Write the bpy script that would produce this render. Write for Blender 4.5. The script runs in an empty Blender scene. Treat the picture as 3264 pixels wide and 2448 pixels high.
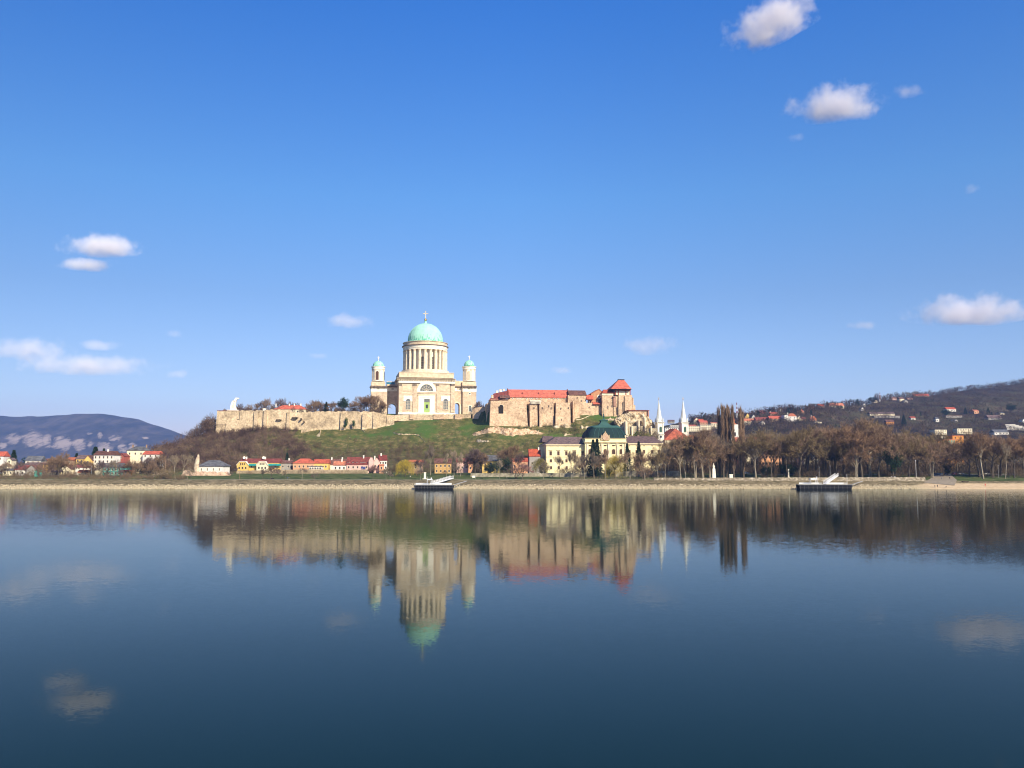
import bpy, math, random
import numpy as np
from mathutils import Vector
R = math.radians
PI = math.pi
rnd = random.Random(7)
SC = bpy.context.scene
COL = SC.collection

# ------------------------------------------------------------------ camera
FOC, PITCH, EYE = 2800.0, R(5.43), 12.6
cP, sP = math.cos(PITCH), math.sin(PITCH)
cam_d = bpy.data.cameras.new('camera')
cam_d.sensor_width = 36.0
cam_d.lens = FOC / 3264 * 36.0
cam_d.clip_start = 0.5
cam_d.clip_end = 80000
cam = bpy.data.objects.new('camera', cam_d)
cam.location = (0, 0, EYE)
cam.rotation_euler = (PI / 2 + PITCH, 0, 0)
COL.objects.link(cam)
SC.camera = cam

REG = {0: (0, 0, 1.0), 1: (0, 1220, 4.0662), 2: (500, 1220, 4.0662), 3: (1000, 1220, 4.0662), 4: (1500, 1180, 4.0662),
       5: (1700, 1220, 4.0662), 6: (2200, 1220, 4.0662), 7: (2720, 1190, 4.0662), 8: (1150, 980, 4.607)}


def rp(r, x, y):
    o = REG[r]
    return o[0] + x / o[2], o[1] + y / o[2]


def ray(px, py):
    u, v = (px - 1632) / FOC, (1224 - py) / FOC
    return Vector((u, cP - v * sP, sP + v * cP))


def P(px, py, Y):
    d = ray(px, py)
    return Vector((0, 0, EYE)) + d * (Y / d.y)


def px_of(x, y, z):
    dep = y * cP + (z - EYE) * sP
    return 1632 + FOC * x / dep


class Fr:
    """local frame of a building: origin at its front foot, x along the front, y going back"""
    def __init__(s, px, py, Y, rot=0.0, z=None):
        s.o = P(px, py, Y)
        if z is not None:
            s.o.z = z
        s.a = R(rot)

    def at(s, r, x, y, d=0.0):
        px, py = rp(r, x, y)
        dr = ray(px, py)
        n = Vector((-math.sin(s.a), math.cos(s.a), 0))
        t = ((s.o - Vector((0, 0, EYE))).dot(n) + d) / dr.dot(n)
        w = Vector((0, 0, EYE)) + dr * t - s.o
        return w.x * math.cos(s.a) + w.y * math.sin(s.a), w.z

    def world(s, x, y, z=0):
        c, q = math.cos(s.a), math.sin(s.a)
        return Vector((s.o.x + x * c - y * q, s.o.y + x * q + y * c, s.o.z + z))


# ------------------------------------------------------------------ mesh builder
class MB:
    def __init__(s):
        s.v, s.f, s.sm = [], [], False

    def add(s, vs, fs):
        b = len(s.v)
        s.v += [tuple(v) for v in vs]
        s.f += [tuple(i + b for i in f) for f in fs]
        return s

    def box(s, x0, x1, y0, y1, z0, z1, tx=0.0, ty=0.0):
        """tx, ty: how far the top is drawn in (battered walls)"""
        vs = [(x0, y0, z0), (x1, y0, z0), (x1, y1, z0), (x0, y1, z0),
              (x0 + tx, y0 + ty, z1), (x1 - tx, y0 + ty, z1), (x1 - tx, y1 - ty, z1), (x0 + tx, y1 - ty, z1)]
        return s.add(vs, [(0, 3, 2, 1), (4, 5, 6, 7), (0, 1, 5, 4), (1, 2, 6, 5), (2, 3, 7, 6), (3, 0, 4, 7)])

    def prism(s, poly, y0, y1):
        """poly of (x, z), anticlockwise seen from the front"""
        n = len(poly)
        vs = [(x, y0, z) for x, z in poly] + [(x, y1, z) for x, z in poly]
        fs = [tuple(range(n)), tuple(range(2 * n - 1, n - 1, -1))]
        fs += [(i, i + n, (i + 1) % n + n, (i + 1) % n) for i in range(n)]
        return s.add(vs, fs)

    def prismx(s, poly, x0, x1):
        """poly of (y, z)"""
        n = len(poly)
        vs = [(x0, y, z) for y, z in poly] + [(x1, y, z) for y, z in poly]
        fs = [tuple(range(n)), tuple(range(2 * n - 1, n - 1, -1))]
        fs += [(i, i + n, (i + 1) % n + n, (i + 1) % n) for i in range(n)]
        return s.add(vs, fs)

    def lathe(s, prof, cx=0, cy=0, n=24, a0=0.0, sx=1.0, sy=1.0):
        vs, fs = [], []
        for r, z in prof:
            for k in range(n):
                a = a0 + 2 * PI * k / n
                vs.append((cx + r * sx * math.cos(a), cy + r * sy * math.sin(a), z))
        for j in range(len(prof) - 1):
            for k in range(n):
                k2 = (k + 1) % n
                fs.append((j * n + k, j * n + k2, (j + 1) * n + k2, (j + 1) * n + k))
        fs.append(tuple(range(n - 1, -1, -1)))
        m = (len(prof) - 1) * n
        fs.append(tuple(range(m, m + n)))
        return s.add(vs, fs)

    def tube(s, p, q, r0, r1=None, n=5):
        p, q = Vector(p), Vector(q)
        r1 = r0 if r1 is None else r1
        d = (q - p)
        if d.length < 1e-6:
            return s
        d.normalize()
        a = Vector((1, 0, 0)) if abs(d.x) < 0.8 else Vector((0, 0, 1))
        e = d.cross(a).normalized()
        g = d.cross(e)
        vs = []
        for c, r in ((p, r0), (q, r1)):
            for k in range(n):
                t = 2 * PI * k / n
                vs.append(c + (e * math.cos(t) + g * math.sin(t)) * r)
        fs = [(k, (k + 1) % n, (k + 1) % n + n, k + n) for k in range(n)]
        fs += [tuple(range(n - 1, -1, -1)), tuple(range(n, 2 * n))]
        return s.add(vs, fs)

    def ball(s, c, r, n=10, m=6, sz=1.0):
        prof = [(max(1e-3, r * math.sin(PI * j / m)), c[2] - r * sz * math.cos(PI * j / m)) for j in range(m + 1)]
        return s.lathe(prof, c[0], c[1], n)

    def gable(s, x0, x1, y0, y1, z0, z1, axis='x', o=0.5, inset=0.0, t=0.25):
        """pitched roof body; inset > 0 makes the ends hipped"""
        x0 -= o; x1 += o; y0 -= o; y1 += o
        if axis == 'x':
            ym = (y0 + y1) / 2
            r0, r1 = (x0 + inset, ym, z1), (x1 - inset, ym, z1)
            vs = [(x0, y0, z0), (x1, y0, z0), (x1, y1, z0), (x0, y1, z0), (x0, y0, z0 + t), (x1, y0, z0 + t), (x1, y1, z0 + t), (x0, y1, z0 + t), r0, r1]
            fs = [(0, 3, 2, 1), (0, 1, 5, 4), (1, 2, 6, 5), (2, 3, 7, 6), (3, 0, 4, 7), (4, 5, 9, 8), (5, 6, 9), (6, 7, 8, 9), (7, 4, 8)]
        else:
            xm = (x0 + x1) / 2
            r0, r1 = (xm, y0 + inset, z1), (xm, y1 - inset, z1)
            vs = [(x0, y0, z0), (x1, y0, z0), (x1, y1, z0), (x0, y1, z0), (x0, y0, z0 + t), (x1, y0, z0 + t), (x1, y1, z0 + t), (x0, y1, z0 + t), r0, r1]
            fs = [(0, 3, 2, 1), (0, 1, 5, 4), (1, 2, 6, 5), (2, 3, 7, 6), (3, 0, 4, 7), (4, 5, 8), (5, 6, 9, 8), (6, 7, 9), (7, 4, 8, 9)]
        return s.add(vs, fs)

    def build(s, name, m, parent=None, loc=None, rot=0.0, smooth=False, link=True):
        me = bpy.data.meshes.new(name)
        me.from_pydata(s.v, [], s.f)
        if smooth:
            me.polygons.foreach_set('use_smooth', [True] * len(me.polygons))
        me.materials.append(m)
        me.update()
        o = bpy.data.objects.new(name, me)
        if link:
            COL.objects.link(o)
        if parent:
            o.parent = parent
        if loc is not None:
            o.location = loc
        o.rotation_euler.z = rot
        return o


def arch(cx, w, z0, z1, n=10):
    """polygon of an opening with a round head, anticlockwise"""
    r = w / 2
    return [(cx - r, z0), (cx + r, z0)] + [(cx + r * math.cos(PI * k / n), z1 - r + r * math.sin(PI * k / n)) for k in range(n + 1)]


def archwall(mb, x0, x1, y0, y1, z0, z1, cx, w, za):
    """a wall slab with a round-headed passage through it"""
    r = w / 2
    mb.box(x0, cx - r, y0, y1, z0, z1)
    mb.box(cx + r, x1, y0, y1, z0, z1)
    n = 12
    pts = [(cx - r, za - r)] + [(cx - r * math.cos(PI * k / n), za - r + r * math.sin(PI * k / n)) for k in range(1, n)] + [(cx + r, za - r)]
    for a, b in zip(pts[:-1], pts[1:]):
        mb.prism([a, b, (b[0], z1), (a[0], z1)], y0, y1)


def tag(o, label=None, cat=None, group=None, kind=None):
    if label:
        o['label'] = label
    if cat:
        o['category'] = cat
    if group:
        o['group'] = group
    if kind:
        o['kind'] = kind
    return o


def empty(name, loc, rot=0.0, label=None, cat=None, group=None):
    o = bpy.data.objects.new(name, None)
    COL.objects.link(o)
    o.location = loc
    o.rotation_euler.z = rot
    o.empty_display_size = 0.5
    return tag(o, label, cat, group)


def copytree(o, parent=None):
    c = o.copy()
    COL.objects.link(c)
    c.parent = parent
    for ch in o.children:
        copytree(ch, c)
    return c


# ------------------------------------------------------------------ materials
def lin(c):
    return tuple(((x / 255) / 12.92 if x <= 10.3 else ((x / 255 + .055) / 1.055) ** 2.4) for x in c)


def nodes(name):
    m = bpy.data.materials.new(name)
    m.use_nodes = True
    nt = m.node_tree
    return m, nt, nt.nodes['Principled BSDF']


def N(nt, typ, **kw):
    n = nt.nodes.new(typ)
    for k, v in kw.items():
        if k in n.inputs.keys():
            n.inputs[k].default_value = v
        else:
            setattr(n, k, v)
    return n


def ramp(nt, stops, interp='LINEAR'):
    n = nt.nodes.new('ShaderNodeValToRGB')
    n.color_ramp.interpolation = interp
    while len(n.color_ramp.elements) < len(stops):
        n.color_ramp.elements.new(0.5)
    for e, (p, c) in zip(n.color_ramp.elements, stops):
        e.position = p
        e.color = (*c, 1) if len(c) == 3 else c
    return n


MATS = {}


def mat(name, c1, c2=None, scale=0.5, rough=0.85, bump=0.0, bscale=2.0, c3=None, stretch=None, rand=0.0, metal=0.0, spec=0.2, lo=0.35, hi=0.65):
    """two- or three-tone mottled surface in object space; c in linear albedo"""
    if name in MATS:
        return MATS[name]
    m, nt, b = nodes(name)
    L = nt.links.new
    b.inputs['Roughness'].default_value = rough
    b.inputs['Metallic'].default_value = metal
    b.inputs['Specular IOR Level'].default_value = spec
    c2 = c2 or tuple(x * 0.7 for x in c1)
    tc = N(nt, 'ShaderNodeTexCoord')
    src = tc.outputs['Object']
    if stretch:
        mp = N(nt, 'ShaderNodeMapping')
        mp.inputs['Scale'].default_value = stretch
        L(src, mp.inputs[0])
        src = mp.outputs[0]
    nz = N(nt, 'ShaderNodeTexNoise', Scale=scale, Detail=6.0, Roughness=0.62)
    L(src, nz.inputs['Vector'])
    st = [(lo, c2), (hi, c1)] if c3 is None else [(lo - .03, c2), (0.5, c1), (hi + .03, c3)]
    rm = ramp(nt, st)
    L(nz.outputs['Fac'], rm.inputs[0])
    out = rm.outputs[0]
    if rand:
        oi = N(nt, 'ShaderNodeObjectInfo')
        mr = N(nt, 'ShaderNodeMapRange')
        mr.inputs['To Min'].default_value = 1 - rand
        mr.inputs['To Max'].default_value = 1 + rand
        L(oi.outputs['Random'], mr.inputs['Value'])
        hs = N(nt, 'ShaderNodeHueSaturation')
        L(mr.outputs[0], hs.inputs['Value'])
        L(out, hs.inputs['Color'])
        out = hs.outputs[0]
    L(out, b.inputs['Base Color'])
    if bump:
        n2 = N(nt, 'ShaderNodeTexNoise', Scale=bscale, Detail=4.0)
        L(src, n2.inputs['Vector'])
        bp = N(nt, 'ShaderNodeBump', Strength=1.0, Distance=bump)
        L(n2.outputs['Fac'], bp.inputs['Height'])
        L(bp.outputs[0], b.inputs['Normal'])
    MATS[name] = m
    return m


def masonry(name, c1, c2, mortar, c3=None, bw=1.6, bh=0.7, blotch=0.18, bump=0.06, mix=0.55, speck=0.9):
    """coursed stone with large stains"""
    m, nt, b = nodes(name)
    L = nt.links.new
    b.inputs['Roughness'].default_value = 0.9
    b.inputs['Specular IOR Level'].default_value = 0.15
    tc = N(nt, 'ShaderNodeTexCoord')
    sx = N(nt, 'ShaderNodeSeparateXYZ')
    L(tc.outputs['Object'], sx.inputs[0])
    ad = N(nt, 'ShaderNodeMath', operation='ADD')
    L(sx.outputs[0], ad.inputs[0]); L(sx.outputs[1], ad.inputs[1])
    cb = N(nt, 'ShaderNodeCombineXYZ')
    L(ad.outputs[0], cb.inputs[0]); L(sx.outputs[2], cb.inputs[1])
    bk = N(nt, 'ShaderNodeTexBrick')
    bk.inputs['Color1'].default_value = (*c1, 1)
    bk.inputs['Color2'].default_value = (*c2, 1)
    bk.inputs['Mortar'].default_value = (*mortar, 1)
    bk.inputs['Scale'].default_value = 1.0
    bk.inputs['Mortar Size'].default_value = 0.05
    bk.inputs['Brick Width'].default_value = bw
    bk.inputs['Row Height'].default_value = bh
    L(cb.outputs[0], bk.inputs['Vector'])
    nz = N(nt, 'ShaderNodeTexNoise', Scale=blotch, Detail=8.0, Roughness=0.7)
    L(tc.outputs['Object'], nz.inputs['Vector'])
    c3 = c3 or tuple(x * 0.5 for x in c1)
    rm = ramp(nt, [(0.36, c3), (0.5, tuple((x + y) / 2 for x, y in zip(c1, c2))), (0.66, tuple(min(1, x * 1.15) for x in c1))])
    L(nz.outputs['Fac'], rm.inputs[0])
    mx = N(nt, 'ShaderNodeMix', data_type='RGBA')
    mx.inputs[0].default_value = mix
    L(bk.outputs[0], mx.inputs[6]); L(rm.outputs[0], mx.inputs[7])
    n3 = N(nt, 'ShaderNodeTexNoise', Scale=0.75, Detail=9.0, Roughness=0.75)
    L(tc.outputs['Object'], n3.inputs['Vector'])
    r3 = ramp(nt, [(0.36, (0.55, 0.52, 0.5)), (0.52, (1.0, 1.0, 1.0)), (0.66, (1.22, 1.2, 1.15))])
    L(n3.outputs['Fac'], r3.inputs[0])
    mm = N(nt, 'ShaderNodeMix', data_type='RGBA', blend_type='MULTIPLY')
    mm.inputs[0].default_value = speck
    L(mx.outputs[2], mm.inputs[6]); L(r3.outputs[0], mm.inputs[7])
    L(mm.outputs[2], b.inputs['Base Color'])
    n2 = N(nt, 'ShaderNodeTexNoise', Scale=1.1, Detail=5.0)
    L(tc.outputs['Object'], n2.inputs['Vector'])
    bp = N(nt, 'ShaderNodeBump', Strength=1.0, Distance=bump * 6)
    L(n2.outputs['Fac'], bp.inputs['Height'])
    L(bp.outputs[0], b.inputs['Normal'])
    MATS[name] = m
    return m


def tiles(name, c1, c2=None):
    """roof tiles: fine courses and weathered patches"""
    if name in MATS:
        return MATS[name]
    m, nt, b = nodes(name)
    L = nt.links.new
    b.inputs['Roughness'].default_value = 0.8
    b.inputs['Specular IOR Level'].default_value = 0.25
    c2 = c2 or tuple(x * 0.6 for x in c1)
    tc = N(nt, 'ShaderNodeTexCoord')
    nz = N(nt, 'ShaderNodeTexNoise', Scale=0.5, Detail=9.0, Roughness=0.78)
    L(tc.outputs['Object'], nz.inputs['Vector'])
    rm = ramp(nt, [(0.36, tuple(x * .6 for x in c2)), (0.47, c2), (0.58, c1)])
    L(nz.outputs['Fac'], rm.inputs[0])
    wv = N(nt, 'ShaderNodeTexWave', Scale=1.6, bands_direction='Z', Distortion=0.6)
    L(tc.outputs['Object'], wv.inputs['Vector'])
    mx = N(nt, 'ShaderNodeMix', data_type='RGBA', blend_type='MULTIPLY')
    mx.inputs[0].default_value = 0.25
    L(rm.outputs[0], mx.inputs[6]); L(wv.outputs[0], mx.inputs[7])
    oi = N(nt, 'ShaderNodeObjectInfo')
    mr = N(nt, 'ShaderNodeMapRange'); mr.inputs['To Min'].default_value = .84; mr.inputs['To Max'].default_value = 1.12
    m2 = N(nt, 'ShaderNodeMapRange'); m2.inputs['To Min'].default_value = 1.0; m2.inputs['To Max'].default_value = .9
    L(oi.outputs['Random'], mr.inputs['Value']); L(oi.outputs['Random'], m2.inputs['Value'])
    hs = N(nt, 'ShaderNodeHueSaturation'); L(mr.outputs[0], hs.inputs['Value']); L(m2.outputs[0], hs.inputs['Saturation'])
    L(mx.outputs[2], hs.inputs['Color']); L(hs.outputs[0], b.inputs['Base Color'])
    MATS[name] = m
    return m


def plaster(name, c):
    return mat('plaster_' + name, c, tuple(x * 0.82 for x in c), scale=0.5, rough=0.9)


WHITE = mat('white_stone', (0.88, 0.83, 0.69), (0.74, 0.67, 0.53), scale=0.35, rough=0.8)
CREAM = mat('cream_stone', (0.84, 0.73, 0.53), (0.62, 0.51, 0.35), scale=0.4, rough=0.85)
TAN = mat('tan_stone', (0.74, 0.60, 0.42), (0.5, 0.39, 0.26), scale=0.3, rough=0.85)
BROWNST = masonry('brown_ashlar', (0.66, 0.53, 0.38), (0.53, 0.40, 0.27), (0.46, 0.36, 0.26), (0.37, 0.26, 0.18), bw=2.4, bh=1.1, blotch=0.22, speck=0.4)
DARKTRIM = mat('weathered_trim_slit_shade', (0.28, 0.22, 0.16), (0.12, 0.09, 0.07), scale=0.6)  # weathered trim brown; on slits, vents and recesses it paints their shade
COPPER = None
GLASS = mat('dark_glass', (0.03, 0.035, 0.045), (0.02, 0.02, 0.03), rough=0.12, spec=0.6)
GREYGLASS = mat('leaded_glass', (0.17, 0.18, 0.17), (0.08, 0.09, 0.09), scale=1.5, rough=0.3, spec=0.5)
CASTLE = masonry('castle_stone', (0.63, 0.46, 0.30), (0.50, 0.35, 0.22), (0.66, 0.53, 0.37), (0.30, 0.20, 0.13), bw=0.9, bh=0.5, blotch=0.12, mix=0.7)
WALLST = masonry('rampart_stone', (0.62, 0.49, 0.32), (0.46, 0.35, 0.22), (0.66, 0.55, 0.38), (0.20, 0.15, 0.095), bw=0.8, bh=0.5, blotch=0.10, mix=0.75)
REDROOF = tiles('red_tiles', (0.64, 0.12, 0.05), (0.46, 0.085, 0.04))
ORANGEROOF = tiles('orange_tiles', (0.62, 0.20, 0.08), (0.42, 0.12, 0.05))
DARKRED = tiles('dark_red_tiles', (0.30, 0.07, 0.05), (0.19, 0.045, 0.035))
BROWNROOF = tiles('brown_tiles', (0.22, 0.10, 0.07), (0.13, 0.06, 0.045))
PURPLEROOF = tiles('purple_brown_slate', (0.20, 0.13, 0.115), (0.13, 0.085, 0.08))
GREYROOF = tiles('grey_slate', (0.16, 0.17, 0.18), (0.1, 0.1, 0.11))
ROOFS = dict(red=REDROOF, orange=ORANGEROOF, dark=DARKRED, brown=BROWNROOF, purple=PURPLEROOF, grey=GREYROOF)
WALLS = dict(white=plaster('white', (0.78, 0.74, 0.66)), cream=plaster('cream', (0.78, 0.69, 0.48)), yellow=plaster('yellow', (0.74, 0.50, 0.15)),
             pink=plaster('pink', (0.74, 0.48, 0.41)), salmon=plaster('salmon', (0.68, 0.36, 0.20)), ochre=plaster('ochre', (0.55, 0.34, 0.13)),
             grey=plaster('grey', (0.33, 0.31, 0.28)), brown=plaster('brown', (0.3, 0.2, 0.13)), teal=plaster('teal', (0.10, 0.36, 0.32)),
             palace=mat('palace_stucco', (0.88, 0.77, 0.46), (0.76, 0.64, 0.36), scale=0.25, rough=0.9), red=plaster('red', (0.34, 0.10, 0.075)),
             orange=plaster('orange', (0.6, 0.26, 0.06)))
TIMBER = mat('red_timber', (0.28, 0.05, 0.03), rough=0.7)
BLACK = mat('black_steel', (0.014, 0.014, 0.017), rough=0.8, scale=0.8, spec=0.05)
WMETAL = mat('white_metal', (0.75, 0.75, 0.74), (0.6, 0.6, 0.6), rough=0.5)
GMETAL = mat('grey_metal', (0.3, 0.3, 0.3), rough=0.5)
GOLD = mat('gilded_metal', (0.75, 0.5, 0.14), (0.5, 0.3, 0.08), rough=0.35, metal=0.8)


def copper(name='green_copper', base=(0.37, 0.72, 0.55), dark=(0.10, 0.38, 0.25), stain=True):
    m, nt, b = nodes(name)
    L = nt.links.new
    b.inputs['Roughness'].default_value = 0.85
    b.inputs['Specular IOR Level'].default_value = 0.15
    tc = N(nt, 'ShaderNodeTexCoord')
    nz = N(nt, 'ShaderNodeTexNoise', Scale=0.25, Detail=6.0)
    L(tc.outputs['Object'], nz.inputs['Vector'])
    rm = ramp(nt, [(0.3, tuple(x * .82 for x in base)), (0.65, base)])
    L(nz.outputs['Fac'], rm.inputs[0])
    out = rm.outputs[0]
    if stain:      # soot runs that start at the rim
        mp = N(nt, 'ShaderNodeMapping')
        mp.inputs['Scale'].default_value = (1.1, 1.1, 0.22)
        L(tc.outputs['Object'], mp.inputs[0])
        n2 = N(nt, 'ShaderNodeTexNoise', Scale=0.9, Detail=5.0)
        L(mp.outputs[0], n2.inputs['Vector'])
        sx = N(nt, 'ShaderNodeSeparateXYZ')
        L(tc.outputs['Object'], sx.inputs[0])
        mr = N(nt, 'ShaderNodeMapRange')
        mr.inputs['From Min'].default_value = 0.0
        mr.inputs['From Max'].default_value = 9.0
        mr.inputs['To Min'].default_value = 0.16
        mr.inputs['To Max'].default_value = -0.12
        L(sx.outputs[2], mr.inputs['Value'])
        ad = N(nt, 'ShaderNodeMath', operation='ADD')
        L(n2.outputs['Fac'], ad.inputs[0]); L(mr.outputs[0], ad.inputs[1])
        r2 = ramp(nt, [(0.62, (0, 0, 0)), (0.68, (1, 1, 1))])
        L(ad.outputs[0], r2.inputs[0])
        mx = N(nt, 'ShaderNodeMix', data_type='RGBA')
        L(r2.outputs[0], mx.inputs[0]); L(out, mx.inputs[6])
        mx.inputs[7].default_value = (*dark, 1)
        out = mx.outputs[2]
    L(out, b.inputs['Base Color'])
    MATS[name] = m
    return m


COPPER = copper()
DARKCOPPER = copper('dark_copper', (0.016, 0.038, 0.037), (0.03, 0.05, 0.05), False)

# ------------------------------------------------------------------ terrain heights
# px along the rampart, distance, foot of the wall (px), top of the ground behind it (px)
CREST = [(300, 772, 1483, 1483), (400, 772, 1476, 1476), (460, 772, 1464, 1464), (520, 772, 1445, 1445), (580, 772, 1420, 1420), (640, 772, 1392, 1385), (680, 772, 1378, 1366),
         (700, 775, 1378, 1316), (765, 775, 1370, 1312), (870, 775, 1360, 1312), (930, 777, 1366, 1314), (1000, 778, 1366, 1318), (1150, 781, 1362, 1318), (1210, 783, 1357, 1320), (1260, 785, 1345, 1326),
         (1300, 787, 1335, 1327), (1400, 787, 1333, 1325), (1520, 787, 1328, 1322), (1556, 758, 1346, 1300), (1600, 759, 1347, 1292), (1685, 762, 1350, 1292),
         (1822, 765, 1348, 1300), (1832, 773, 1318, 1308), (1960, 776, 1316, 1312), (2005, 774, 1317, 1310), (2015, 762, 1322, 1310), (2060, 762, 1335, 1310), (2088, 760, 1388, 1388), (2110, 757, 1440, 1440), (2150, 757, 1488, 1488)]
cx_, cy_, cz_, ct_ = [], [], [], []
for px, Y, b_, t_ in CREST:
    p, q = P(px, b_, Y), P(px, t_, Y)
    cx_.append(p.x); cy_.append(Y); cz_.append(max(9.0, p.z)); ct_.append(max(9.0, q.z))
_rng = np.random.RandomState(3)
_ph = _rng.uniform(0, 6.28, (8, 2)); _fq = _rng.uniform(0.02, 0.11, (8, 2))


def wob(x, y):
    s = 0
    for k in range(8):
        s = s + np.sin(x * _fq[k, 0] + _ph[k, 0]) * np.sin(y * _fq[k, 1] + _ph[k, 1])
    return s / 4


def HH(x, y):
    x = np.asarray(x, float); y = np.asarray(y, float)
    z = np.interp(y, [-400, -30, 3, 30, 36, 516, 521, 530, 546, 560, 620, 700, 9000],
                  [10.9, 10.9, 10.9, -1, -4, -4, 0.12, 2.1, 4.85, 5.4, 8.2, 9.0, 12])
    # sandy spit at the far right: a flatter beach
    beach = np.clip((x - 235) / 20, 0, 1)
    zb = np.interp(y, [-400, -30, 3, 30, 36, 513, 519, 536, 544, 560, 620, 700, 9000], [10.9, 10.9, 10.9, -1, -4, -4, 0.12, 2.8, 4.1, 5.3, 8.2, 9.0, 12])
    z = z * (1 - beach) + zb * beach
    z = z + np.where(y > 520, 1, 0) * np.clip((y - 520) / 20, 0, 1) * 0.25 * wob(x * 1.3, y * 1.3)
    wy = np.interp(x, cx_, cy_); zb = np.interp(x, cx_, cz_); zt = np.interp(x, cx_, ct_)
    on = np.clip((x - cx_[0]) / 10, 0, 1) * np.clip((cx_[-1] - x) / 6, 0, 1)
    t = np.clip((y - 672) / (wy - 672), 0, 1)
    s = t ** 1.12
    front = 9.0 + (zb - 9.0) * s + 1.0 * wob(x, y) * np.sin(PI * np.clip(t, 0, 1))
    back = zt + np.clip((y - wy - 2) / 25, 0, 1) * np.clip(62.0 - zt, -3, 3)
    back = back + (9.0 - back) * np.clip((y - 905) / 110, 0, 1)
    h = np.where(y < wy + .5, front, back)
    return np.where((y > 672) & (y < 1015), z * (1 - on) + np.maximum(h, 9.0) * on, z)


def H(x, y):
    return float(HH(x, y))


def grid(xs, ys, zf, name, m, smooth=True):
    X, Y = np.meshgrid(xs, ys)
    Z = zf(X, Y)
    nx, ny = len(xs), len(ys)
    v = np.stack([X.ravel(), Y.ravel(), Z.ravel()], 1)
    i = np.arange(nx * ny).reshape(ny, nx)
    f = np.stack([i[:-1, :-1].ravel(), i[:-1, 1:].ravel(), i[1:, 1:].ravel(), i[1:, :-1].ravel()], 1)
    return npmesh(name, v, f, m, smooth)


def npmesh(name, v, f, m, smooth=False, link=True):
    me = bpy.data.meshes.new(name)
    k = f.shape[1]
    me.vertices.add(len(v)); me.loops.add(f.size); me.polygons.add(len(f))
    me.vertices.foreach_set('co', v.astype(np.float32).ravel())
    me.loops.foreach_set('vertex_index', f.astype(np.int32).ravel())
    me.polygons.foreach_set('loop_start', np.arange(0, f.size, k, dtype=np.int32))
    me.polygons.foreach_set('use_smooth', np.full(len(f), smooth))
    me.update(calc_edges=True)
    me.materials.append(m)
    o = bpy.data.objects.new(name, me)
    if link:
        COL.objects.link(o)
    return o


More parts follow.
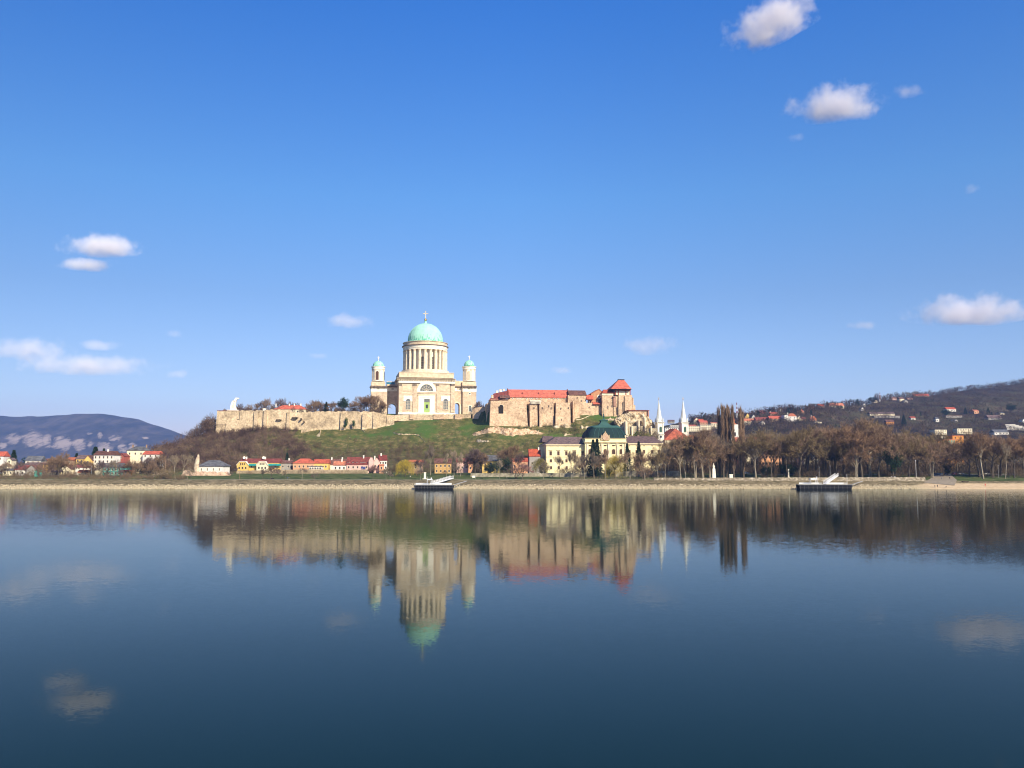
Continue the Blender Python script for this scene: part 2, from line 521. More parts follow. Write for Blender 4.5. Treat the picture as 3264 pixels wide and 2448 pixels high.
# ground material: river stones, bare earth slope, lawn, scrub hillside
def ground_mat():
    m, nt, b = nodes('ground_cover')
    L = nt.links.new
    b.inputs['Roughness'].default_value = 0.95
    b.inputs['Specular IOR Level'].default_value = 0.1
    tc = N(nt, 'ShaderNodeNewGeometry')
    pos = tc.outputs['Position']
    sx = N(nt, 'ShaderNodeSeparateXYZ')
    L(pos, sx.inputs[0])

    def noise(scale, det=6.0, stretch=None, rough=0.6):
        n = N(nt, 'ShaderNodeTexNoise', Scale=scale, Detail=det, Roughness=rough)
        if stretch:
            mp = N(nt, 'ShaderNodeMapping')
            mp.inputs['Scale'].default_value = stretch
            L(pos, mp.inputs[0]); L(mp.outputs[0], n.inputs['Vector'])
        else:
            L(pos, n.inputs['Vector'])
        return n.outputs['Fac']

    def step(val, a, b_, nz=None, amp=0.0):
        mr = N(nt, 'ShaderNodeMapRange')
        mr.inputs['From Min'].default_value = a
        mr.inputs['From Max'].default_value = b_
        if nz is not None:
            mm = N(nt, 'ShaderNodeMath', operation='MULTIPLY_ADD')
            L(nz, mm.inputs[0]); mm.inputs[1].default_value = amp
            L(val, mm.inputs[2])
            val = mm.outputs[0]
        L(val, mr.inputs['Value'])
        return mr.outputs[0]

    def mix(f, a, b_):
        mx = N(nt, 'ShaderNodeMix', data_type='RGBA')
        L(f, mx.inputs[0])
        for v, i in ((a, 6), (b_, 7)):
            if isinstance(v, tuple):
                mx.inputs[i].default_value = (*v, 1)
            else:
                L(v, mx.inputs[i])
        return mx.outputs[2]

    def mul(a, b_):
        mm = N(nt, 'ShaderNodeMath', operation='MULTIPLY')
        L(a, mm.inputs[0]); L(b_, mm.inputs[1])
        return mm.outputs[0]
    fine = noise(0.9); mid = noise(0.12); big = noise(0.03)
    stones = ramp(nt, [(0.36, (0.2, 0.16, 0.09)), (0.5, (0.46, 0.38, 0.23)), (0.62, (0.62, 0.52, 0.33))])
    L(noise(1.4, 8.0, (1, 0.7, 1), 0.75), stones.inputs[0])
    sand = ramp(nt, [(0.3, (0.50, 0.37, 0.22)), (0.7, (0.66, 0.50, 0.31))])
    L(noise(0.3), sand.inputs[0])
    earth = ramp(nt, [(0.38, (0.08, 0.07, 0.035)), (0.5, (0.18, 0.145, 0.08)), (0.62, (0.33, 0.265, 0.155))])
    L(noise(0.5, 8.0, (0.5, 1, 1), 0.7), earth.inputs[0])
    lawn = ramp(nt, [(0.36, (0.04, 0.055, 0.018)), (0.5, (0.075, 0.105, 0.03)), (0.64, (0.14, 0.14, 0.06))])
    L(noise(0.15, 8.0), lawn.inputs[0])
    scrub = ramp(nt, [(0.34, (0.055, 0.05, 0.025)), (0.5, (0.10, 0.095, 0.04)), (0.66, (0.16, 0.12, 0.07))])
    L(noise(0.25, 9.0, None, 0.72), scrub.inputs[0])
    hgrass = ramp(nt, [(0.36, (0.04, 0.045, 0.016)), (0.45, (0.075, 0.085, 0.024)), (0.53, (0.12, 0.11, 0.035)), (0.63, (0.24, 0.185, 0.085))])
    L(noise(0.16, 10.0, None, 0.78), hgrass.inputs[0])
    sandm = step(sx.outputs[0], 236, 252)
    low = mix(sandm, stones.outputs[0], sand.outputs[0])
    sh = N(nt, 'ShaderNodeMath', operation='MULTIPLY_ADD'); L(sandm, sh.inputs[0]); sh.inputs[1].default_value = -1.5; L(sx.outputs[2], sh.inputs[2])
    c = mix(step(sh.outputs[0], 1.9, 2.6, fine, 1.4), low, earth.outputs[0])
    c = mix(step(sx.outputs[1], 546, 548), c, lawn.outputs[0])
    # the castle hill: scrub low and to the west, rough grass higher up
    hill = mix(step(sx.outputs[2], 26, 33, big, 14.0), scrub.outputs[0], hgrass.outputs[0])
    gx = mul(step(mid, 0.42, 0.58), step(sx.outputs[0], -215, -190, mid, 20.0))
    hill2 = mix(gx, scrub.outputs[0], hill)
    hill3 = mix(step(sx.outputs[2], 30, 38, mid, 16.0), hill2, hill)
    hill3 = mix(mul(step(sx.outputs[2], 40, 46, mid, 10.0), step(big, .48, .60)), hill3, (0.062, 0.115, 0.024))
    wst = step(sx.outputs[0], -232, -205, mid, 30.0)
    hill4 = mix(wst, scrub.outputs[0], hill3)
    rocky = step(noise(0.16, 9.0, (1, 1, 2.5), 0.75), 0.63, 0.67)
    hill5 = mix(rocky, hill4, (0.42, 0.33, 0.2))
    c = mix(step(sx.outputs[1], 655, 676, mid, 8.0), c, hill5)
    L(c, b.inputs['Base Color'])
    bp = N(nt, 'ShaderNodeBump', Strength=0.8, Distance=0.8)
    L(noise(0.8, 6.0), bp.inputs['Height'])
    L(bp.outputs[0], b.inputs['Normal'])
    return m


def gy(px, py, y0=600.0, y1=800.0, step_=1.0):
    d = ray(px, py)
    y = y0
    while y < y1:
        t = y / d.y
        if EYE + d.z * t <= H(d.x * t, y):
            return y
        y += step_
    return y1


def cat_(*a):
    return np.unique(np.concatenate(a))


xs = cat_(np.arange(-9000, -600, 400), np.arange(-600, -380, 20), np.arange(-380, 400, 2.5), np.arange(400, 620, 20), np.arange(620, 9000, 400))
ys = cat_(np.arange(-400, 0, 40), np.arange(0, 40, 5), np.array([100, 300, 500, 510, 515]), np.arange(516, 562, 1.5), np.arange(562, 672, 5), np.arange(672, 815, 2),
          np.arange(815, 1020, 10), np.arange(1020, 2000, 100), np.arange(2000, 9001, 500))
tag(grid(xs, ys, HH, 'ground', ground_mat()), kind='structure')
# ------------------------------------------------------------------ light and sky
SUN_AZ, SUN_EL = R(37), R(32)
sd = bpy.data.lights.new('sun', 'SUN')
sd.energy = 4.7
sd.angle = R(0.53)
sd.color = (1.0, 0.87, 0.65)
so = bpy.data.objects.new('sun', sd)
COL.objects.link(so)
svec = Vector((math.cos(SUN_EL) * math.sin(SUN_AZ), -math.cos(SUN_EL) * math.cos(SUN_AZ), math.sin(SUN_EL)))
so.rotation_euler = svec.to_track_quat('Z', 'Y').to_euler()
so.location = svec * 300
W = bpy.data.worlds.new('World')
SC.world = W
W.use_nodes = True
wt = W.node_tree
bg = wt.nodes['Background']
sky = wt.nodes.new('ShaderNodeTexSky')
sky.sky_type = 'NISHITA'
sky.sun_disc = False
sky.sun_elevation = SUN_EL
sky.sun_rotation = PI - SUN_AZ
sky.altitude = 100
sky.air_density = 1.0
sky.dust_density = 0.4
sky.ozone_density = 3.0
wg = wt.nodes.new('ShaderNodeTexCoord')
wx_ = wt.nodes.new('ShaderNodeSeparateXYZ')
wt.links.new(wg.outputs['Generated'], wx_.inputs[0])
wr = ramp(wt, [(0.0, (0.78, 0.58, 0.78)), (0.076, (0.78, 0.77, 0.92)), (0.19, (0.60, 0.72, 0.90)), (0.297, (0.48, 0.81, 1.09)), (0.48, (0.22, 0.70, 1.30)), (1.0, (0.15, 0.5, 1.1))])
wt.links.new(wx_.outputs[2], wr.inputs[0])
hs = wt.nodes.new('ShaderNodeMix')
hs.data_type = 'RGBA'
hs.blend_type = 'MULTIPLY'
hs.inputs[0].default_value = 1.0
wt.links.new(sky.outputs[0], hs.inputs[6])
wt.links.new(wr.outputs[0], hs.inputs[7])
mr_ = wt.nodes.new('ShaderNodeMapRange')
mr_.inputs['From Min'].default_value = -0.6
mr_.inputs['From Max'].default_value = 0.0
mr_.inputs['To Min'].default_value = 0.76
wt.links.new(wx_.outputs[0], mr_.inputs['Value'])
vs_ = wt.nodes.new('ShaderNodeVectorMath')
vs_.operation = 'SCALE'
wt.links.new(hs.outputs[2], vs_.inputs[0])
wt.links.new(mr_.outputs[0], vs_.inputs['Scale'])
wt.links.new(vs_.outputs[0], bg.inputs[0])
SC.cycles.pixel_filter_type = 'BLACKMAN_HARRIS'
SC.cycles.filter_width = 1.1
bg.inputs[1].default_value = 0.10
SC.view_settings.view_transform = 'Standard'
SC.view_settings.look = 'None'
SC.view_settings.exposure = 0.7
SC.view_settings.gamma = 1.0
SC.cycles.volume_bounces = 14
SC.cycles.max_bounces = 14
SC.cycles.transparent_max_bounces = 12
SC.cycles.volume_step_rate = 1.0
SC.cycles.volume_max_steps = 64

# air
hm = bpy.data.materials.new('air')
hm.use_nodes = True
nt = hm.node_tree
nt.nodes.clear()
om = nt.nodes.new('ShaderNodeOutputMaterial')
pv = nt.nodes.new('ShaderNodeVolumePrincipled')
pv.inputs['Color'].default_value = (0.34, 0.52, 1.0, 1)
pv.inputs['Density'].default_value = 0.62e-4
pv.inputs['Anisotropy'].default_value = 0.0
nt.links.new(pv.outputs[0], om.inputs['Volume'])
hz = MB().box(-15500, 9500, -600, 9400, -6, 640).build('haze', hm)
tag(hz, 'thin blue air over the river and hills', 'haze', kind='stuff')
# the ground sheet stays inside the box, so trim its reach
# ------------------------------------------------------------------ water
def water_mat():
    m, nt, b = nodes('river_water')
    L = nt.links.new
    b.inputs['Base Color'].default_value = (0.003, 0.015, 0.010, 1)
    b.inputs['Roughness'].default_value = 0.05
    b.inputs['IOR'].default_value = 1.135
    b.inputs['Specular IOR Level'].default_value = 0.5
    b.inputs['Specular Tint'].default_value = (0.92, 1.0, 0.76, 1)
    g = N(nt, 'ShaderNodeNewGeometry')

    def noise(scale, st, det=3.0, ro=0.5):
        mp = N(nt, 'ShaderNodeMapping')
        mp.inputs['Scale'].default_value = st
        n = N(nt, 'ShaderNodeTexNoise', Scale=scale, Detail=det, Roughness=ro)
        L(g.outputs['Position'], mp.inputs[0]); L(mp.outputs[0], n.inputs['Vector'])
        return n.outputs['Fac']
    # ripple slopes added straight to the surface normal, so they hold at any distance
    patch = noise(0.012, (0.35, 1.6, 1), 6, 0.6)
    pr = ramp(nt, [(0.45, (0.45,) * 3), (0.62, (1.6,) * 3)])
    L(patch, pr.inputs[0])
    acc = g.outputs['Normal']
    sp = N(nt, 'ShaderNodeSeparateXYZ'); L(g.outputs['Position'], sp.inputs[0])
    md = N(nt, 'ShaderNodeMapRange'); L(sp.outputs[1], md.inputs['Value'])
    md.inputs['From Min'].default_value = 60; md.inputs['From Max'].default_value = 430; md.inputs['To Min'].default_value = 1.1; md.inputs['To Max'].default_value = 8.0
    for sc_, st, k, pt_ in ((1.6, (.7, 1, 1), .008, True), (0.2, (.4, 1, 1), .0018, False), (6.0, (.8, 1, 1), .012, False)):
        mp = N(nt, 'ShaderNodeMapping'); mp.inputs['Scale'].default_value = st
        n = N(nt, 'ShaderNodeTexNoise', Scale=sc_, Detail=2.0)
        L(g.outputs['Position'], mp.inputs[0]); L(mp.outputs[0], n.inputs['Vector'])
        sb = N(nt, 'ShaderNodeVectorMath', operation='SUBTRACT'); L(n.outputs['Color'], sb.inputs[0]); sb.inputs[1].default_value = (.5, .5, .5)
        ml = N(nt, 'ShaderNodeVectorMath', operation='MULTIPLY'); L(sb.outputs[0], ml.inputs[0]); ml.inputs[1].default_value = (k, k, 0)
        o = ml.outputs[0]
        if pt_:
            m2 = N(nt, 'ShaderNodeVectorMath', operation='MULTIPLY'); L(o, m2.inputs[0]); L(pr.outputs[0], m2.inputs[1]); o = m2.outputs[0]
        sc2 = N(nt, 'ShaderNodeVectorMath', operation='SCALE'); L(o, sc2.inputs[0]); L(md.outputs[0], sc2.inputs['Scale']); o = sc2.outputs[0]
        ad = N(nt, 'ShaderNodeVectorMath', operation='ADD'); L(acc, ad.inputs[0]); L(o, ad.inputs[1]); acc = ad.outputs[0]
    nm = N(nt, 'ShaderNodeVectorMath', operation='NORMALIZE'); L(acc, nm.inputs[0])
    gl = N(nt, 'ShaderNodeBsdfGlossy'); gl.inputs['Color'].default_value = (0.80, 0.85, 0.86, 1); gl.inputs['Roughness'].default_value = 0.045
    df = N(nt, 'ShaderNodeBsdfDiffuse'); df.inputs['Color'].default_value = (0.003, 0.013, 0.009, 1)
    fr = N(nt, 'ShaderNodeFresnel'); fr.inputs['IOR'].default_value = 1.155
    mxs = N(nt, 'ShaderNodeMixShader')
    L(nm.outputs[0], gl.inputs['Normal']); L(nm.outputs[0], fr.inputs['Normal'])
    L(fr.outputs[0], mxs.inputs[0]); L(df.outputs[0], mxs.inputs[1]); L(gl.outputs[0], mxs.inputs[2])
    L(mxs.outputs[0], nt.nodes['Material Output'].inputs['Surface'])
    nt.nodes.remove(b)
    return m


wx = 6900
wv = np.array([(-wx, 15, 0), (wx, 15, 0), (wx, 535, 0), (-wx, 535, 0)], float)
tag(npmesh('water', wv, np.array([[0, 1, 2, 3]]), water_mat()), kind='structure')

# ------------------------------------------------------------------ far hills
def pr_ang(px, py):
    """elevation slope dz/dy and lateral slope dx/dy of a pixel"""
    d = ray(px, py)
    return d.x / d.y, d.z / d.y


msk = [(-3600, 1462), (-2400, 1400), (-1300, 1362), (-600, 1345), (-150, 1335), (0, 1326), (75, 1328), (148, 1327), (246, 1319), (307, 1318), (369, 1325), (443, 1337), (492, 1354), (544, 1371), (590, 1388), (660, 1420), (760, 1470)]
mu = [pr_ang(*p)[0] for p in msk]; mz = [pr_ang(*p)[1] for p in msk]
ROCKS = [(165, 725, 105, 75), (30, 800, 60, 60), (430, 735, 145, 110), (610, 740, 60, 90), (800, 790, 115, 110), (1030, 800, 90, 85), (1350, 850, 110, 70), (1480, 715, 90, 45), (1150, 660, 60, 20),
         (1300, 690, 40, 40), (1590, 850, 70, 60), (1720, 830, 60, 50), (1170, 810, 40, 50), (1880, 715, 40, 14)]


def mtn(U, Y):
    zr = EYE + np.interp(U, mu, mz) * 7200
    t = np.clip((Y - 5900) / 1300, 0, 1)
    s = t ** 0.85
    z = 30 + (zr - 30) * s + (16 * wob(U * Y * .06, Y * .07) + 13 * wob(U * Y * .21, Y * .13) + 7 * wob(U * Y * .6, Y * .3)) * np.sin(PI * t) + 4 * wob(U * Y * .5, Y * 0) * t
    return np.where(Y > 7200, zr - (Y - 7200) * 0.25, z)


us = np.concatenate([np.linspace(mu[0], mu[4], 90)[:-1], np.linspace(mu[4], mu[-1], 480)])
yy = np.concatenate([np.linspace(5850, 7200, 110), np.array([7350, 7800, 8400])])
U, Y_ = np.meshgrid(us, yy)
Z_ = mtn(U, Y_)
v = np.stack([(U * Y_).ravel(), Y_.ravel(), Z_.ravel()], 1)
ny, nx = U.shape
i = np.arange(nx * ny).reshape(ny, nx)
f = np.stack([i[:-1, :-1].ravel(), i[:-1, 1:].ravel(), i[1:, 1:].ravel(), i[1:, :-1].ravel()], 1)


def woodmat(name, stops, scale, rock=False, det=9.0):
    m, nt, b = nodes(name)
    L = nt.links.new
    b.inputs['Roughness'].default_value = 0.95
    b.inputs['Specular IOR Level'].default_value = 0.05
    g = N(nt, 'ShaderNodeNewGeometry')
    n = N(nt, 'ShaderNodeTexNoise', Scale=scale, Detail=det, Roughness=0.68)
    mq = N(nt, 'ShaderNodeMapping'); mq.inputs['Scale'].default_value = (1, .35, 1)
    L(g.outputs['Position'], mq.inputs[0]); L(mq.outputs[0], n.inputs['Vector'])
    rm = ramp(nt, stops)
    L(n.outputs['Fac'], rm.inputs[0])
    out = rm.outputs[0]
    if rock:
        at = N(nt, 'ShaderNodeAttribute', attribute_name='rock')
        n2 = N(nt, 'ShaderNodeTexNoise', Scale=0.014, Detail=9.0, Roughness=0.8)
        mp = N(nt, 'ShaderNodeMapping'); mp.inputs['Scale'].default_value = (1, 0.3, 1)
        L(g.outputs['Position'], mp.inputs[0]); L(mp.outputs[0], n2.inputs['Vector'])
        ad = N(nt, 'ShaderNodeMath', operation='MULTIPLY_ADD'); L(n2.outputs['Fac'], ad.inputs[0]); ad.inputs[1].default_value = 4.2; L(at.outputs['Fac'], ad.inputs[2])
        sb = N(nt, 'ShaderNodeMath', operation='SUBTRACT'); L(ad.outputs[0], sb.inputs[0]); sb.inputs[1].default_value = 2.1; ad = sb
        r2 = ramp(nt, [(0.45, (0, 0, 0)), (1.0, (1, 1, 1))]); L(ad.outputs[0], r2.inputs[0])
        mx = N(nt, 'ShaderNodeMix', data_type='RGBA'); L(r2.outputs[0], mx.inputs[0]); L(out, mx.inputs[6])
        mx.inputs[7].default_value = (0.30, 0.235, 0.19, 1)
        out = mx.outputs[2]
    L(out, b.inputs['Base Color'])
    bp = N(nt, 'ShaderNodeBump', Strength=0.6, Distance=6.0)
    L(n.outputs['Fac'], bp.inputs['Height']); L(bp.outputs[0], b.inputs['Normal'])
    return m


mo = npmesh('mountain', v, f, woodmat('mountain_wood', [(0.38, (0.008, 0.008, 0.012)), (0.5, (0.03, 0.025, 0.025)), (0.62, (0.065, 0.05, 0.045))], 0.008, rock=True), True)
dep = v[:, 1] * cP + (v[:, 2] - EYE) * sP
ppx = 1632 + FOC * v[:, 0] / dep
ppy = 1224 - FOC * ((v[:, 2] - EYE) * cP - v[:, 1] * sP) / dep
rk = np.full(len(v), -1.0)
for (a, b_, w_, h_) in ROCKS:
    q = rp(1, a, b_)
    e = ((ppx - q[0]) / (w_ / 4.07)) ** 2 + ((ppy - q[1]) / (h_ / 4.07)) ** 2
    rk = np.maximum(rk, np.clip(1.02 - e * 0.52, -1, 1))
rk[v[:, 1] > 7185] = -1
at = mo.data.attributes.new('rock', 'FLOAT', 'POINT')
at.data.foreach_set('value', rk.astype(np.float32))
tag(mo, 'long blue wooded mountain with pale cliffs', 'mountain', kind='structure')

# right-hand hillside
hsk = [(1700, 1500, 1500), (1900, 1500, 1430), (2050, 1500, 1370), (2200, 1500, 1340), (2310, 1500, 1335), (2380, 1500, 1330), (2430, 1500, 1316), (2500, 1500, 1310), (2560, 1520, 1310), (2618, 1600, 1299), (2692, 1750, 1293), (2729, 1800, 1290),
       (2769, 1850, 1288), (2806, 1900, 1277), (2843, 1950, 1270), (2966, 2050, 1260), (3015, 2100, 1253), (3089, 2200, 1242), (3175, 2300, 1233), (3264, 2400, 1219), (3500, 2500, 1190), (4200, 2500, 1180)]
hu = [pr_ang(p[0], p[2])[0] for p in hsk]; hzs = [pr_ang(p[0], p[2])[1] for p in hsk]; hY = [p[1] for p in hsk]
HY0 = 1040


def hillz(U, Y):
    yr = np.interp(U, hu, hY)
    zr = EYE + np.interp(U, hu, hzs) * yr
    t = np.clip((Y - HY0) / (yr - HY0), 0, 1)
    z = 8 + (zr - 8) * (t ** 0.95) + 5 * wob(U * Y * .3, Y * .3) * np.sin(PI * t)
    return np.where(Y > yr, zr - (Y - yr) * 0.12, z)


us = np.linspace(hu[0], hu[-1], 260)
yy = np.concatenate([np.linspace(HY0 - 5, 2500, 150), np.array([2700, 3200, 4000])])
U, Y_ = np.meshgrid(us, yy)
Z_ = hillz(U, Y_)
v = np.stack([(U * Y_).ravel(), Y_.ravel(), Z_.ravel()], 1)
ny, nx = U.shape
i = np.arange(nx * ny).reshape(ny, nx)
f = np.stack([i[:-1, :-1].ravel(), i[:-1, 1:].ravel(), i[1:, 1:].ravel(), i[1:, :-1].ravel()], 1)
tag(npmesh('hills', v, f, woodmat('hill_scrub', [(0.36, (0.02, 0.016, 0.012)), (0.48, (0.05, 0.036, 0.026)), (0.56, (0.065, 0.06, 0.028)), (0.64, (0.125, 0.09, 0.06))], 0.012), True), kind='structure')


def hit(px, py):
    u, s = pr_ang(px, py)
    for Y in np.arange(HY0, 2500, 4.0):
        if float(hillz(u, Y)) >= EYE + s * Y:
            return float(Y)
    return float(np.interp(u, hu, hY)) - 5


# ------------------------------------------------------------------ clouds (beyond the air box)
def cloud_mat(name, dens, thr, fq):
    m = bpy.data.materials.new(name)
    m.use_nodes = True
    nt = m.node_tree
    nt.nodes.clear()
    L = nt.links.new
    o = nt.nodes.new('ShaderNodeOutputMaterial')
    p = nt.nodes.new('ShaderNodeVolumePrincipled')
    p.inputs['Color'].default_value = (1.0, 0.98, 0.985, 1)
    p.inputs['Anisotropy'].default_value = -0.3
    tc = N(nt, 'ShaderNodeTexCoord')
    g = N(nt, 'ShaderNodeNewGeometry')
    ln = N(nt, 'ShaderNodeVectorMath', operation='LENGTH')
    L(tc.outputs['Object'], ln.inputs[0])
    n = N(nt, 'ShaderNodeTexNoise', Scale=fq, Detail=8.0, Roughness=0.66)
    L(g.outputs['Position'], n.inputs['Vector'])
    a = N(nt, 'ShaderNodeMath', operation='MULTIPLY_ADD')   # noise*1.9 - length
    L(n.outputs['Fac'], a.inputs[0]); a.inputs[1].default_value = 2.2
    s = N(nt, 'ShaderNodeMath', operation='MULTIPLY'); L(ln.outputs['Value'], s.inputs[0]); s.inputs[1].default_value = -1.0
    L(s.outputs[0], a.inputs[2])
    mr = N(nt, 'ShaderNodeMapRange')
    mr.inputs['From Min'].default_value = thr
    mr.inputs['From Max'].default_value = thr + 0.85
    mr.inputs['To Min'].default_value = 0
    mr.inputs['To Max'].default_value = dens
    L(a.outputs[0], mr.inputs['Value'])
    L(mr.outputs[0], p.inputs['Density'])
    L(p.outputs[0], o.inputs['Volume'])
    return m


CM = [cloud_mat('cloud_vapour', 0.0075, 0.33, 0.0038), cloud_mat('thin_cloud_vapour', 0.0034, 0.40, 0.005)]


def cloud(cx, cy, w, h, thick, label, Y=11000, tilt=0.0, seed=0):
    k = 1.4755
    c = P(cx * k, cy * k, Y)
    sc = Y / FOC * k / 2 * 1.18
    r = random.Random(seed + int(cx))
    mb = MB()
    n, m_ = 28, 16
    lumps = [(Vector((r.uniform(-1, 1), r.uniform(-1, 1), r.uniform(-.4, 1))).normalized(), r.uniform(.5, .8)) for _ in range(7)]
    vs = []
    prof = [(math.sin(PI * j / m_), -math.cos(PI * j / m_)) for j in range(m_ + 1)]
    mb.lathe([(max(.002, a), b) for a, b in prof], n=n)
    vv = []
    for p in mb.v:
        d = Vector(p).normalized()
        q = 0.93
        for l, ww in lumps:
            q += 0.22 * max(0, (d.dot(l) - ww) / (1 - ww))
        z = d.z * q
        if z < -0.35:
            z = -0.35 + (z + 0.35) * 0.45
        vv.append((d.x * q, d.y * q, z))
    mb.v = vv
    o = mb.build('cloud', CM[0] if thick else CM[1], loc=c)
    o.scale = (w * sc, max(w, h * 1.5) * sc * 0.6, h * sc * 1.15)
    o.rotation_euler.y = R(tilt)
    tag(o, label, 'cloud', 'small white clouds in the blue sky')


cloud(1672, 48, 215, 100, 1, 'largest bright white cloud touching the top edge of the sky', tilt=-22)
cloud(1805, 226, 200, 80, 1, 'bright flat-bottomed white cloud below the topmost cloud')
cloud(1958, 198, 90, 34, 0, 'faint wisp beside the bright flat-bottomed cloud')
cloud(222, 532, 180, 50, 1, 'white cloud high above the blue mountain')
cloud(185, 571, 125, 32, 1, 'thin white streak just under the cloud high above the mountain')
cloud(2095, 676, 250, 66, 1, 'long white cloud over the wooded hillside')
cloud(755, 695, 130, 36, 0, 'small pale cloud between the mountain and the green dome')
cloud(1405, 747, 130, 50, 0, 'small pinkish cloud above the castle tower')
cloud(60, 757, 200, 56, 0, 'broad low cloud over the cliffs')
cloud(190, 790, 330, 46, 0, 'long low pinkish streak of cloud over the mountain')
cloud(215, 746, 95, 28, 0, 'small cloud just over the low pinkish streak')
cloud(378, 722, 42, 20, 0, 'tiny puff of cloud above the bastion statue')
cloud(688, 769, 50, 18, 0, 'tiny faint cloud above the long rampart')
cloud(385, 808, 70, 24, 0, 'small puff at the end of the low cloud streak')
cloud(1715, 296, 56, 20, 0, 'tiny wisp under the bright flat-bottomed cloud')
cloud(2100, 410, 50, 22, 0, 'faint puff alone high over the wooded hill')
cloud(1862, 704, 90, 22, 0, 'faint streak beside the long cloud over the wooded hillside')
cloud(1212, 800, 70, 18, 0, 'faint pink wisp just above the castle roof')
# ------------------------------------------------------------------ the domed basilica
def build_basilica():
    B = Fr(1360.5, 1323, 800, 11)
    root = empty('basilica', B.o, B.a, 'huge domed basilica of pale stone with a green copper dome on the castle hill', 'basilica')

    def rect(mb, x0, x1, y0, y1, d0, d1):
        a, zt = B.at(8, x0, y0, d0)
        b, zb = B.at(8, x1, y1, d0)
        mb.box(a, b, d0, d1, zb, zt)
        return a, b, zb, zt
    D = 46.0
    m = MB(); xa, xb, _, zfr = rect(m, 560, 1380, 1118, 1600, 0, D); body = m.build('main_block', BROWNST, root)
    m = MB(); rect(m, 556, 1384, 1060, 1120, -.3, D + .3); m.build('frieze', WHITE, body)
    m = MB(); rect(m, 534, 1388, 1046, 1060, -1.6, D + 1.6); rect(m, 528, 1392, 1036, 1047, -2.2, D + 2.2)
    a, z0 = B.at(8, 540, 1068, -1); b, z1 = B.at(8, 1384, 1058, -1)
    k = 0
    x = a
    while x < b:
        m.box(x, x + .7, -1.3, -.3, z0, z1); x += 1.5
    m.build('cornice', TAN, body)
    m = MB(); rect(m, 565, 1367, 955, 1037, .3, D - .3)
    m.build('attic', TAN, body)
    m = MB(); rect(m, 562, 1370, 951, 960, 0, D); m.build('attic_coping', CREAM, body)
    m = MB(); rect(m, 552, 1388, 1537, 1578, -.9, D + .9); m.build('plinth', WHITE, body)
    # pilasters with capitals
    for x0, x1 in ((560, 602), (770, 822), (1113, 1150), (1325, 1376)):
        m = MB(); rect(m, x0, x1, 1130, 1540, -.8, .2); p = m.build('pilaster', BROWNST, body)
        m = MB(); rect(m, x0 - 4, x1 + 4, 1120, 1150, -1.1, .1); m.build('capital', DARKTRIM, p)
        m = MB(); rect(m, x0 - 3, x1 + 3, 1520, 1540, -1.0, .1); m.build('pilaster_base', TAN, p)
    for x0, x1 in ((602, 770), (1150, 1325)):
        m = MB(); rect(m, x0 + 20, x1 - 8, 1150, 1238, -.25, .1); m.build('stone_panel', TAN, body)
        m = MB(); rect(m, x0, x1, 1250, 1266, -.45, .1); m.build('string_course', CREAM, body)
    # great niche
    m = MB()
    cx, zb = B.at(8, 965, 1240, -.6); xl, _ = B.at(8, 822, 1240, -.6); _, zt = B.at(8, 965, 1082, -.6)
    ro = cx - xl
    n = 20
    xi, zi = B.at(8, 870, 1226, -.6); ri = cx - xi
    for k in range(n):
        t0, t1 = PI * k / n, PI * (k + 1) / n
        h0 = zt - zb
        m.prism([(cx + ri * math.cos(t0), zi + ri * math.sin(t0) * 1.04), (cx + ro * math.cos(t0), zb + h0 * math.sin(t0)), (cx + ro * math.cos(t1), zb + h0 * math.sin(t1)), (cx + ri * math.cos(t1), zi + ri * math.sin(t1) * 1.04)], -.9, .2)
    rect(m, 822, 1110, 1226, 1246, -.9, .2)
    m.build('arch_surround', WHITE, body)
    m = MB(); m.prism([(cx - ri, zi)] + [(cx + ri * math.cos(PI * k / n), zi + ri * 1.04 * math.sin(PI * k / n)) for k in range(n + 1)], -.35, .1)
    lun = m.build('lunette_window', GREYGLASS, body)
    m = MB()
    for k in range(1, 6):
        t = PI * k / 6
        m.tube((cx, -.45, zi), (cx + ri * .97 * math.cos(t), -.45, zi + ri * math.sin(t)), .12)
    for s_ in (.35, .68):
        for k in range(10):
            t0, t1 = PI * k / 10, PI * (k + 1) / 10
            m.tube((cx + ri * s_ * math.cos(t0), -.45, zi + ri * s_ * math.sin(t0)), (cx + ri * s_ * math.cos(t1), -.45, zi + ri * s_ * math.sin(t1)), .1)
    m.build('glazing_bars', CREAM, lun)
    m = MB(); rect(m, 822, 1112, 1246, 1266, -1.0, .1); rect(m, 830, 1100, 1266, 1296, -.5, .1); m.build('string_course', TAN, body)
    # door and its white field
    m = MB(); rect(m, 846, 928, 1294, 1562, -.75, .1); rect(m, 1013, 1084, 1294, 1562, -.75, .1); rect(m, 928, 1013, 1294, 1345, -.75, .1)
    rect(m, 880, 1060, 1316, 1324, -1.1, -.7); m.build('door_surround', WHITE, body)
    m = MB(); rect(m, 928, 1013, 1392, 1553, -.4, .1); door = m.build('door', mat('green_paint', (0.34, 0.47, 0.15), (0.28, 0.40, 0.12)), body)
    m = MB(); rect(m, 928, 1013, 1345, 1390, -.35, .1); m.build('fanlight', GREYGLASS, door)
    m = MB(); rect(m, 954, 986, 1425, 1482, -.5, -.3); m.build('pane', GLASS, door)
    m = MB(); rect(m, 932, 1010, 1500, 1504, -.47, -.35); m.build('door_rail', WALLS['teal'], door)
    m = MB(); rect(m, 838, 1094, 1553, 1578, -2.5, -.85); m.build('door_steps', CREAM, body)
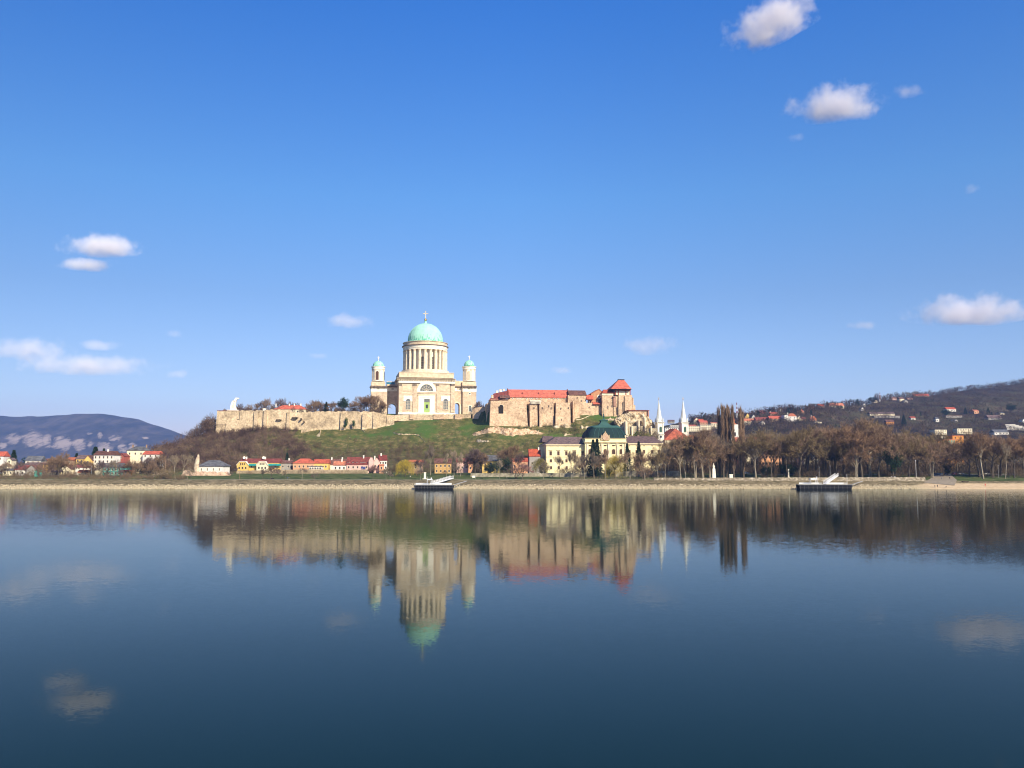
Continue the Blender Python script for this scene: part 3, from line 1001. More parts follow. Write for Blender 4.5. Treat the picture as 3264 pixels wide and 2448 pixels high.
    # side windows in white fields
    for x0, x1, w0, w1 in ((627, 760, 661, 730), (1180, 1312, 1212, 1281)):
        xc = (w0 + w1) / 2
        m = MB()
        # white field around the window head
        cx2, zc = B.at(8, xc, 1380, -.35); wl, _ = B.at(8, w0, 1380, -.35); fl, ztop = B.at(8, x0, 1295, -.35); fr_, _ = B.at(8, x1, 1295, -.35)
        archwall(m, fl, fr_, -.45, .1, zc, ztop, cx2, 2 * (cx2 - wl), B.at(8, xc, 1342, -.35)[1])
        m.build('window_surround', WHITE, body)
        _, z0 = B.at(8, xc, 1497, -.35)
        m = MB(); m.prism(arch(cx2, 2 * (cx2 - wl), z0, B.at(8, xc, 1342, -.35)[1]), -.25, .1); w = m.build('window', GREYGLASS, body)
        m = MB()
        for q in (-.33, .33):
            m.box(cx2 + q * (cx2 - wl) - .08, cx2 + q * (cx2 - wl) + .08, -.32, -.2, z0, zc)
        for q in range(1, 6):
            m.box(wl, 2 * cx2 - wl, -.31, -.2, z0 + q * 1.4, z0 + q * 1.4 + .13)
        rect(m, w0 - 3, w0, 1380, 1497, -.4, .1); rect(m, w1, w1 + 3, 1380, 1497, -.4, .1); rect(m, w0 - 8, w1 + 8, 1497, 1504, -.6, .1)
        m.build('window_frame', CREAM, w)
    # drum
    dd = D / 2 + .5
    cx, zc0 = B.at(8, 944, 955, dd); _, zc1 = B.at(8, 944, 930, dd - 20)
    m = MB(); m.lathe([(22.2, zc0 - 2), (22.2, zc0 + 1.0), (21.2, zc0 + 1.0), (21.2, zc1)], cx, dd, 48); m.build('drum_base', CREAM, root)
    zcap = B.at(8, 944, 604, dd - 20)[1]
    RI, RC = 16.8, 19.4
    drm = MB().lathe([(RI, zc1 - .5), (RI, zcap + .5)], cx, dd, 60).build('drum', WHITE, root, smooth=False)
    for k in range(24):
        a = -PI / 2 + 2 * PI * (k + .62) / 24
        px_, py_ = cx + RC * math.cos(a), dd + RC * math.sin(a)
        c = MB().lathe([(1.65, zc1), (1.65, zc1 + .6), (1.4, zc1 + .9), (1.28, zcap - 1.6)], px_, py_, 12).build('column', CREAM, root, smooth=False)
        MB().lathe([(1.28, zcap - 1.6), (1.65, zcap - .9), (1.75, zcap + .05)], px_, py_, 8).build('capital', TAN, c)
        if k % 2 == 0:
            a = -PI / 2 + 2 * PI * (k + 1.12) / 24
            e = MB(); zt = B.at(8, 944, 722, dd - 17)[1]; zb = B.at(8, 944, 905, dd - 17)[1]
            e.box(-1.3, 1.3, -.12, .3, zb, zt); w = e.build('window', GLASS, root)
            w.location = (cx + RI * math.cos(a), dd + RI * math.sin(a), 0); w.rotation_euler.z = a + PI / 2
            e = MB(); e.box(-.1, .1, -.2, -.1, zb, zt)
            for q in range(1, 5):
                e.box(-1.3, 1.3, -.2, -.1, zb + (zt - zb) * q / 5 - .07, zb + (zt - zb) * q / 5 + .07)
            e.box(-1.55, 1.55, -.3, .1, zt, zt + .35); e.box(-1.55, 1.55, -.3, .1, zb - .3, zb)
            e.build('window_frame', CREAM, w)
    z = lambda y, d=20.5: B.at(8, 944, y, dd - d)[1]
    m = MB(); m.lathe([(19.2, z(604)), (20.6, z(604)), (20.6, z(586)), (20.9, z(584)), (20.9, z(566)), (21.1, z(564)), (21.1, z(550))], cx, dd, 60); ent = m.build('entablature', WHITE, root)
    m = MB(); m.lathe([(21.1, z(550)), (21.9, z(546)), (21.9, z(537)), (20.6, z(534))], cx, dd, 60); m.build('cornice', DARKTRIM, ent)
    m = MB(); m.lathe([(20.6, z(537)), (20.6, z(496)), (21.2, z(492)), (21.2, z(486)), (17, z(484)), (17, z(480))], cx, dd, 60); m.build('attic_ring', TAN, ent)
    zd = B.at(8, 944, 475, dd - 16.8)[1]; zt = B.at(8, 935, 236, dd)[1]
    prof = [(17.5, -.8), (17.5, -.1), (16.7, 0), (16.7, .5)]
    for k in range(1, 25):
        t = PI / 2 * k / 24
        prof.append((max(.9, 16.55 * math.cos(t)), .5 + (zt - zd - .5) * math.sin(t)))
    dome = MB().lathe(prof, 0, 0, 72).build('dome', COPPER, root, loc=(cx, dd, zd), smooth=True)
    m = MB(); h = zt - zd
    for k in range(24):
        a = 2 * PI * k / 24
        for j in range(4, 27, 2):
            p0, p1 = prof[min(j, 27)], prof[min(j + 2, 27)]
            m.tube(((p0[0] + .05) * math.cos(a), (p0[0] + .05) * math.sin(a), p0[1]), ((p1[0] + .05) * math.cos(a), (p1[0] + .05) * math.sin(a), p1[1]), .09, n=3)
    m.build('dome_rib', COPPER, dome)
    q = lambda y: B.at(8, 935, y, dd)[1] - zd
    MB().lathe([(1.6, q(240)), (1.3, q(230)), (1.0, q(215)), (1.3, q(205)), (.6, q(200))], 0, 0, 16).build('lantern', COPPER, dome)
    MB().ball((0, 0, q(181)), 1.25, 14, 10).build('ball', GOLD, dome)
    m = MB(); m.box(-.28, .28, -.25, .25, q(165), q(62)); m.box(-2.0, 2.0, -.25, .25, q(97), q(87))
    for (sx_, sz_) in ((-2.1, q(92)), (2.1, q(92)), (0, q(58))):
        m.ball((sx_, 0, sz_), .5, 8, 6)
    m.build('cross', mat('pale_gilding', (0.75, 0.62, 0.42), rough=.4), dome)

    # side towers with round turrets, and the links with their passages
    def tower(x0, x1, dt, tx0, tx1, dx0, dx1, dome_base, dome_top, fin, blind, strings):
        m = MB(); a, b, _, ztop = rect(m, x0 + 3, x1 - 3, 1240, 1600, dt, dt + 12); t = m.build('corner_tower', BROWNST, root)
        w = b - a; dcen = dt + 6
        m = MB(); rect(m, x0, x1, 1183, 1241, dt - .3, dt + 12.3); m.build('frieze', WHITE, t)
        m = MB(); rect(m, x0 - 12, x1 + 8, 1150, 1165, dt - 1.8, dt + 13.6); rect(m, x0 - 4, x1 + 2, 1165, 1184, dt - .9, dt + 12.9)
        aa, z0 = B.at(8, x0 - 6, 1178, dt - 1.3); bb, z1 = B.at(8, x1 + 4, 1164, dt - 1.3)
        x = aa
        while x < bb:
            m.box(x, x + .6, dt - 1.6, dt - .8, z0, z1); x += 1.3
        m.build('cornice', DARKTRIM, t)
        m = MB(); rect(m, tx0 - 6, tx1 + 10, 1088, 1151, dt + .6, dt + 11.4); m.build('podium', TAN, t)
        cx = (B.at(8, tx0, 1000, dcen)[0] + B.at(8, tx1, 1000, dcen)[0]) / 2
        r = (B.at(8, tx1, 1000, dcen)[0] - B.at(8, tx0, 1000, dcen)[0]) / 2
        zz = lambda y: B.at(8, (tx0 + tx1) / 2, y, dcen)[1]
        m = MB(); m.lathe([(r, zz(1088)), (r, zz(1076)), (r * .95, zz(1074)), (r * .95, zz(918)), (r * 1.03, zz(914)), (r * 1.03, zz(885)), (r * 1.12, zz(880)), (r * 1.12, zz(872))], cx, dcen, 32)
        tt = m.build('turret', WHITE, t)
        for k in range(8):
            an = -PI / 2 + B.a * -1 + PI / 4 * (k + .5)
            m = MB(); m.box(-.55, .55, -.35, .3, zz(1074), zz(935)); m.box(-.8, .8, -.5, .3, zz(935), zz(920)); m.box(-.75, .75, -.5, .3, zz(1080), zz(1072))
            p = m.build('pilaster', CREAM, tt); p.location = (cx + r * .93 * math.cos(an), dcen + r * .93 * math.sin(an), 0); p.rotation_euler.z = an + PI / 2
        for k in range(4):
            an = -PI / 2 - B.a + PI / 2 * k
            m = MB(); m.prism(arch(0, 2.5, zz(1072), zz(942)), -.12, .35)
            p = m.build('belfry_opening', TAN if blind else mat('brown_louvre', (0.12, 0.06, 0.04)), tt)
            p.location = (cx + r * .95 * math.cos(an), dcen + r * .95 * math.sin(an), 0); p.rotation_euler.z = an + PI / 2
        hh = zz(dome_top) - zz(dome_base); rr = (B.at(8, dx1, 1000, dcen)[0] - B.at(8, dx0, 1000, dcen)[0]) / 2
        MB().lathe([(rr * 1.06, -.3), (rr * 1.06, .1), (rr, .2)] + [(max(.25, rr * math.cos(PI / 2 * k / 10)), .2 + (hh - .2) * math.sin(PI / 2 * k / 10)) for k in range(1, 11)], 0, 0, 32).build('dome', COPPER, t, loc=(cx, dcen, zz(dome_base)), smooth=True)
        m = MB(); zf = zz(dome_top); z2 = zz(fin)
        m.tube((cx, dcen, zf - .2), (cx, dcen, zf + (z2 - zf) * .5), .3, .18); m.ball((cx, dcen, zf + (z2 - zf) * .45), .6, 8, 6)
        m.box(cx - .15, cx + .15, dcen - .12, dcen + .12, zf + (z2 - zf) * .5, z2); m.box(cx - .85, cx + .85, dcen - .12, dcen + .12, z2 - 1.2, z2 - .8)
        m.build('cross', WHITE, t)
        xc = (x0 + x1) / 2 - 8
        m = MB(); rect(m, xc - 14, xc + 14, 1190, 1202, dt - .38, dt); m.build('vent_opening', DARKTRIM, t)
        for y in strings:
            m = MB(); rect(m, x0, x1, y, y + 8, dt - .3, dt + 12.3); m.build('string_course', TAN, t)
        return t, dt
    t, dt = tower(150, 386, 8.5, 162, 350, 168, 333, 870, 786, 716, False, (1335, 1460))
    t, dt = tower(1495, 1698, 9.5, 1497, 1685, 1512, 1660, 858, 776, 706, True, (1335, 1460))
    # round window and arched window of the right tower
    c_, zc = B.at(8, 1600, 1266, dt)
    m = MB(); m.lathe([(1.35, 0), (1.35, .3)], 0, 0, 20); ring = m.build('round_window', WHITE, t, loc=(c_, dt + .05, zc)); ring.rotation_euler.x = PI / 2
    m = MB(); m.lathe([(.75, .3), (.75, .36)], 0, 0, 16); m.build('pane', GLASS, ring)
    c_, z0 = B.at(8, 1603, 1530, dt); z1 = B.at(8, 1603, 1430, dt)[1]
    m = MB(); m.prism(arch(c_, 3.2, z0, z1), dt - .25, dt + .1); w = m.build('window', WHITE, t)
    m = MB(); m.prism(arch(c_, 2.2, z0 + .4, z1 - .6), dt - .32, dt - .2); m.build('pane', GREYGLASS, w)
    # links
    for x0, x1, dl, ax0, ax1, ay, top in ((376, 566, 22, 400, 521, 1412, 1086), (1372, 1500, 12, 1369, 1452, 1402, 1076)):
        m = MB(); a, zt = B.at(8, x0, 1150, dl); b, zb = B.at(8, x1, 1600, dl)
        if x0 > 1000:
            a = xb - .5
        c0, za = B.at(8, ax0, ay, dl); c1, _ = B.at(8, ax1, ay, dl)
        c0 = max(c0, a + .3)
        archwall(m, a, b, dl, dl + 9, zb, zt, (c0 + c1) / 2, c1 - c0, za)
        lk = m.build('link_wing', BROWNST, root)
        m = MB(); rect(m, x0 if x0 < 1000 else 1379, x1, 1184, 1232, dl - .3, dl + 9.3); m.build('frieze', WHITE, lk)
        m = MB(); rect(m, x0 if x0 < 1000 else 1379, x1, 1150, 1168, dl - 1.4, dl + 10); m.build('cornice', DARKTRIM, lk)
        m = MB(); rect(m, x0 + 6 if x0 < 1000 else 1384, x1, top, 1151, dl + .5, dl + 8.5); m.build('parapet', TAN, lk)
        m = MB(); xm = (x0 + x1) / 2; rect(m, xm - 20, xm + 14, 1190, 1204, dl - .4, dl); m.build('vent_opening', DARKTRIM, lk)
        m = MB()
        r0 = (c1 - c0) / 2; cc = (c0 + c1) / 2
        for k in range(12):
            t0, t1 = PI * k / 12, PI * (k + 1) / 12
            m.prism([(cc + r0 * math.cos(t0), za - r0 + r0 * math.sin(t0)), (cc + (r0 + 1.1) * math.cos(t0), za - r0 + (r0 + 1.1) * math.sin(t0)), (cc + (r0 + 1.1) * math.cos(t1), za - r0 + (r0 + 1.1) * math.sin(t1)), (cc + r0 * math.cos(t1), za - r0 + r0 * math.sin(t1))], dl - .3, dl + .1)
        if x0 > 1000:
            m.box(c1, c1 + 1.3, dl - .32, dl + .1, zb, za - r0)
        m.build('arch_surround', CREAM, lk)
    m = MB(); a, zt = B.at(8, 378, 1096, 17.3); b, zb = B.at(8, 500, 1130, 17.3); m.box(a, b, 17.2, 17.6, zb, zt); m.build('sign_board', mat('blue_sheet', (0.04, 0.2, 0.32)), root)


build_basilica()


# ------------------------------------------------------------------ ramparts and retaining walls
def wallrun(name, label, pts, m, thick=7.5, Yoff=0.0, batter=0.06, cat='wall', jag=0.0, parent=None, seed=1, group=None, snap=False):
    """a wall that follows pts of (reg, x, ytop, ybot, Y); ragged top by jag"""
    r = random.Random(seed)
    mb = MB()
    P3 = []
    for i in range(len(pts) - 1):
        a, b = pts[i], pts[i + 1]
        n = max(1, int(abs(rp(b[0], b[1], 0)[0] - rp(a[0], a[1], 0)[0]) / 5))
        for k in range(n + (1 if i == len(pts) - 2 else 0)):
            t = k / n
            ax, at_ = rp(a[0], a[1], a[2]); ab = rp(a[0], a[1], a[3])[1]
            bx, bt = rp(b[0], b[1], b[2]); bb = rp(b[0], b[1], b[3])[1]
            PY = a[4] + (b[4] - a[4]) * t
            if snap:
                PY = gy(ax + (bx - ax) * t, ab + (bb - ab) * t) + .3
            P3.append((ax + (bx - ax) * t, at_ + (bt - at_) * t, ab + (bb - ab) * t, PY))
    o = P(P3[0][0], P3[0][2], P3[0][3])
    vs = []
    for px, yt, yb, Y in P3:
        T, Bm = P(px, yt, Y), P(px, yb, Y)
        h = T.z - Bm.z
        dz = r.uniform(-jag, jag)
        T.z += dz
        y0 = Y - batter * h
        vs += [(Bm.x, y0 - .8 * batter * 10, Bm.z - 2.5), (T.x, Y, T.z), (T.x, Y + thick, T.z), (Bm.x, Y + thick, Bm.z - 2.5)]
    vs = [(a - o.x, b - o.y, c - o.z) for a, b, c in vs]
    fs = []
    for i in range(len(P3) - 1):
        q = 4 * i
        for k in range(4):
            fs.append((q + k, q + 4 + k, q + 4 + (k + 1) % 4, q + (k + 1) % 4))
    fs.append((0, 1, 2, 3)); e = 4 * (len(P3) - 1); fs.append((e + 3, e + 2, e + 1, e))
    mb.add(vs, fs)
    ob = mb.build(name, m, parent, loc=o)
    if label:
        tag(ob, label, cat, group)
    return ob, o


# the long western rampart
WR = empty('rampart', P(765, 1368, 770), 0, 'long weathered stone rampart with buttresses along the left half of the hilltop', 'rampart')


def child_wall(name, pts, m, root, **k):
    ob, o = wallrun(name, None, pts, m, **k)
    ob.parent = root
    ob.location = o - root.location
    return ob


child_wall('wall', [(2, 1075, 362, 610, 772), (2, 1180, 360, 590, 772), (2, 1270, 360, 560, 773), (2, 1390, 357, 560, 773), (2, 1430, 352, 600, 774), (2, 1520, 350, 650, 774), (2, 1720, 350, 610, 775),
                    (2, 1745, 382, 625, 775), (2, 1950, 382, 600, 776), (3, 0, 376, 600, 776), (3, 340, 370, 610, 777), (3, 560, 370, 590, 778), (3, 730, 372, 580, 778), (3, 890, 402, 550, 779), (3, 950, 415, 548, 780)], WALLST, WR, jag=.55, batter=.05)


def buttress(reg, x0, x1, yt, yb, Y, prot, m, root, tx=0.1, top=.5):
    p = P(*rp(reg, (x0 + x1) / 2, yb), Y - prot)
    zt = P(*rp(reg, (x0 + x1) / 2, yt), Y - prot).z - p.z
    w = (x1 - x0) / REG[reg][2] * Y / FOC
    mb = MB()
    s = top
    vs = [(-w / 2, 0, -3), (w / 2, 0, -3), (w / 2, prot + 2, -3), (-w / 2, prot + 2, -3),
          (-w / 2 * (1 - tx), prot * s, zt), (w / 2 * (1 - tx), prot * s, zt), (w / 2 * (1 - tx), prot + 2, zt + .3), (-w / 2 * (1 - tx), prot + 2, zt + .3)]
    mb.add(vs, [(0, 3, 2, 1), (4, 5, 6, 7), (0, 1, 5, 4), (1, 2, 6, 5), (2, 3, 7, 6), (3, 0, 4, 7)])
    return mb.build('buttress', m, root, loc=p - root.location, rot=R(6))


for a in ((2, 1250, 1300, 370, 570, 773), (2, 1375, 1415, 360, 565, 773), (2, 1675, 1715, 380, 590, 775), (3, 340, 415, 385, 608, 777), (3, 625, 690, 400, 580, 778), (3, 765, 825, 385, 575, 779), (3, 940, 1045, 440, 548, 781)):
    buttress(a[0], a[1], a[2], a[3], a[4], a[5], 3.2, WALLST, WR)
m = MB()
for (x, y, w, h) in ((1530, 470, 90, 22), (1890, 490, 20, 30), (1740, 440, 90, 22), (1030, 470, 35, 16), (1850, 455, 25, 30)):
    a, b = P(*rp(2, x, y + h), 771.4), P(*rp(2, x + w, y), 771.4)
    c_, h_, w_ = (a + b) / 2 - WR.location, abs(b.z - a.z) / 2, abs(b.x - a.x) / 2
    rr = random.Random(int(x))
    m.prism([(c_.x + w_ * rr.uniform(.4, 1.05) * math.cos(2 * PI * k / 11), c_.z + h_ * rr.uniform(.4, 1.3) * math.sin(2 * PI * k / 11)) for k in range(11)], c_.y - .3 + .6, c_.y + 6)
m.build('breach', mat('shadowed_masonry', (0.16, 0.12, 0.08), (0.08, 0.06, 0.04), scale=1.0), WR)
# big round-cornered bastion
p0 = P(*rp(2, 925, 640), 771)
BA = empty('bastion', p0, R(6), 'angular stone bastion under the white statue, leftmost part of the fortress', 'bastion')
wL = (P(*rp(2, 760, 640), 771) - p0).x; wR = (P(*rp(2, 1090, 640), 771) - p0).x
zT = P(*rp(2, 925, 366), 771).z - p0.z; zL = P(*rp(2, 925, 545), 771).z - p0.z
MB().box(wL, wR, 0, 22, -6, zL, .6, .4).build('lower_wall', WALLST, BA)
MB().box(wL + .4, wR, .3, 22, zL, zT, .6, .6).build('upper_wall', WALLST, BA)
MB().box(wL + .1, wR, -.1, 22, zL - .15, zL + .25).build('string_course', DARKTRIM, BA)
MB().box(wL + .8, wR - .3, .6, 21.6, zT, zT + .5).build('coping', tiles('brick_coping', (0.3, 0.12, 0.07)), BA)
x = (P(*rp(2, 880, 640), 771) - p0).x; x1 = (P(*rp(2, 1085, 640), 771) - p0).x; z = P(*rp(2, 925, 480), 771).z - p0.z
MB().box(x, x1, -2.5, 3, -5, z, 1.5, 2.2).build('buttress', WALLST, BA)

# parapet in front of the basilica
pts = [(3, 945, 418, 470, 783), (3, 1060, 418, 462, 783), (3, 1250, 414, 460, 784), (3, 1400, 412, 456, 784), (3, 1560, 412, 452, 784), (3, 1830, 410, 450, 785), (3, 1925, 412, 440, 785), (3, 2040, 405, 440, 785)]
ob, o = wallrun('terrace_wall', 'low stone terrace wall in front of the basilica', pts, WALLST, thick=7.5, jag=.25)
TW = ob
for x0, x1 in ((1240, 1290), (1550, 1690), (1828, 1925)):
    p = P(*rp(3, (x0 + x1) / 2, 458), 782.6)
    w = (x1 - x0) / 4.066 * 783 / FOC
    MB().box(-w / 2, w / 2, 0, 3, -1, 3.4, .1, .1).build('pier', CASTLE, TW, loc=p - TW.location)
ob, o = wallrun('terrace_wall', 'pale curved wall between the basilica and the red-roofed castle', [(3, 2060, 350, 430, 783), (3, 2090, 325, 432, 782), (3, 2190, 312, 432, 780), (3, 2260, 305, 440, 776)], CASTLE, thick=7, jag=.1)

# the white monument on the bastion
SR = empty('monument', P(*rp(2, 990, 360), 776), R(5), 'tall white curved monument of two leaning figures on the bastion', 'monument')
s0 = SR.location
f2 = lambda x, y: (P(*rp(2, x, y), 776).x - s0.x, P(*rp(2, x, y), 776).z - s0.z)
m = MB()
outl = [(957, 357), (1035, 357), (1028, 330), (1020, 300), (1022, 270), (1030, 235), (1042, 214), (1064, 206), (1060, 196), (1022, 193), (1012, 212), (1000, 228), (980, 238), (974, 252), (962, 285), (955, 320)]
m.prism([f2(*q) for q in outl], -1.1, 1.1)
m.build('arch_of_figures', WHITE, SR)
a, b = f2(920, 360), f2(1060, 352)
MB().box(a[0], b[0], -2.5, 2.5, a[1] - .6, b[1]).build('plinth', WHITE, SR)
m = MB()
for q in ((995, 275), (990, 300), (990, 318)):
    c = f2(*q); m.box(c[0] - .25, c[0] + .25, -1.25, -.9, c[1] - .4, c[1] + .4)
m.build('gap', mat('shadow_grey', (0.3, 0.3, 0.27)), SR)
x, z = f2(1010, 235)
MB().ball((x, -.9, z), .9, 10, 8).build('head', WHITE, SR)
p = P(*rp(2, 1394, 362), 776)
tag(MB().box(-1.2, 1.2, -1, 1, -1, 1.7).box(-1.35, 1.35, -1.15, 1.15, 1.7, 2.0).build('kiosk', WHITE, loc=p), 'small white hut on top of the rampart', 'hut')
# ------------------------------------------------------------------ the castle
CS = Fr(1685, 1350, 756, 8)


def crect(mb, x0, x1, y0, y1, d0, d1, tx=0, ty=0, reg=4, F=None, sink=0):
    F = F or CS
    a, zt = F.at(reg, x0, y0, d0)
    b, zb = F.at(reg, x1, y1, d0)
    mb.box(a, b, d0, d1, zb - sink, zt, tx, ty)
    return a, b, zb, zt


def frame_gable(F, mb, reg, x0, x1, yr, ye, d0, d1, o=.5, inset=0.0, axis='x', t=.3):
    a, z0 = F.at(reg, x0, ye, d0); b, _ = F.at(reg, x1, ye, d0)
    dm = (d0 + d1) / 2 if axis == 'x' else d0 + inset
    z1 = F.at(reg, (x0 + x1) / 2, yr, dm)[1]
    mb.gable(a, b, d0, d1, z0, z1, axis, o, inset, t)
    return a, b, z0, z1


def build_castle():
    r = empty('castle', CS.o, CS.a, 'long stone castle with red tiled roofs and square tower beside the domed basilica', 'castle')
    # battered bastion with the great arched opening
    m = MB(); crect(m, 245, 744, 395, 690, 0, 26, 1.2, 1.6, sink=5)
    w = m.build('bastion_wall', CASTLE, r)
    cx, z0 = CS.at(4, 397, 556, .4); z1 = CS.at(4, 397, 447, .4)[1]
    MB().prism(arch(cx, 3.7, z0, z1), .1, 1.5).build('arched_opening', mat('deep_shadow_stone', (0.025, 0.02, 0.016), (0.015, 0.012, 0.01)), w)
    m = MB()
    for k in range(10):
        t0, t1 = PI * k / 10, PI * (k + 1) / 10
        m.prism([(cx + q * math.cos(t), z1 - 1.85 + q * math.sin(t)) for q, t in ((1.85, t0), (2.3, t0), (2.3, t1), (1.85, t1))], .2, .7 + .4)
    m.build('arch_surround', TAN, w)
    # walls and buttresses to the right of it: each stands out on its own
    segs = [((735, 1345, 432, 690), 9, 27), ((762, 872, 428, 690), 1.0, 14), ((888, 1084, 410, 700), 0.6, 14), ((1102, 1300, 418, 690), -1.0, 14), ((1325, 1347, 402, 600), .5, 14)]  # slots between the segments are added to give dark strips of shade
    for (x0, x1, y0, y1), d0, d1 in segs:
        m = MB(); crect(m, x0, x1, y0, y1, d0, d1, .4, .7, sink=5); m.build('wall', CASTLE, r)
    for x0, x1, y0, y1, d0 in ((768, 800, 555, 700, -1.6), (893, 932, 560, 700, -2.2), (1102, 1135, 560, 705, -3.6), (1322, 1425, 585, 672, 2)):
        m = MB(); crect(m, x0, x1, y0, y1, d0, d0 + 8, .3, 1.6, sink=5); m.build('buttress', CASTLE, r)
    # corbelled parapet
    m = MB(); crect(m, 768, 918, 392, 406, -.6, 6); 
    for k in range(9):
        x = 782 + k * 15; crect(m, x, x + 6, 404, 436, -.2, 4)
    m.build('machicolation', WHITE, r)
    m = MB()
    for x, y in ((826, 488), (935, 488), (1050, 492), (1175, 495), (1272, 488), (1018, 462), (1180, 640)):
        d = 1.1 if x < 870 else (.7 if x < 1090 else -.9)
        crect(m, x - 5, x + 5, y - 11, y + 11, d - .35, d + 2)
    m.build('arrow_slit', DARKTRIM, r)
    # long hall with a red roof
    m = MB(); crect(m, 515, 1250, 345, 420, 12, 26, sink=8); hall = m.build('hall', CASTLE, r)
    m = MB(); frame_gable(CS, m, 4, 500, 1268, 254, 350, 11.5, 27, .4); m.build('roof', REDROOF, hall)
    m = MB(); a, z0 = CS.at(4, 1268, 350, 11.5); z1 = CS.at(4, 1268, 250, 19)[1]; m.prismx([(10.8, z0 - .1), (19.25, z1 + .3), (27.7, z0 - .1), (27, z0 - .6), (19.25, z1 - .6), (11.5, z0 - .6)], a + .2, a + 1.0)
    a, _ = CS.at(4, 500, 350, 11.5); m.prismx([(10.8, z0 - .1), (19.25, z1 + .3), (27.7, z0 - .1), (27, z0 - .6), (19.25, z1 - .6), (11.5, z0 - .6)], a - .8, a - .2)
    m.build('verge', DARKRED, hall)
    for x in (545, 600, 628, 655, 725, 772, 800, 862, 915, 1015, 1085, 1135, 1232):
        c, z = CS.at(4, x, 367, 11.8)
        w = MB().lathe([(.75, 0), (.75, .25)], 0, 0, 12).build('round_window', WHITE, hall, loc=(c, 11.95, z)); w.rotation_euler.x = PI / 2
        MB().lathe([(.42, .25), (.42, .3)], 0, 0, 10).build('pane', GLASS, w)
    for x in (672, 883, 1090):
        m = MB(); c, z = CS.at(4, x, 305, 14); m.box(c - .3, c + .3, 14, 15, z - 1.2, z + 1.2); m.build('roof_vent', DARKRED, hall)
    # darker left wing with chimneys
    m = MB(); crect(m, 262, 515, 372, 420, 8, 26, sink=8); w = m.build('west_wing', CASTLE, r)
    m = MB()
    q = lambda x, y, d: (CS.at(4, x, y, d)[0], d, CS.at(4, x, y, d)[1])
    vs = [q(238, 388, 7), q(375, 386, 7), q(515, 362, 10), q(515, 362, 27), q(238, 388, 27), q(300, 302, 16), q(494, 262, 18)]
    m.add(vs, [(0, 1, 5), (1, 2, 6, 5), (2, 3, 6), (3, 4, 5, 6), (4, 0, 5), (0, 4, 3, 2, 1)])
    m.build('roof', DARKRED, w)
    m = MB(); crect(m, 372, 510, 345, 364, 6, 12); a, z0 = CS.at(4, 368, 362, 6)
    m = MB(); frame_gable(CS, m, 4, 385, 508, 325, 362, 5.5, 12, .3); m.build('lean_to_roof', BROWNROOF, w)
    for x0, x1, y0, y1 in ((331, 358, 268, 292), (376, 404, 250, 282), (420, 440, 246, 268)):
        m = MB(); crect(m, x0, x1, y0, y1, 17, 19.5); crect(m, x0 - 2, x1 + 2, y0 - 3, y0 + 2, 16.7, 19.8); m.build('chimney', WHITE, w)
    m = MB(); crect(m, 270, 296, 322, 360, 9, 12); m.build('chimney', TAN, w)
    m = MB(); crect(m, 205, 262, 430, 600, 8, 24, .5, .5, sink=5); m.build('west_buttress', CASTLE, r)
    # brownish roof and wall beyond
    m = MB(); crect(m, 1262, 1500, 322, 560, 9, 24, sink=6); w = m.build('wall', CASTLE, r)
    m = MB(); a, b, z0, z1 = frame_gable(CS, m, 4, 1284, 1500, 262, 326, 9, 22, .4, 0); m.build('roof', BROWNROOF, w)
    m = MB(); crect(m, 1322, 1345, 400, 570, 6, 20, .3, .5, sink=5); crect(m, 1345, 1720, 420, 550, 7.5, 24, .2, .6, sink=7)
    w = m.build('wall', CASTLE, r)
    m = MB()
    for x, y in ((1540, 480), (1630, 468), (1680, 468), (1385, 355), (1440, 395), (1540, 410)):
        d = 7.8 if y > 400 else 8.8
        crect(m, x - 6, x + 6, y - 10, y + 10, d - .35, d + 2)
    m.build('arrow_slit', DARKTRIM, w)
    for x0, x1, yr, ye, d0 in ((1508, 1592, 320, 378, 7), (1592, 1708, 412, 440, 6.2)):
        m = MB(); frame_gable(CS, m, 4, x0, x1, yr, ye, d0, d0 + 7, .2, 0); w2 = m.build('roof', REDROOF, w)
    # chapel with the rose window: gable towards the river
    c0, zb = CS.at(4, 1563, 440, 10); c1, _ = CS.at(4, 1712, 440, 10)
    cm, zt = CS.at(4, 1665, 250, 10); _, zl = CS.at(4, 1563, 312, 10); _, zr = CS.at(4, 1712, 290, 10)
    ch = MB().prism([(c0, zb - 5), (c1, zb - 5), (c1, zr), (cm, zt), (c0, zl)], 10, 24).build('chapel', mat('chapel_brick', (0.52, 0.27, 0.14), (0.38, 0.19, 0.1), scale=.6), r)
    m = MB(); m.add([(c0 - .3, 9.6, zl - .1), (cm, 9.6, zt), (cm, 9.6, zt + .5), (c0 - .3, 9.6, zl + .4), (c0 - .3, 24, zl - .1), (cm, 24, zt), (cm, 24, zt + .5), (c0 - .3, 24, zl + .4), (c1 + .2, 9.6, zr - .1), (c1 + .2, 9.6, zr + .4), (c1 + .2, 24, zr - .1), (c1 + .2, 24, zr + .4)],
                    [(0, 1, 2, 3), (4, 5, 6, 7), (3, 2, 6, 7), (0, 4, 5, 1), (1, 8, 9, 2), (5, 10, 11, 6), (2, 9, 11, 6), (1, 5, 10, 8), (0, 3, 7, 4), (8, 10, 11, 9)]); m.build('roof', ORANGEROOF, ch)
    c, z = CS.at(4, 1666, 342, 9.6)
    w = MB().lathe([(1.75, 0), (1.75, .3)], 0, 0, 20).build('rose_window', WHITE, ch, loc=(c, 10.05, z)); w.rotation_euler.x = PI / 2
    MB().lathe([(1.05, .3), (1.05, .36)], 0, 0, 16).build('pane', GREYGLASS, w)
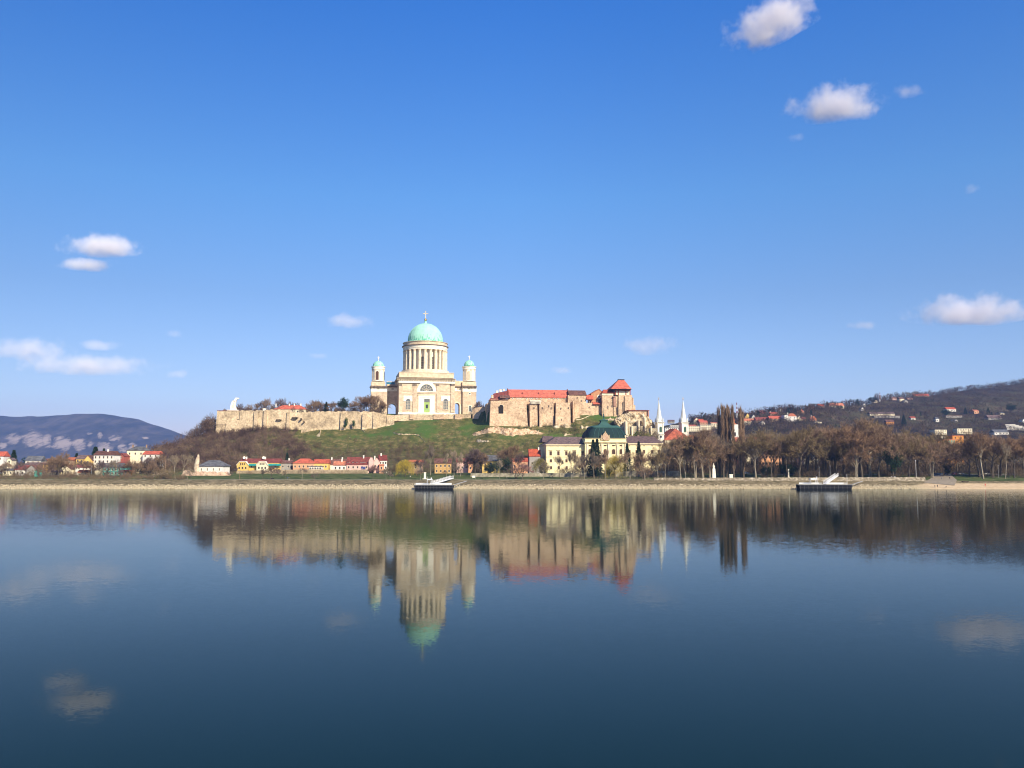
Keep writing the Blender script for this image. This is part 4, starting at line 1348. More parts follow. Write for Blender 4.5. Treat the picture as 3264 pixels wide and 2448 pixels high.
    m = MB(); a = CS.at(4, 1630, 412, 8.5); b = CS.at(4, 1706, 412, 8.5); t = CS.at(4, 1700, 350, 8.5); m.prism([(a[0], a[1]), (b[0], b[1]), (t[0], t[1])], 8.3, 10.5); m.build('lean_to_roof', GREYROOF, ch)
    # square block beside the tower
    m = MB(); crect(m, 1705, 1845, 328, 560, 3.5, 16, .1, .1, sink=6); w = m.build('square_block', CASTLE, r)
    m = MB(); crect(m, 1702, 1850, 301, 329, 3.0, 16.4); m.build('white_storey', CREAM, w)
    m = MB(); crect(m, 1716, 1860, 294, 303, 3.4, 16); m.build('opening_band', BLACK, w)
    m = MB(); frame_gable(CS, m, 4, 1710, 1866, 252, 296, 2.6, 17, .2, 3.0); m.build('roof', REDROOF, w)
    m = MB(); crect(m, 1775, 1787, 462, 495, 3.15, 4); crect(m, 1828, 1834, 455, 480, 3.15, 4); m.build('arrow_slit', DARKTRIM, w)
    # tower
    m = MB(); crect(m, 1852, 1925, 338, 560, 2.8, 18, .1, .3, sink=8); crect(m, 1914, 2104, 320, 560, 1.2, 18, .5, .6, sink=8); crect(m, 1996, 2104, 330, 560, -.4, 10, .4, 1.0, sink=8)
    tw = m.build('tower', CASTLE, r)
    m = MB(); crect(m, 1908, 1920, 470, 560, 1.1, 3); crect(m, 1978, 1990, 410, 560, .5, 3); m.build('recess_shade', DARKTRIM, tw)  # dark strips standing proud; the shade beside the forward parts is painted
    m = MB(); crect(m, 1872, 2074, 248, 324, 2.2, 14); g = m.build('gallery', CREAM, tw)
    m = MB(); crect(m, 1870, 2076, 248, 268, 2.0, 14.2)
    for x in (1872, 1910, 2008, 2062):
        crect(m, x, x + 12, 240, 322, 1.9, 2.6)
    m.build('timber_frame', TIMBER, g)
    m = MB(); crect(m, 1846, 1872, 338, 348, 1.5, 8); crect(m, 1852, 1885, 346, 470, 2.2, 4); m.build('oriel', mat('reddish_render', (0.42, 0.24, 0.17)), tw)
    a, z0 = CS.at(4, 1814, 242, -.5); b, _ = CS.at(4, 2082, 242, -.5); t0, z1 = CS.at(4, 1912, 128, 8); t1, _ = CS.at(4, 1986, 128, 8)
    dm = 8.2; hw = dm + .7
    vs = [(a, dm - hw - 1, z0), (b, dm - hw - 1, z0), (b, dm + hw, z0), (a, dm + hw, z0), (t0, dm - 1.5, z1), (t1, dm - 1.5, z1), (t1, dm + 1.5, z1), (t0, dm + 1.5, z1)]
    MB().add(vs, [(0, 3, 2, 1), (4, 5, 6, 7), (0, 1, 5, 4), (1, 2, 6, 5), (2, 3, 7, 6), (3, 0, 4, 7)]).build('tower_roof', REDROOF, tw)
    MB().box(t0 - .2, t1 + .2, dm - 1.7, dm + 1.7, z1, z1 + .6).build('ridge_cap', BLACK, tw)
    MB().box(a + .1, b - .1, dm - hw - .9, dm + hw - .1, z0 - .45, z0 - .02).build('eaves', BLACK, tw)
    m = MB(); crect(m, 2098, 2118, 355, 560, 3, 16, .2, .3, sink=6); crect(m, 2112, 2140, 450, 560, 3.5, 16, .2, .3, sink=6); m.build('stepped_wall', CASTLE, r)
    # wall running from the castle towards the basilica
    return r


build_castle()
# lower bastion and the cliff under it
BF = Fr(2030, 1330, 752, 6)
LB = empty('bastion', BF.o, BF.a, 'lower rough bastion with sheer cliff supports at the right end of the castle', 'bastion')
m = MB(); crect(m, 1235, 1500, 358, 470, 4, 26, .3, .6, reg=5, F=BF, sink=14); m.build('wall', CASTLE, LB)
m = MB(); crect(m, 1228, 1504, 352, 361, 3.4, 26, reg=5, F=BF); m.build('coping', DARKRED, LB)
m = MB(); crect(m, 1486, 1502, 362, 455, 2.6, 10, .2, .3, reg=5, F=BF, sink=3); m.build('quoin', mat('pink_brick', (0.5, 0.24, 0.15)), LB)


def rockmesh(name, outl, reg, Y, m, depth=8.0, amp=1.6, seed=0, label=None, cat=None, parent=None, nx=50, nz=14, lean=.5, kind=None, snap=True):
    """craggy outcrop: outl = [(x, ytop, ybot)] in region pixels"""
    r = np.random.RandomState(seed)
    xs_ = [rp(reg, a[0], 0)[0] for a in outl]
    tp = [rp(reg, 0, a[1])[1] for a in outl]; bt = [rp(reg, 0, a[2])[1] for a in outl]
    o = P(xs_[0], bt[0], Y)
    vs, fs = [], []
    Y0 = Y
    if snap:
        q_ = [gy(x_, b_) for x_, b_ in zip(xs_, bt)]
        o = P(xs_[0], bt[0], q_[0])
    for i in range(nx + 1):
        px = xs_[0] + (xs_[-1] - xs_[0]) * i / nx
        if snap:
            Y = float(np.interp(px, xs_, q_)) + depth * .35
        a, b = P(px, np.interp(px, xs_, tp), Y), P(px, np.interp(px, xs_, bt), Y)
        for j in range(nz + 1):
            t = j / nz
            z = b.z - 2 + (a.z - b.z + 2) * t
            y = Y - depth * lean * (1 - t) + r.uniform(-amp, amp) * .18 + amp * math.sin(i * .45 + 2 * math.sin(i * .13)) * (.35 + .4 * math.sin(j * .8 + i * .1))
            vs.append((a.x + r.uniform(-.2, .2) - o.x, y - o.y, z + r.uniform(-.18, .18) * (1 if j < nz else 3) - o.z))
        vs.append((a.x - o.x, Y + depth - o.y, a.z - o.z - .5)); vs.append((a.x - o.x, Y + depth - o.y, b.z - 3 - o.z))
    n = nz + 3
    for i in range(nx):
        for j in range(n):
            j2 = (j + 1) % n
            fs.append((i * n + j, (i + 1) * n + j, (i + 1) * n + j2, i * n + j2))
    fs.append(tuple(range(n))); fs.append(tuple(nx * n + k for k in range(n - 1, -1, -1)))
    ob = MB().add(vs, fs).build(name, m, parent, loc=(o - parent.location) if parent else o)
    if label:
        tag(ob, label, cat, kind=kind)
    return ob


ROCK = mat('limestone', (0.52, 0.42, 0.27), (0.26, 0.19, 0.11), scale=.35, c3=(0.62, 0.53, 0.38), bump=.8, bscale=.6, lo=.4, hi=.6)
REDROCK = mat('reddish_rock', (0.55, 0.38, 0.23), (0.26, 0.16, 0.09), scale=.4, c3=(0.62, 0.5, 0.35), bump=.8, bscale=.6, lo=.4, hi=.6)
LB.rotation_euler.z = 0
for ch in LB.children:
    ch.rotation_euler.z = R(6)
rockmesh('cliff', [(1060, 470, 480), (1110, 430, 560), (1180, 400, 620), (1240, 390, 660), (1330, 395, 680), (1420, 400, 700), (1480, 440, 700), (1540, 490, 700), (1600, 590, 720)], 5, 747, ROCK, 10, 2.0, 4, parent=LB, nx=60, nz=24, lean=.45, snap=False)
for x0, x1, yt, yb, pr in ((1188, 1235, 500, 612, 1), (1270, 1300, 560, 640, 1), (1360, 1392, 485, 690, 3), (1440, 1475, 460, 700, 3.5), (1520, 1545, 560, 700, 2.5)):
    p = P(*rp(5, (x0 + x1) / 2, yb), 735.5)
    zt = P(*rp(5, (x0 + x1) / 2, yt), 735.5).z - p.z
    w = (x1 - x0) / 4.066 * 735 / FOC
    w *= .62
    MB().box(-w / 2, w / 2, 0, 9, -6, zt, .1, .8).build('concrete_pier', CREAM, LB, loc=p - LB.location, rot=R(6))
m = MB()
for x0, x1, yt, yb in ((1235, 1362, 560, 660), (1392, 1440, 560, 690), (1475, 1600, 590, 700)):
    p = P(*rp(5, x0, yb), 737.5) - LB.location; q = P(*rp(5, x1, yt), 737.5) - LB.location
    m.box(p.x, q.x, p.y, p.y + 5, p.z - 6, q.z, 0, .5)
m.build('retaining_wall', mat('retaining_concrete', (0.5, 0.44, 0.31), (0.36, 0.3, 0.2), scale=.3), LB)

rockmesh('rock_outcrop', [(0, 835, 852), (60, 805, 858), (150, 780, 838), (230, 750, 824), (330, 728, 822), (420, 742, 835), (480, 756, 855), (560, 750, 850), (640, 765, 845), (720, 752, 835), (820, 772, 840), (900, 800, 838), (965, 818, 832)], 4, 722, REDROCK, 8, 1.4, 2,
         'long reddish rock ledge on the slope below the castle', 'rock', nx=90, nz=10)
for i, (reg, x0, x1, yt, yb, Y, lab) in enumerate(((4, 60, 240, 885, 945, 712, 'small scatter of pale rock on the grass under the long ledge'), (4, 1050, 1330, 690, 760, 738, 'broken pale rock at the foot of the castle buttresses'),
                                   (5, 600, 760, 545, 610, 735, 'pale rock showing just behind the green mansard dome'), (5, 930, 1060, 455, 500, 742, 'pale rock patch between the spire of the mansard and the cliff'),
                                   (4, 1790, 1870, 610, 660, 742, 'small rock patch over the green mansard roof'), (4, 760, 850, 700, 740, 742, 'rubble at the foot of the second castle buttress'), (4, 1190, 1330, 820, 860, 715, 'pale boulders behind the yellow palace roof'))):
    rr = random.Random(i)
    n = 6
    rockmesh('rock', [(x0 + (x1 - x0) * k / n, yt + (yb - yt) * (rr.uniform(0, .5) + (.5 if k in (0, n) else 0)), yb - (yb - yt) * rr.uniform(0, .3)) for k in range(n + 1)], reg, Y, ROCK, 3, .9, 20 + i, lab, 'rock', nx=26, nz=6)
# low ruined walls on the grass slope
wallrun('garden_wall', 'thin broken field wall crossing the grass slope under the basilica', [(3, 1030, 642, 655, 722), (3, 1100, 660, 678, 722), (3, 1365, 668, 686, 722), (3, 1385, 700, 720, 719), (3, 1440, 765, 778, 712)], ROCK, 1.2, batter=0, jag=.3, seed=5, snap=True)
wallrun('garden_wall', 'low ruined wall under the middle of the long rampart', [(2, 1870, 620, 655, 762), (2, 2000, 600, 628, 763), (2, 2180, 570, 600, 764), (3, 130, 575, 598, 764)], WALLST, 1.5, batter=0, jag=.4, seed=6, snap=True)
wallrun('garden_wall', 'short fallen wall stepping down the slope left of the ivy', [(2, 2070, 680, 700, 738), (2, 2110, 640, 705, 740), (2, 2125, 600, 640, 742)], ROCK, 1.5, batter=0, jag=.5, seed=7, snap=True)
wallrun('garden_wall', 'pale stone path wall stepping down from the rampart buttress', [(3, 610, 600, 612, 762), (3, 640, 620, 632, 757), (3, 665, 638, 648, 752)], ROCK, 1.2, batter=0, jag=.3, seed=8, snap=True)
wallrun('garden_wall', 'low terrace wall on the green slope under the castle tower', [(4, 1325, 640, 660, 745), (4, 1430, 632, 650, 745), (4, 1540, 585, 600, 747), (4, 1700, 565, 575, 748), (4, 1850, 560, 570, 748)], ROCK, 1.2, batter=0, jag=.2, seed=9, snap=True)

# ------------------------------------------------------------------ yellow palace on the bank
YP = Fr(1864, 1506, 650, 7)


def wins(F, reg, root, xs_, y0, y1, w, d, frame, glass=GLASS, bar=True, name='window', proud=.12, sill=True):
    out = []
    for x in xs_:
        c, z0 = F.at(reg, x, y1, d); z1 = F.at(reg, x, y0, d)[1]
        m = MB(); m.box(-w / 2 - .25, w / 2 + .25, -proud, .1, z0 - .2, z1 + .25)
        if sill:
            m.box(-w / 2 - .45, w / 2 + .45, -proud - .2, .1, z0 - .45, z0 - .2)
        o = m.build(name, frame, root, loc=(c, d, 0))
        m = MB(); m.box(-w / 2, w / 2, -proud - .03, -proud + .05, z0, z1); m.build('pane', glass, o)
        out.append(o)
    return out


def build_palace():
    F = YP
    r = empty('palace', F.o, F.a, 'pale yellow three-storey palace with a dark green mansard dome on the river bank', 'palace')
    FR = mat('stone_frame', (0.74, 0.62, 0.40), (0.6, 0.5, 0.32), scale=.8)
    # left wing
    m = MB(); a, b, _, ze = crect(m, 168, 676, 806, 1170, 0, 34, reg=5, F=F, sink=2); lw = m.build('left_wing', WALLS['palace'], r)
    m = MB(); crect(m, 160, 676, 797, 808, -.9, 35, reg=5, F=F); crect(m, 165, 676, 808, 822, -.35, 34.4, reg=5, F=F); crect(m, 166, 676, 955, 964, -.3, 34.3, reg=5, F=F); m.build('cornice', FR, lw)
    m = MB(); a, z0 = F.at(5, 160, 800, -.9); b, _ = F.at(5, 676, 800, -.9); z1 = F.at(5, 400, 700, 12)[1]
    t0 = F.at(5, 290, 700, 12)[0]
    vs = [(a, -.9, z0), (b, -.9, z0), (b, 34, z0), (a, 34, z0), (t0, 12, z1), (b, 12, z1), (b, 22, z1), (t0, 22, z1)]
    m.add(vs, [(0, 3, 2, 1), (4, 5, 6, 7), (0, 1, 5, 4), (1, 2, 6, 5), (2, 3, 7, 6), (3, 0, 4, 7)])
    m.build('roof', PURPLEROOF, lw)
    m = MB()
    for x in (305, 465, 590):
        c, z = F.at(5, x, 768, 3); m.box(c - .35, c + .35, 2.6, 3.6, z - .5, z + .5)
    m.build('roof_hatch', GREYROOF, lw)
    wins(F, 5, lw, (225, 325, 428, 535, 640), 888, 940, 1.7, 0, FR, mat('brown_pane', (0.10, 0.055, 0.035), rough=.25))
    wins(F, 5, lw, (228, 328, 430, 540, 640), 992, 1030, 1.6, 0, FR, mat('brown_pane', (0.1, 0.06, 0.04)))
    wins(F, 5, lw, (230, 330, 432, 540, 640), 1082, 1118, 1.5, 0, FR, MATS['brown_pane'])
    m = MB()
    for x in (225, 325, 428, 535, 640):
        c, z = F.at(5, x, 872, 0); m.box(c - 1.4, c + 1.4, -.5, .1, z - .15, z + .2)
        c, z = F.at(5, x, 829, 0); m.box(c - .6, c + .6, -.15, .1, z - .25, z + .25)
    m.build('window_hood', FR, lw)
    # gabled cross wing far left end
    m = MB(); frame_gable(F, m, 5, 118, 300, 690, 770, 22, 40, .3, 2); m.build('rear_roof', PURPLEROOF, lw)
    # centre pavilion
    m = MB(); crect(m, 672, 1203, 768, 1170, -4, 30, reg=5, F=F, sink=2); c = m.build('centre_pavilion', WALLS['palace'], r)
    m = MB(); crect(m, 666, 1210, 716, 722, -5.2, 31, reg=5, F=F); crect(m, 672, 1204, 722, 768, -4.4, 30.4, reg=5, F=F); crect(m, 664, 1212, 764, 774, -5.4, 31.2, reg=5, F=F); m.build('entablature', WALLS['palace'], c)
    m = MB()
    for x in (882, 968, 1080):
        crect(m, x, x + 22, 800, 1000, -4.9, -3.9, reg=5, F=F); crect(m, x - 4, x + 26, 790, 802, -5.1, -3.9, reg=5, F=F)
    for x in (690, 760, 1150, 1185):
        crect(m, x, x + 16, 790, 1000, -4.5, -3.9, reg=5, F=F)
    m.build('pilaster', CREAM, c)
    for x in (930, 1040, 1137, 735):
        cc, z0 = F.at(5, x, 924, -4); z1 = F.at(5, x, 860, -4)[1]
        m = MB(); m.prism(arch(0, 3.4, z0 - .3, z1 + .5), -.2, .1); o = m.build('arched_window', FR, c, loc=(cc, -4, 0))
        m = MB(); m.prism(arch(0, 2.4, z0, z1), -.26, -.15); m.build('pane', MATS['brown_pane'], o)
        m = MB(); z0 = F.at(5, x, 822, -4)[1]; z1 = F.at(5, x, 805, -4)[1]; m.box(-1.0, 1.0, -.15, .1, z0, z1); m.build('upper_window', MATS['brown_pane'], c, loc=(cc, -4, 0))
    wins(F, 5, c, (735, 930, 1040, 1137), 990, 1032, 1.8, -4, FR, MATS['brown_pane'])
    # mansard dome: superellipse plan, curved sides
    cx = (F.at(5, 668, 716, 8)[0] + F.at(5, 1192, 716, 8)[0]) / 2
    w0 = (F.at(5, 1192, 716, 8)[0] - F.at(5, 668, 716, 8)[0]) / 2
    zb = F.at(5, 930, 716, -4)[1]; zt = F.at(5, 930, 588, 4)[1]
    cyy = 12.5; d0 = 15.5
    prof = [(1.01, 0), (1.0, .06), (.985, .22), (.95, .42), (.90, .6), (.835, .78), (.76, .93), (.70, 1.0)]
    vs, fs = [], []
    n = 64

    def sup(s, z, k):
        a = 2 * PI * k / n
        ca, sa = math.cos(a), math.sin(a)
        e = .30
        return (cx + s * w0 * math.copysign(abs(ca) ** e, ca), cyy + (d0 - w0 * (1 - s)) * math.copysign(abs(sa) ** e, sa), z)
    for s, t in prof:
        for k in range(n):
            vs.append(sup(s, zb + (zt - zb) * t, k))
    for j in range(len(prof) - 1):
        for k in range(n):
            fs.append((j * n + k, j * n + (k + 1) % n, (j + 1) * n + (k + 1) % n, (j + 1) * n + k))
    fs.append(tuple(range((len(prof) - 1) * n, len(prof) * n)))
    dm = MB().add(vs, fs).build('mansard_dome', DARKCOPPER, r, smooth=False)
    m = MB(); vs = []
    for s, z in ((.73, zt - .3), (.75, zt + .2), (.75, zt + .7), (.62, zt + 1.9)):
        for k in range(n):
            vs.append(sup(s, z, k))
    fs = [(j * n + k, j * n + (k + 1) % n, (j + 1) * n + (k + 1) % n, (j + 1) * n + k) for j in range(3) for k in range(n)] + [tuple(range(3 * n, 4 * n)), tuple(range(n))]
    LC = copper('mid_copper', (0.045, 0.11, 0.095), (0.05, 0.1, 0.1), False)
    m.add(vs, fs).build('dome_coping', LC, dm)
    m = MB()
    for x in (735, 795, 865, 1005, 1075, 1140):
        k = (x - 930) / 262
        for (s0, t0), (s1, t1) in zip(prof[:-1], prof[1:]):
            y0 = cyy - (d0 - w0 * (1 - s0)) - .05; y1 = cyy - (d0 - w0 * (1 - s1)) - .05
            m.tube((cx + k * w0 * s0 * .97, y0, zb + (zt - zb) * t0), (cx + k * w0 * s1 * .97, y1, zb + (zt - zb) * t1), .18, n=4)
    m.build('dome_rib', LC, dm)
    cp = F.at(5, 912, 560, 12)[0]; q = lambda y: F.at(5, 912, y, 12)[1]
    MB().lathe([(8.5, zt + 1.2), (6.2, q(556)), (4.2, q(535)), (3.2, q(520)), (2.9, q(500)), (3.6, q(495)), (3.8, q(488)), (2.2, q(480)), (.5, q(468))], cp, 12, 4, PI / 4, 1.15, 1).build('lantern_pedestal', LC, dm)
    m = MB(); m.lathe([(.5, q(470)), (.35, q(450)), (.7, q(440)), (.9, q(432)), (.3, q(422)), (.5, q(408)), (.15, q(400)), (.07, q(325))], cp, 12, 10); m.build('finial', LC, dm)
    # sculpted gable in front of the dome
    A = lambda x, y: F.at(5, x, y, -5)
    m = MB()
    m.prism([A(876, 742), A(992, 742), A(990, 700), A(985, 672), A(972, 690), A(958, 664), A(945, 650), A(933, 622), A(922, 650), A(908, 664), A(895, 690), A(884, 672), A(878, 700)], -5.2, -3)
    m.build('sculpted_gable', mat('tan_sculpture', (0.56, 0.45, 0.29), (0.34, 0.25, 0.15), scale=1.2), dm)
    c1, z1 = A(934, 705)
    MB().lathe([(2.4, 0), (2.4, .3)], 0, 0, 20).build('coat_of_arms', mat('brown_relief', (0.38, 0.22, 0.14), (0.6, 0.45, 0.3), scale=1.8), dm, loc=(c1, -5.2, z1)).rotation_euler.x = PI / 2
    # side urns
    for x, y in ((1195, 716), (1222, 700)):
        cc, z = F.at(5, x, y, -3); m = MB(); m.lathe([(.5, z - .3), (.4, z + .4), (.8, z + 1.0), (.8, z + 1.5), (.3, z + 2.0)], cc, -3, 10); m.build('urn', CREAM, c)
    # right wing
    m = MB(); crect(m, 1203, 1672, 796, 1170, 0, 34, reg=5, F=F, sink=2); rw = m.build('right_wing', WALLS['palace'], r)
    m = MB(); crect(m, 1204, 1684, 783, 796, -.9, 35, reg=5, F=F); crect(m, 1203, 1672, 796, 808, -.35, 34.4, reg=5, F=F); crect(m, 1203, 1673, 955, 964, -.3, 34.3, reg=5, F=F); m.build('cornice', FR, rw)
    m = MB(); a, z0 = F.at(5, 1204, 786, -.9); b, _ = F.at(5, 1684, 786, -.9); z1 = F.at(5, 1400, 694, 12)[1]; t1 = F.at(5, 1560, 700, 12)[0]
    vs = [(a, -.9, z0), (b, -.9, z0), (b, 34, z0), (a, 34, z0), (a, 12, z1), (t1, 12, z1), (t1, 22, z1), (a, 22, z1)]
    m.add(vs, [(0, 3, 2, 1), (4, 5, 6, 7), (0, 1, 5, 4), (1, 2, 6, 5), (2, 3, 7, 6), (3, 0, 4, 7)]); m.build('roof', PURPLEROOF, rw)
    m = MB(); crect(m, 1350, 1372, 680, 700, 16, 19, reg=5, F=F); m.build('chimney', WALLS['brown'], rw)
    wins(F, 5, rw, (1245, 1340, 1435, 1540, 1630), 872, 916, 1.7, 0, FR, MATS['brown_pane'])
    wins(F, 5, rw, (1245, 1340, 1435, 1540, 1630), 980, 1018, 1.6, 0, FR, MATS['brown_pane'])
    m = MB()
    for x in (1245, 1340, 1435, 1540, 1630):
        c_, z = F.at(5, x, 818, 0); m.box(c_ - .6, c_ + .6, -.15, .1, z - .25, z + .25)
    m.build('vent_opening', DARKTRIM, rw)


build_palace()

# ------------------------------------------------------------------ church with twin spires
CF = Fr(2160, 1500, 735, 10)


def build_church():
    F = CF
    r = empty('church', F.o, F.a, 'white church with two slender pointed spires behind the bare park trees', 'church')
    m = MB()
    a, ze = F.at(5, 1700, 745, 4); b, _ = F.at(5, 2070, 745, 4); cm, zr = F.at(5, 1888, 592, 12)
    m.box(a + .6, b - .6, 4, 34, -1, ze); nv = m.build('nave', WALLS['cream'], r)
    m = MB(); m.gable(a, b, 4, 34, ze, zr, 'y', .3, 8.0); m.build('nave_roof', tiles('church_tiles', (0.5, 0.1, 0.035), (0.3, 0.06, 0.025)), nv)
    WS = mat('church_plaster', (0.80, 0.76, 0.66), (0.66, 0.62, 0.52), scale=.4)
    SP = mat('spire_sheet', (0.74, 0.74, 0.66), (0.6, 0.62, 0.56), scale=.5, rough=.5)
    for x0, x1, ax, d, yb in ((1608, 1702, 1640, 6, 800), (1922, 2022, 1953, 14, 800)):
        m = MB(); a, b, z0, zt = crect(m, x0, x1, 515, 1170, d, d + 7.5, .15, .15, reg=5, F=F); cx = (a + b) / 2; hw = (b - a) / 2
        t = m.build('bell_tower', WS, r)
        q = lambda y: F.at(5, (x0 + x1) / 2, y, d)[1]
        m = MB()
        for y0, y1, e in ((508, 520, .5), (664, 676, .35), (750, 760, .3)):
            crect(m, x0, x1, y0, y1, d - e, d + 7.5 + e, reg=5, F=F); m.box(a - e, b + e, d - e, d + 7.5 + e, q(y1), q(y0))
        m.build('cornice', WS, t)
        # stepped top from which the spire rises
        m = MB(); m.lathe([(hw * 1.25, q(510)), (hw * 1.0, q(497)), (hw * .86, q(490))], cx, d + 3.75, 8, PI / 8); m.build('octagon', WS, t)
        for sx_ in (-1, 1):
            for sy_ in (-1, 1):
                px_, py_ = cx + sx_ * (hw - .6), d + 3.75 + sy_ * 3.1
                MB().lathe([(.55, q(512)), (.5, q(488)), (.65, q(484)), (.15, q(452))], px_, py_, 6).build('pinnacle', SP, t)
        za = q(225)
        MB().lathe([(hw * .98, q(492)), (hw * .82, q(470)), (hw * .60, q(400)), (hw * .36, q(330)), (.16, za)], cx, d + 3.75, 8, PI / 8).build('spire', SP, t)
        m = MB(); m.tube((cx, d + 3.75, za - .5), (cx, d + 3.75, q(183)), .1); m.ball((cx, d + 3.75, q(212)), .4, 8, 6); m.box(cx - .8, cx + .8, d + 3.65, d + 3.85, q(197), q(194)); m.build('cross', GOLD, t)
        for y0, y1 in ((568, 640),):
            m = MB(); m.prism(arch(cx, 2.0, q(y1), q(y0)), d - .2, d + .3); w = m.build('belfry_opening', mat('green_louvre', (0.05, 0.12, 0.08), (0.03, 0.06, 0.05)), t)
        m = MB(); m.lathe([(1.0, 0), (1.0, .3)], 0, 0, 14); w = m.build('round_window', GLASS, t, loc=(cx, d + .1, q(700))); w.rotation_euler.x = PI / 2
        m = MB()
        for sx_ in (-1, 1):
            m.box(cx + sx_ * (hw - .5) - .45, cx + sx_ * (hw - .5) + .45, d - .25, d + .1, q(750), q(520))
        m.build('pilaster', WS, t)


build_church()

# ------------------------------------------------------------------ houses
WINC = {}


def house(label, reg, x0, x1, yr, ye, yb, Y, wall, roof, kind='side', dep=9.0, cols=3, rows=1, chim=(), rot=0.0, group=None, cat='house', ground=None, win=True, ww=1.0, inset=0.0, o=.4, name='house', wall_m=None, small=False):
    """x0..x1, ridge, eaves and base in region pixels at distance Y"""
    xm = (x0 + x1) / 2
    px, pyb = rp(reg, xm, yb)
    g = P(px, pyb, Y)
    gz = H(g.x, Y) if ground is None else ground
    F = Fr(px, pyb, Y, rot, z=gz)
    F.o.x = P(px, pyb, Y).x
    r = empty(name, F.o, F.a, label, cat, group)
    a, ze = F.at(reg, x0, ye, 0); b, _ = F.at(reg, x1, ye, 0)
    zb = F.at(reg, xm, yb, 0)[1]
    zlow = min(-.6, zb)
    W_ = wall_m or WALLS[wall]
    m = MB(); m.box(a, b, 0, dep, zlow, ze)
    if kind == 'front':
        zr = F.at(reg, xm, yr, 0)[1]
        m.prism([(a, ze), (b, ze), ((a + b) / 2, zr)], 0, dep)
        wl = m.build('wall', W_, r)
        m = MB(); t = .22; o_ = .35
        for s in (-1, 1):
            ex = a if s < 0 else b
            cm = (a + b) / 2
            sl = (zr - ze) / max(.1, abs(ex - cm))
            e2 = ex + s * o_
            p = [(cm, zr + .02), (e2, ze - sl * o_ + .02), (e2, ze - sl * o_ + .02 + t), (cm, zr + .02 + t)]
            m.prism(p, -o_, dep + o_)
        rf = m.build('roof', ROOFS[roof], r)
    else:
        zr = F.at(reg, xm, yr, dep / 2)[1]
        if kind == 'flat':
            wl = m.build('wall', W_, r)
            rf = MB().box(a - .3, b + .3, -.3, dep + .3, ze, ze + .5).build('roof', ROOFS[roof], r)
        else:
            if kind == 'side':
                m.prismx([(0, ze), (dep, ze), (dep / 2, zr - .05)], a, b)
            wl = m.build('wall', W_, r)
            m = MB(); m.gable(a, b, 0, dep, ze, zr, 'x', o, inset if kind == 'side' else min((b - a) * .32, dep * .6)); rf = m.build('roof', ROOFS[roof], r)
    for cpos in chim:
        cx = a + (b - a) * cpos
        m = MB(); zc = zr if kind != 'flat' else ze
        m.box(cx - .45, cx + .45, dep * .4, dep * .4 + .9, zc - 2.0, zc + 1.1); m.box(cx - .55, cx + .55, dep * .4 - .1, dep * .4 + 1.0, zc + 1.1, zc + 1.3)
        m.build('chimney', WALLS['white'] if roof != 'grey' else WALLS['brown'], rf)
    if win and cols:
        zt = ze
        zlo = max(zb, -.2)
        hh = (zt - zlo) / rows
        for j in range(rows):
            for i in range(cols):
                x = a + (b - a) * (i + .5) / cols
                wh = min(1.5, hh * .5)
                zc = zlo + hh * (j + .52)
                key = (round(ww, 2), round(wh, 2), wall == 'white')
                if key not in WINC:
                    fm = MB().box(-ww / 2 - .12, ww / 2 + .12, -.07, .05, -wh / 2 - .12, wh / 2 + .12).box(-ww / 2 - .2, ww / 2 + .2, -.16, .05, -wh / 2 - .22, -wh / 2 - .12)
                    f_ = fm.build('window', CREAM, link=False)
                    p_ = MB().box(-ww / 2, ww / 2, -.1, -.05, -wh / 2, wh / 2).build('pane', GLASS, link=False)
                    WINC[key] = (f_, p_)
                f_, p_ = WINC[key]
                w_ = f_.copy(); COL.objects.link(w_); w_.parent = wl; w_.location = (x, 0, zc); w_.name = 'window'
                if not small:
                    q_ = p_.copy(); COL.objects.link(q_); q_.parent = w_; q_.name = 'pane'
                else:
                    w_.data = p_.data
    return r, F, (a, b, ze, zr, zlow), wl, rf


G1 = 'village houses on the bank under the castle hill'
# white hall with grey hip roof on the ruined wall
r, F, d, wl, rf = house('white hall with grey hipped roof standing on the pink ruined wall', 2, 540, 850, 1004, 1082, 1168, 604, 'white', 'grey', 'hip', 13, 4, 1, o=.8, rot=-4, group=G1, ww=.5)
ob, o = wallrun('ruin', 'pink and cream ruined town wall beside the river path', [(2, 310, 1205, 1258, 598), (2, 345, 1150, 1258, 598), (2, 400, 1125, 1258, 597), (2, 440, 1165, 1256, 597), (2, 530, 1150, 1258, 597), (2, 850, 1160, 1252, 598), (2, 900, 1150, 1240, 599), (2, 950, 1185, 1235, 600)],
                mat('pink_ruin', (0.55, 0.38, 0.27), (0.33, 0.2, 0.14), scale=.5, c3=(0.62, 0.52, 0.36), bump=.4, bscale=1.2), 2.5, jag=.5, cat='ruin')
pt = []
for i, (y, x0, x1) in enumerate(((1150, 484, 552), (1100, 486, 548), (1060, 488, 552), (1030, 498, 552), (1000, 500, 550), (970, 512, 550), (958, 520, 550), (945, 522, 549), (930, 532, 545))):
    a, b = P(*rp(2, x0, y), 600), P(*rp(2, x1, y), 600)
    pt.append((a.x, b.x, a.z))
o = Vector(((pt[0][0] + pt[0][1]) / 2, 600, H(pt[0][0], 600)))
m = MB(); vs = []
rr = random.Random(5)
pt.insert(0, (pt[0][0], pt[0][1], o.z - 1))
for a, b, z in pt:
    w = (b - a) / 2; c = (a + b) / 2 - o.x
    for k in range(8):
        t = 2 * PI * k / 8 + .4
        vs.append((c + w * math.cos(t) * rr.uniform(.85, 1.1), max(w, 1.0) * .8 * math.sin(t) * rr.uniform(.85, 1.1), z - o.z))
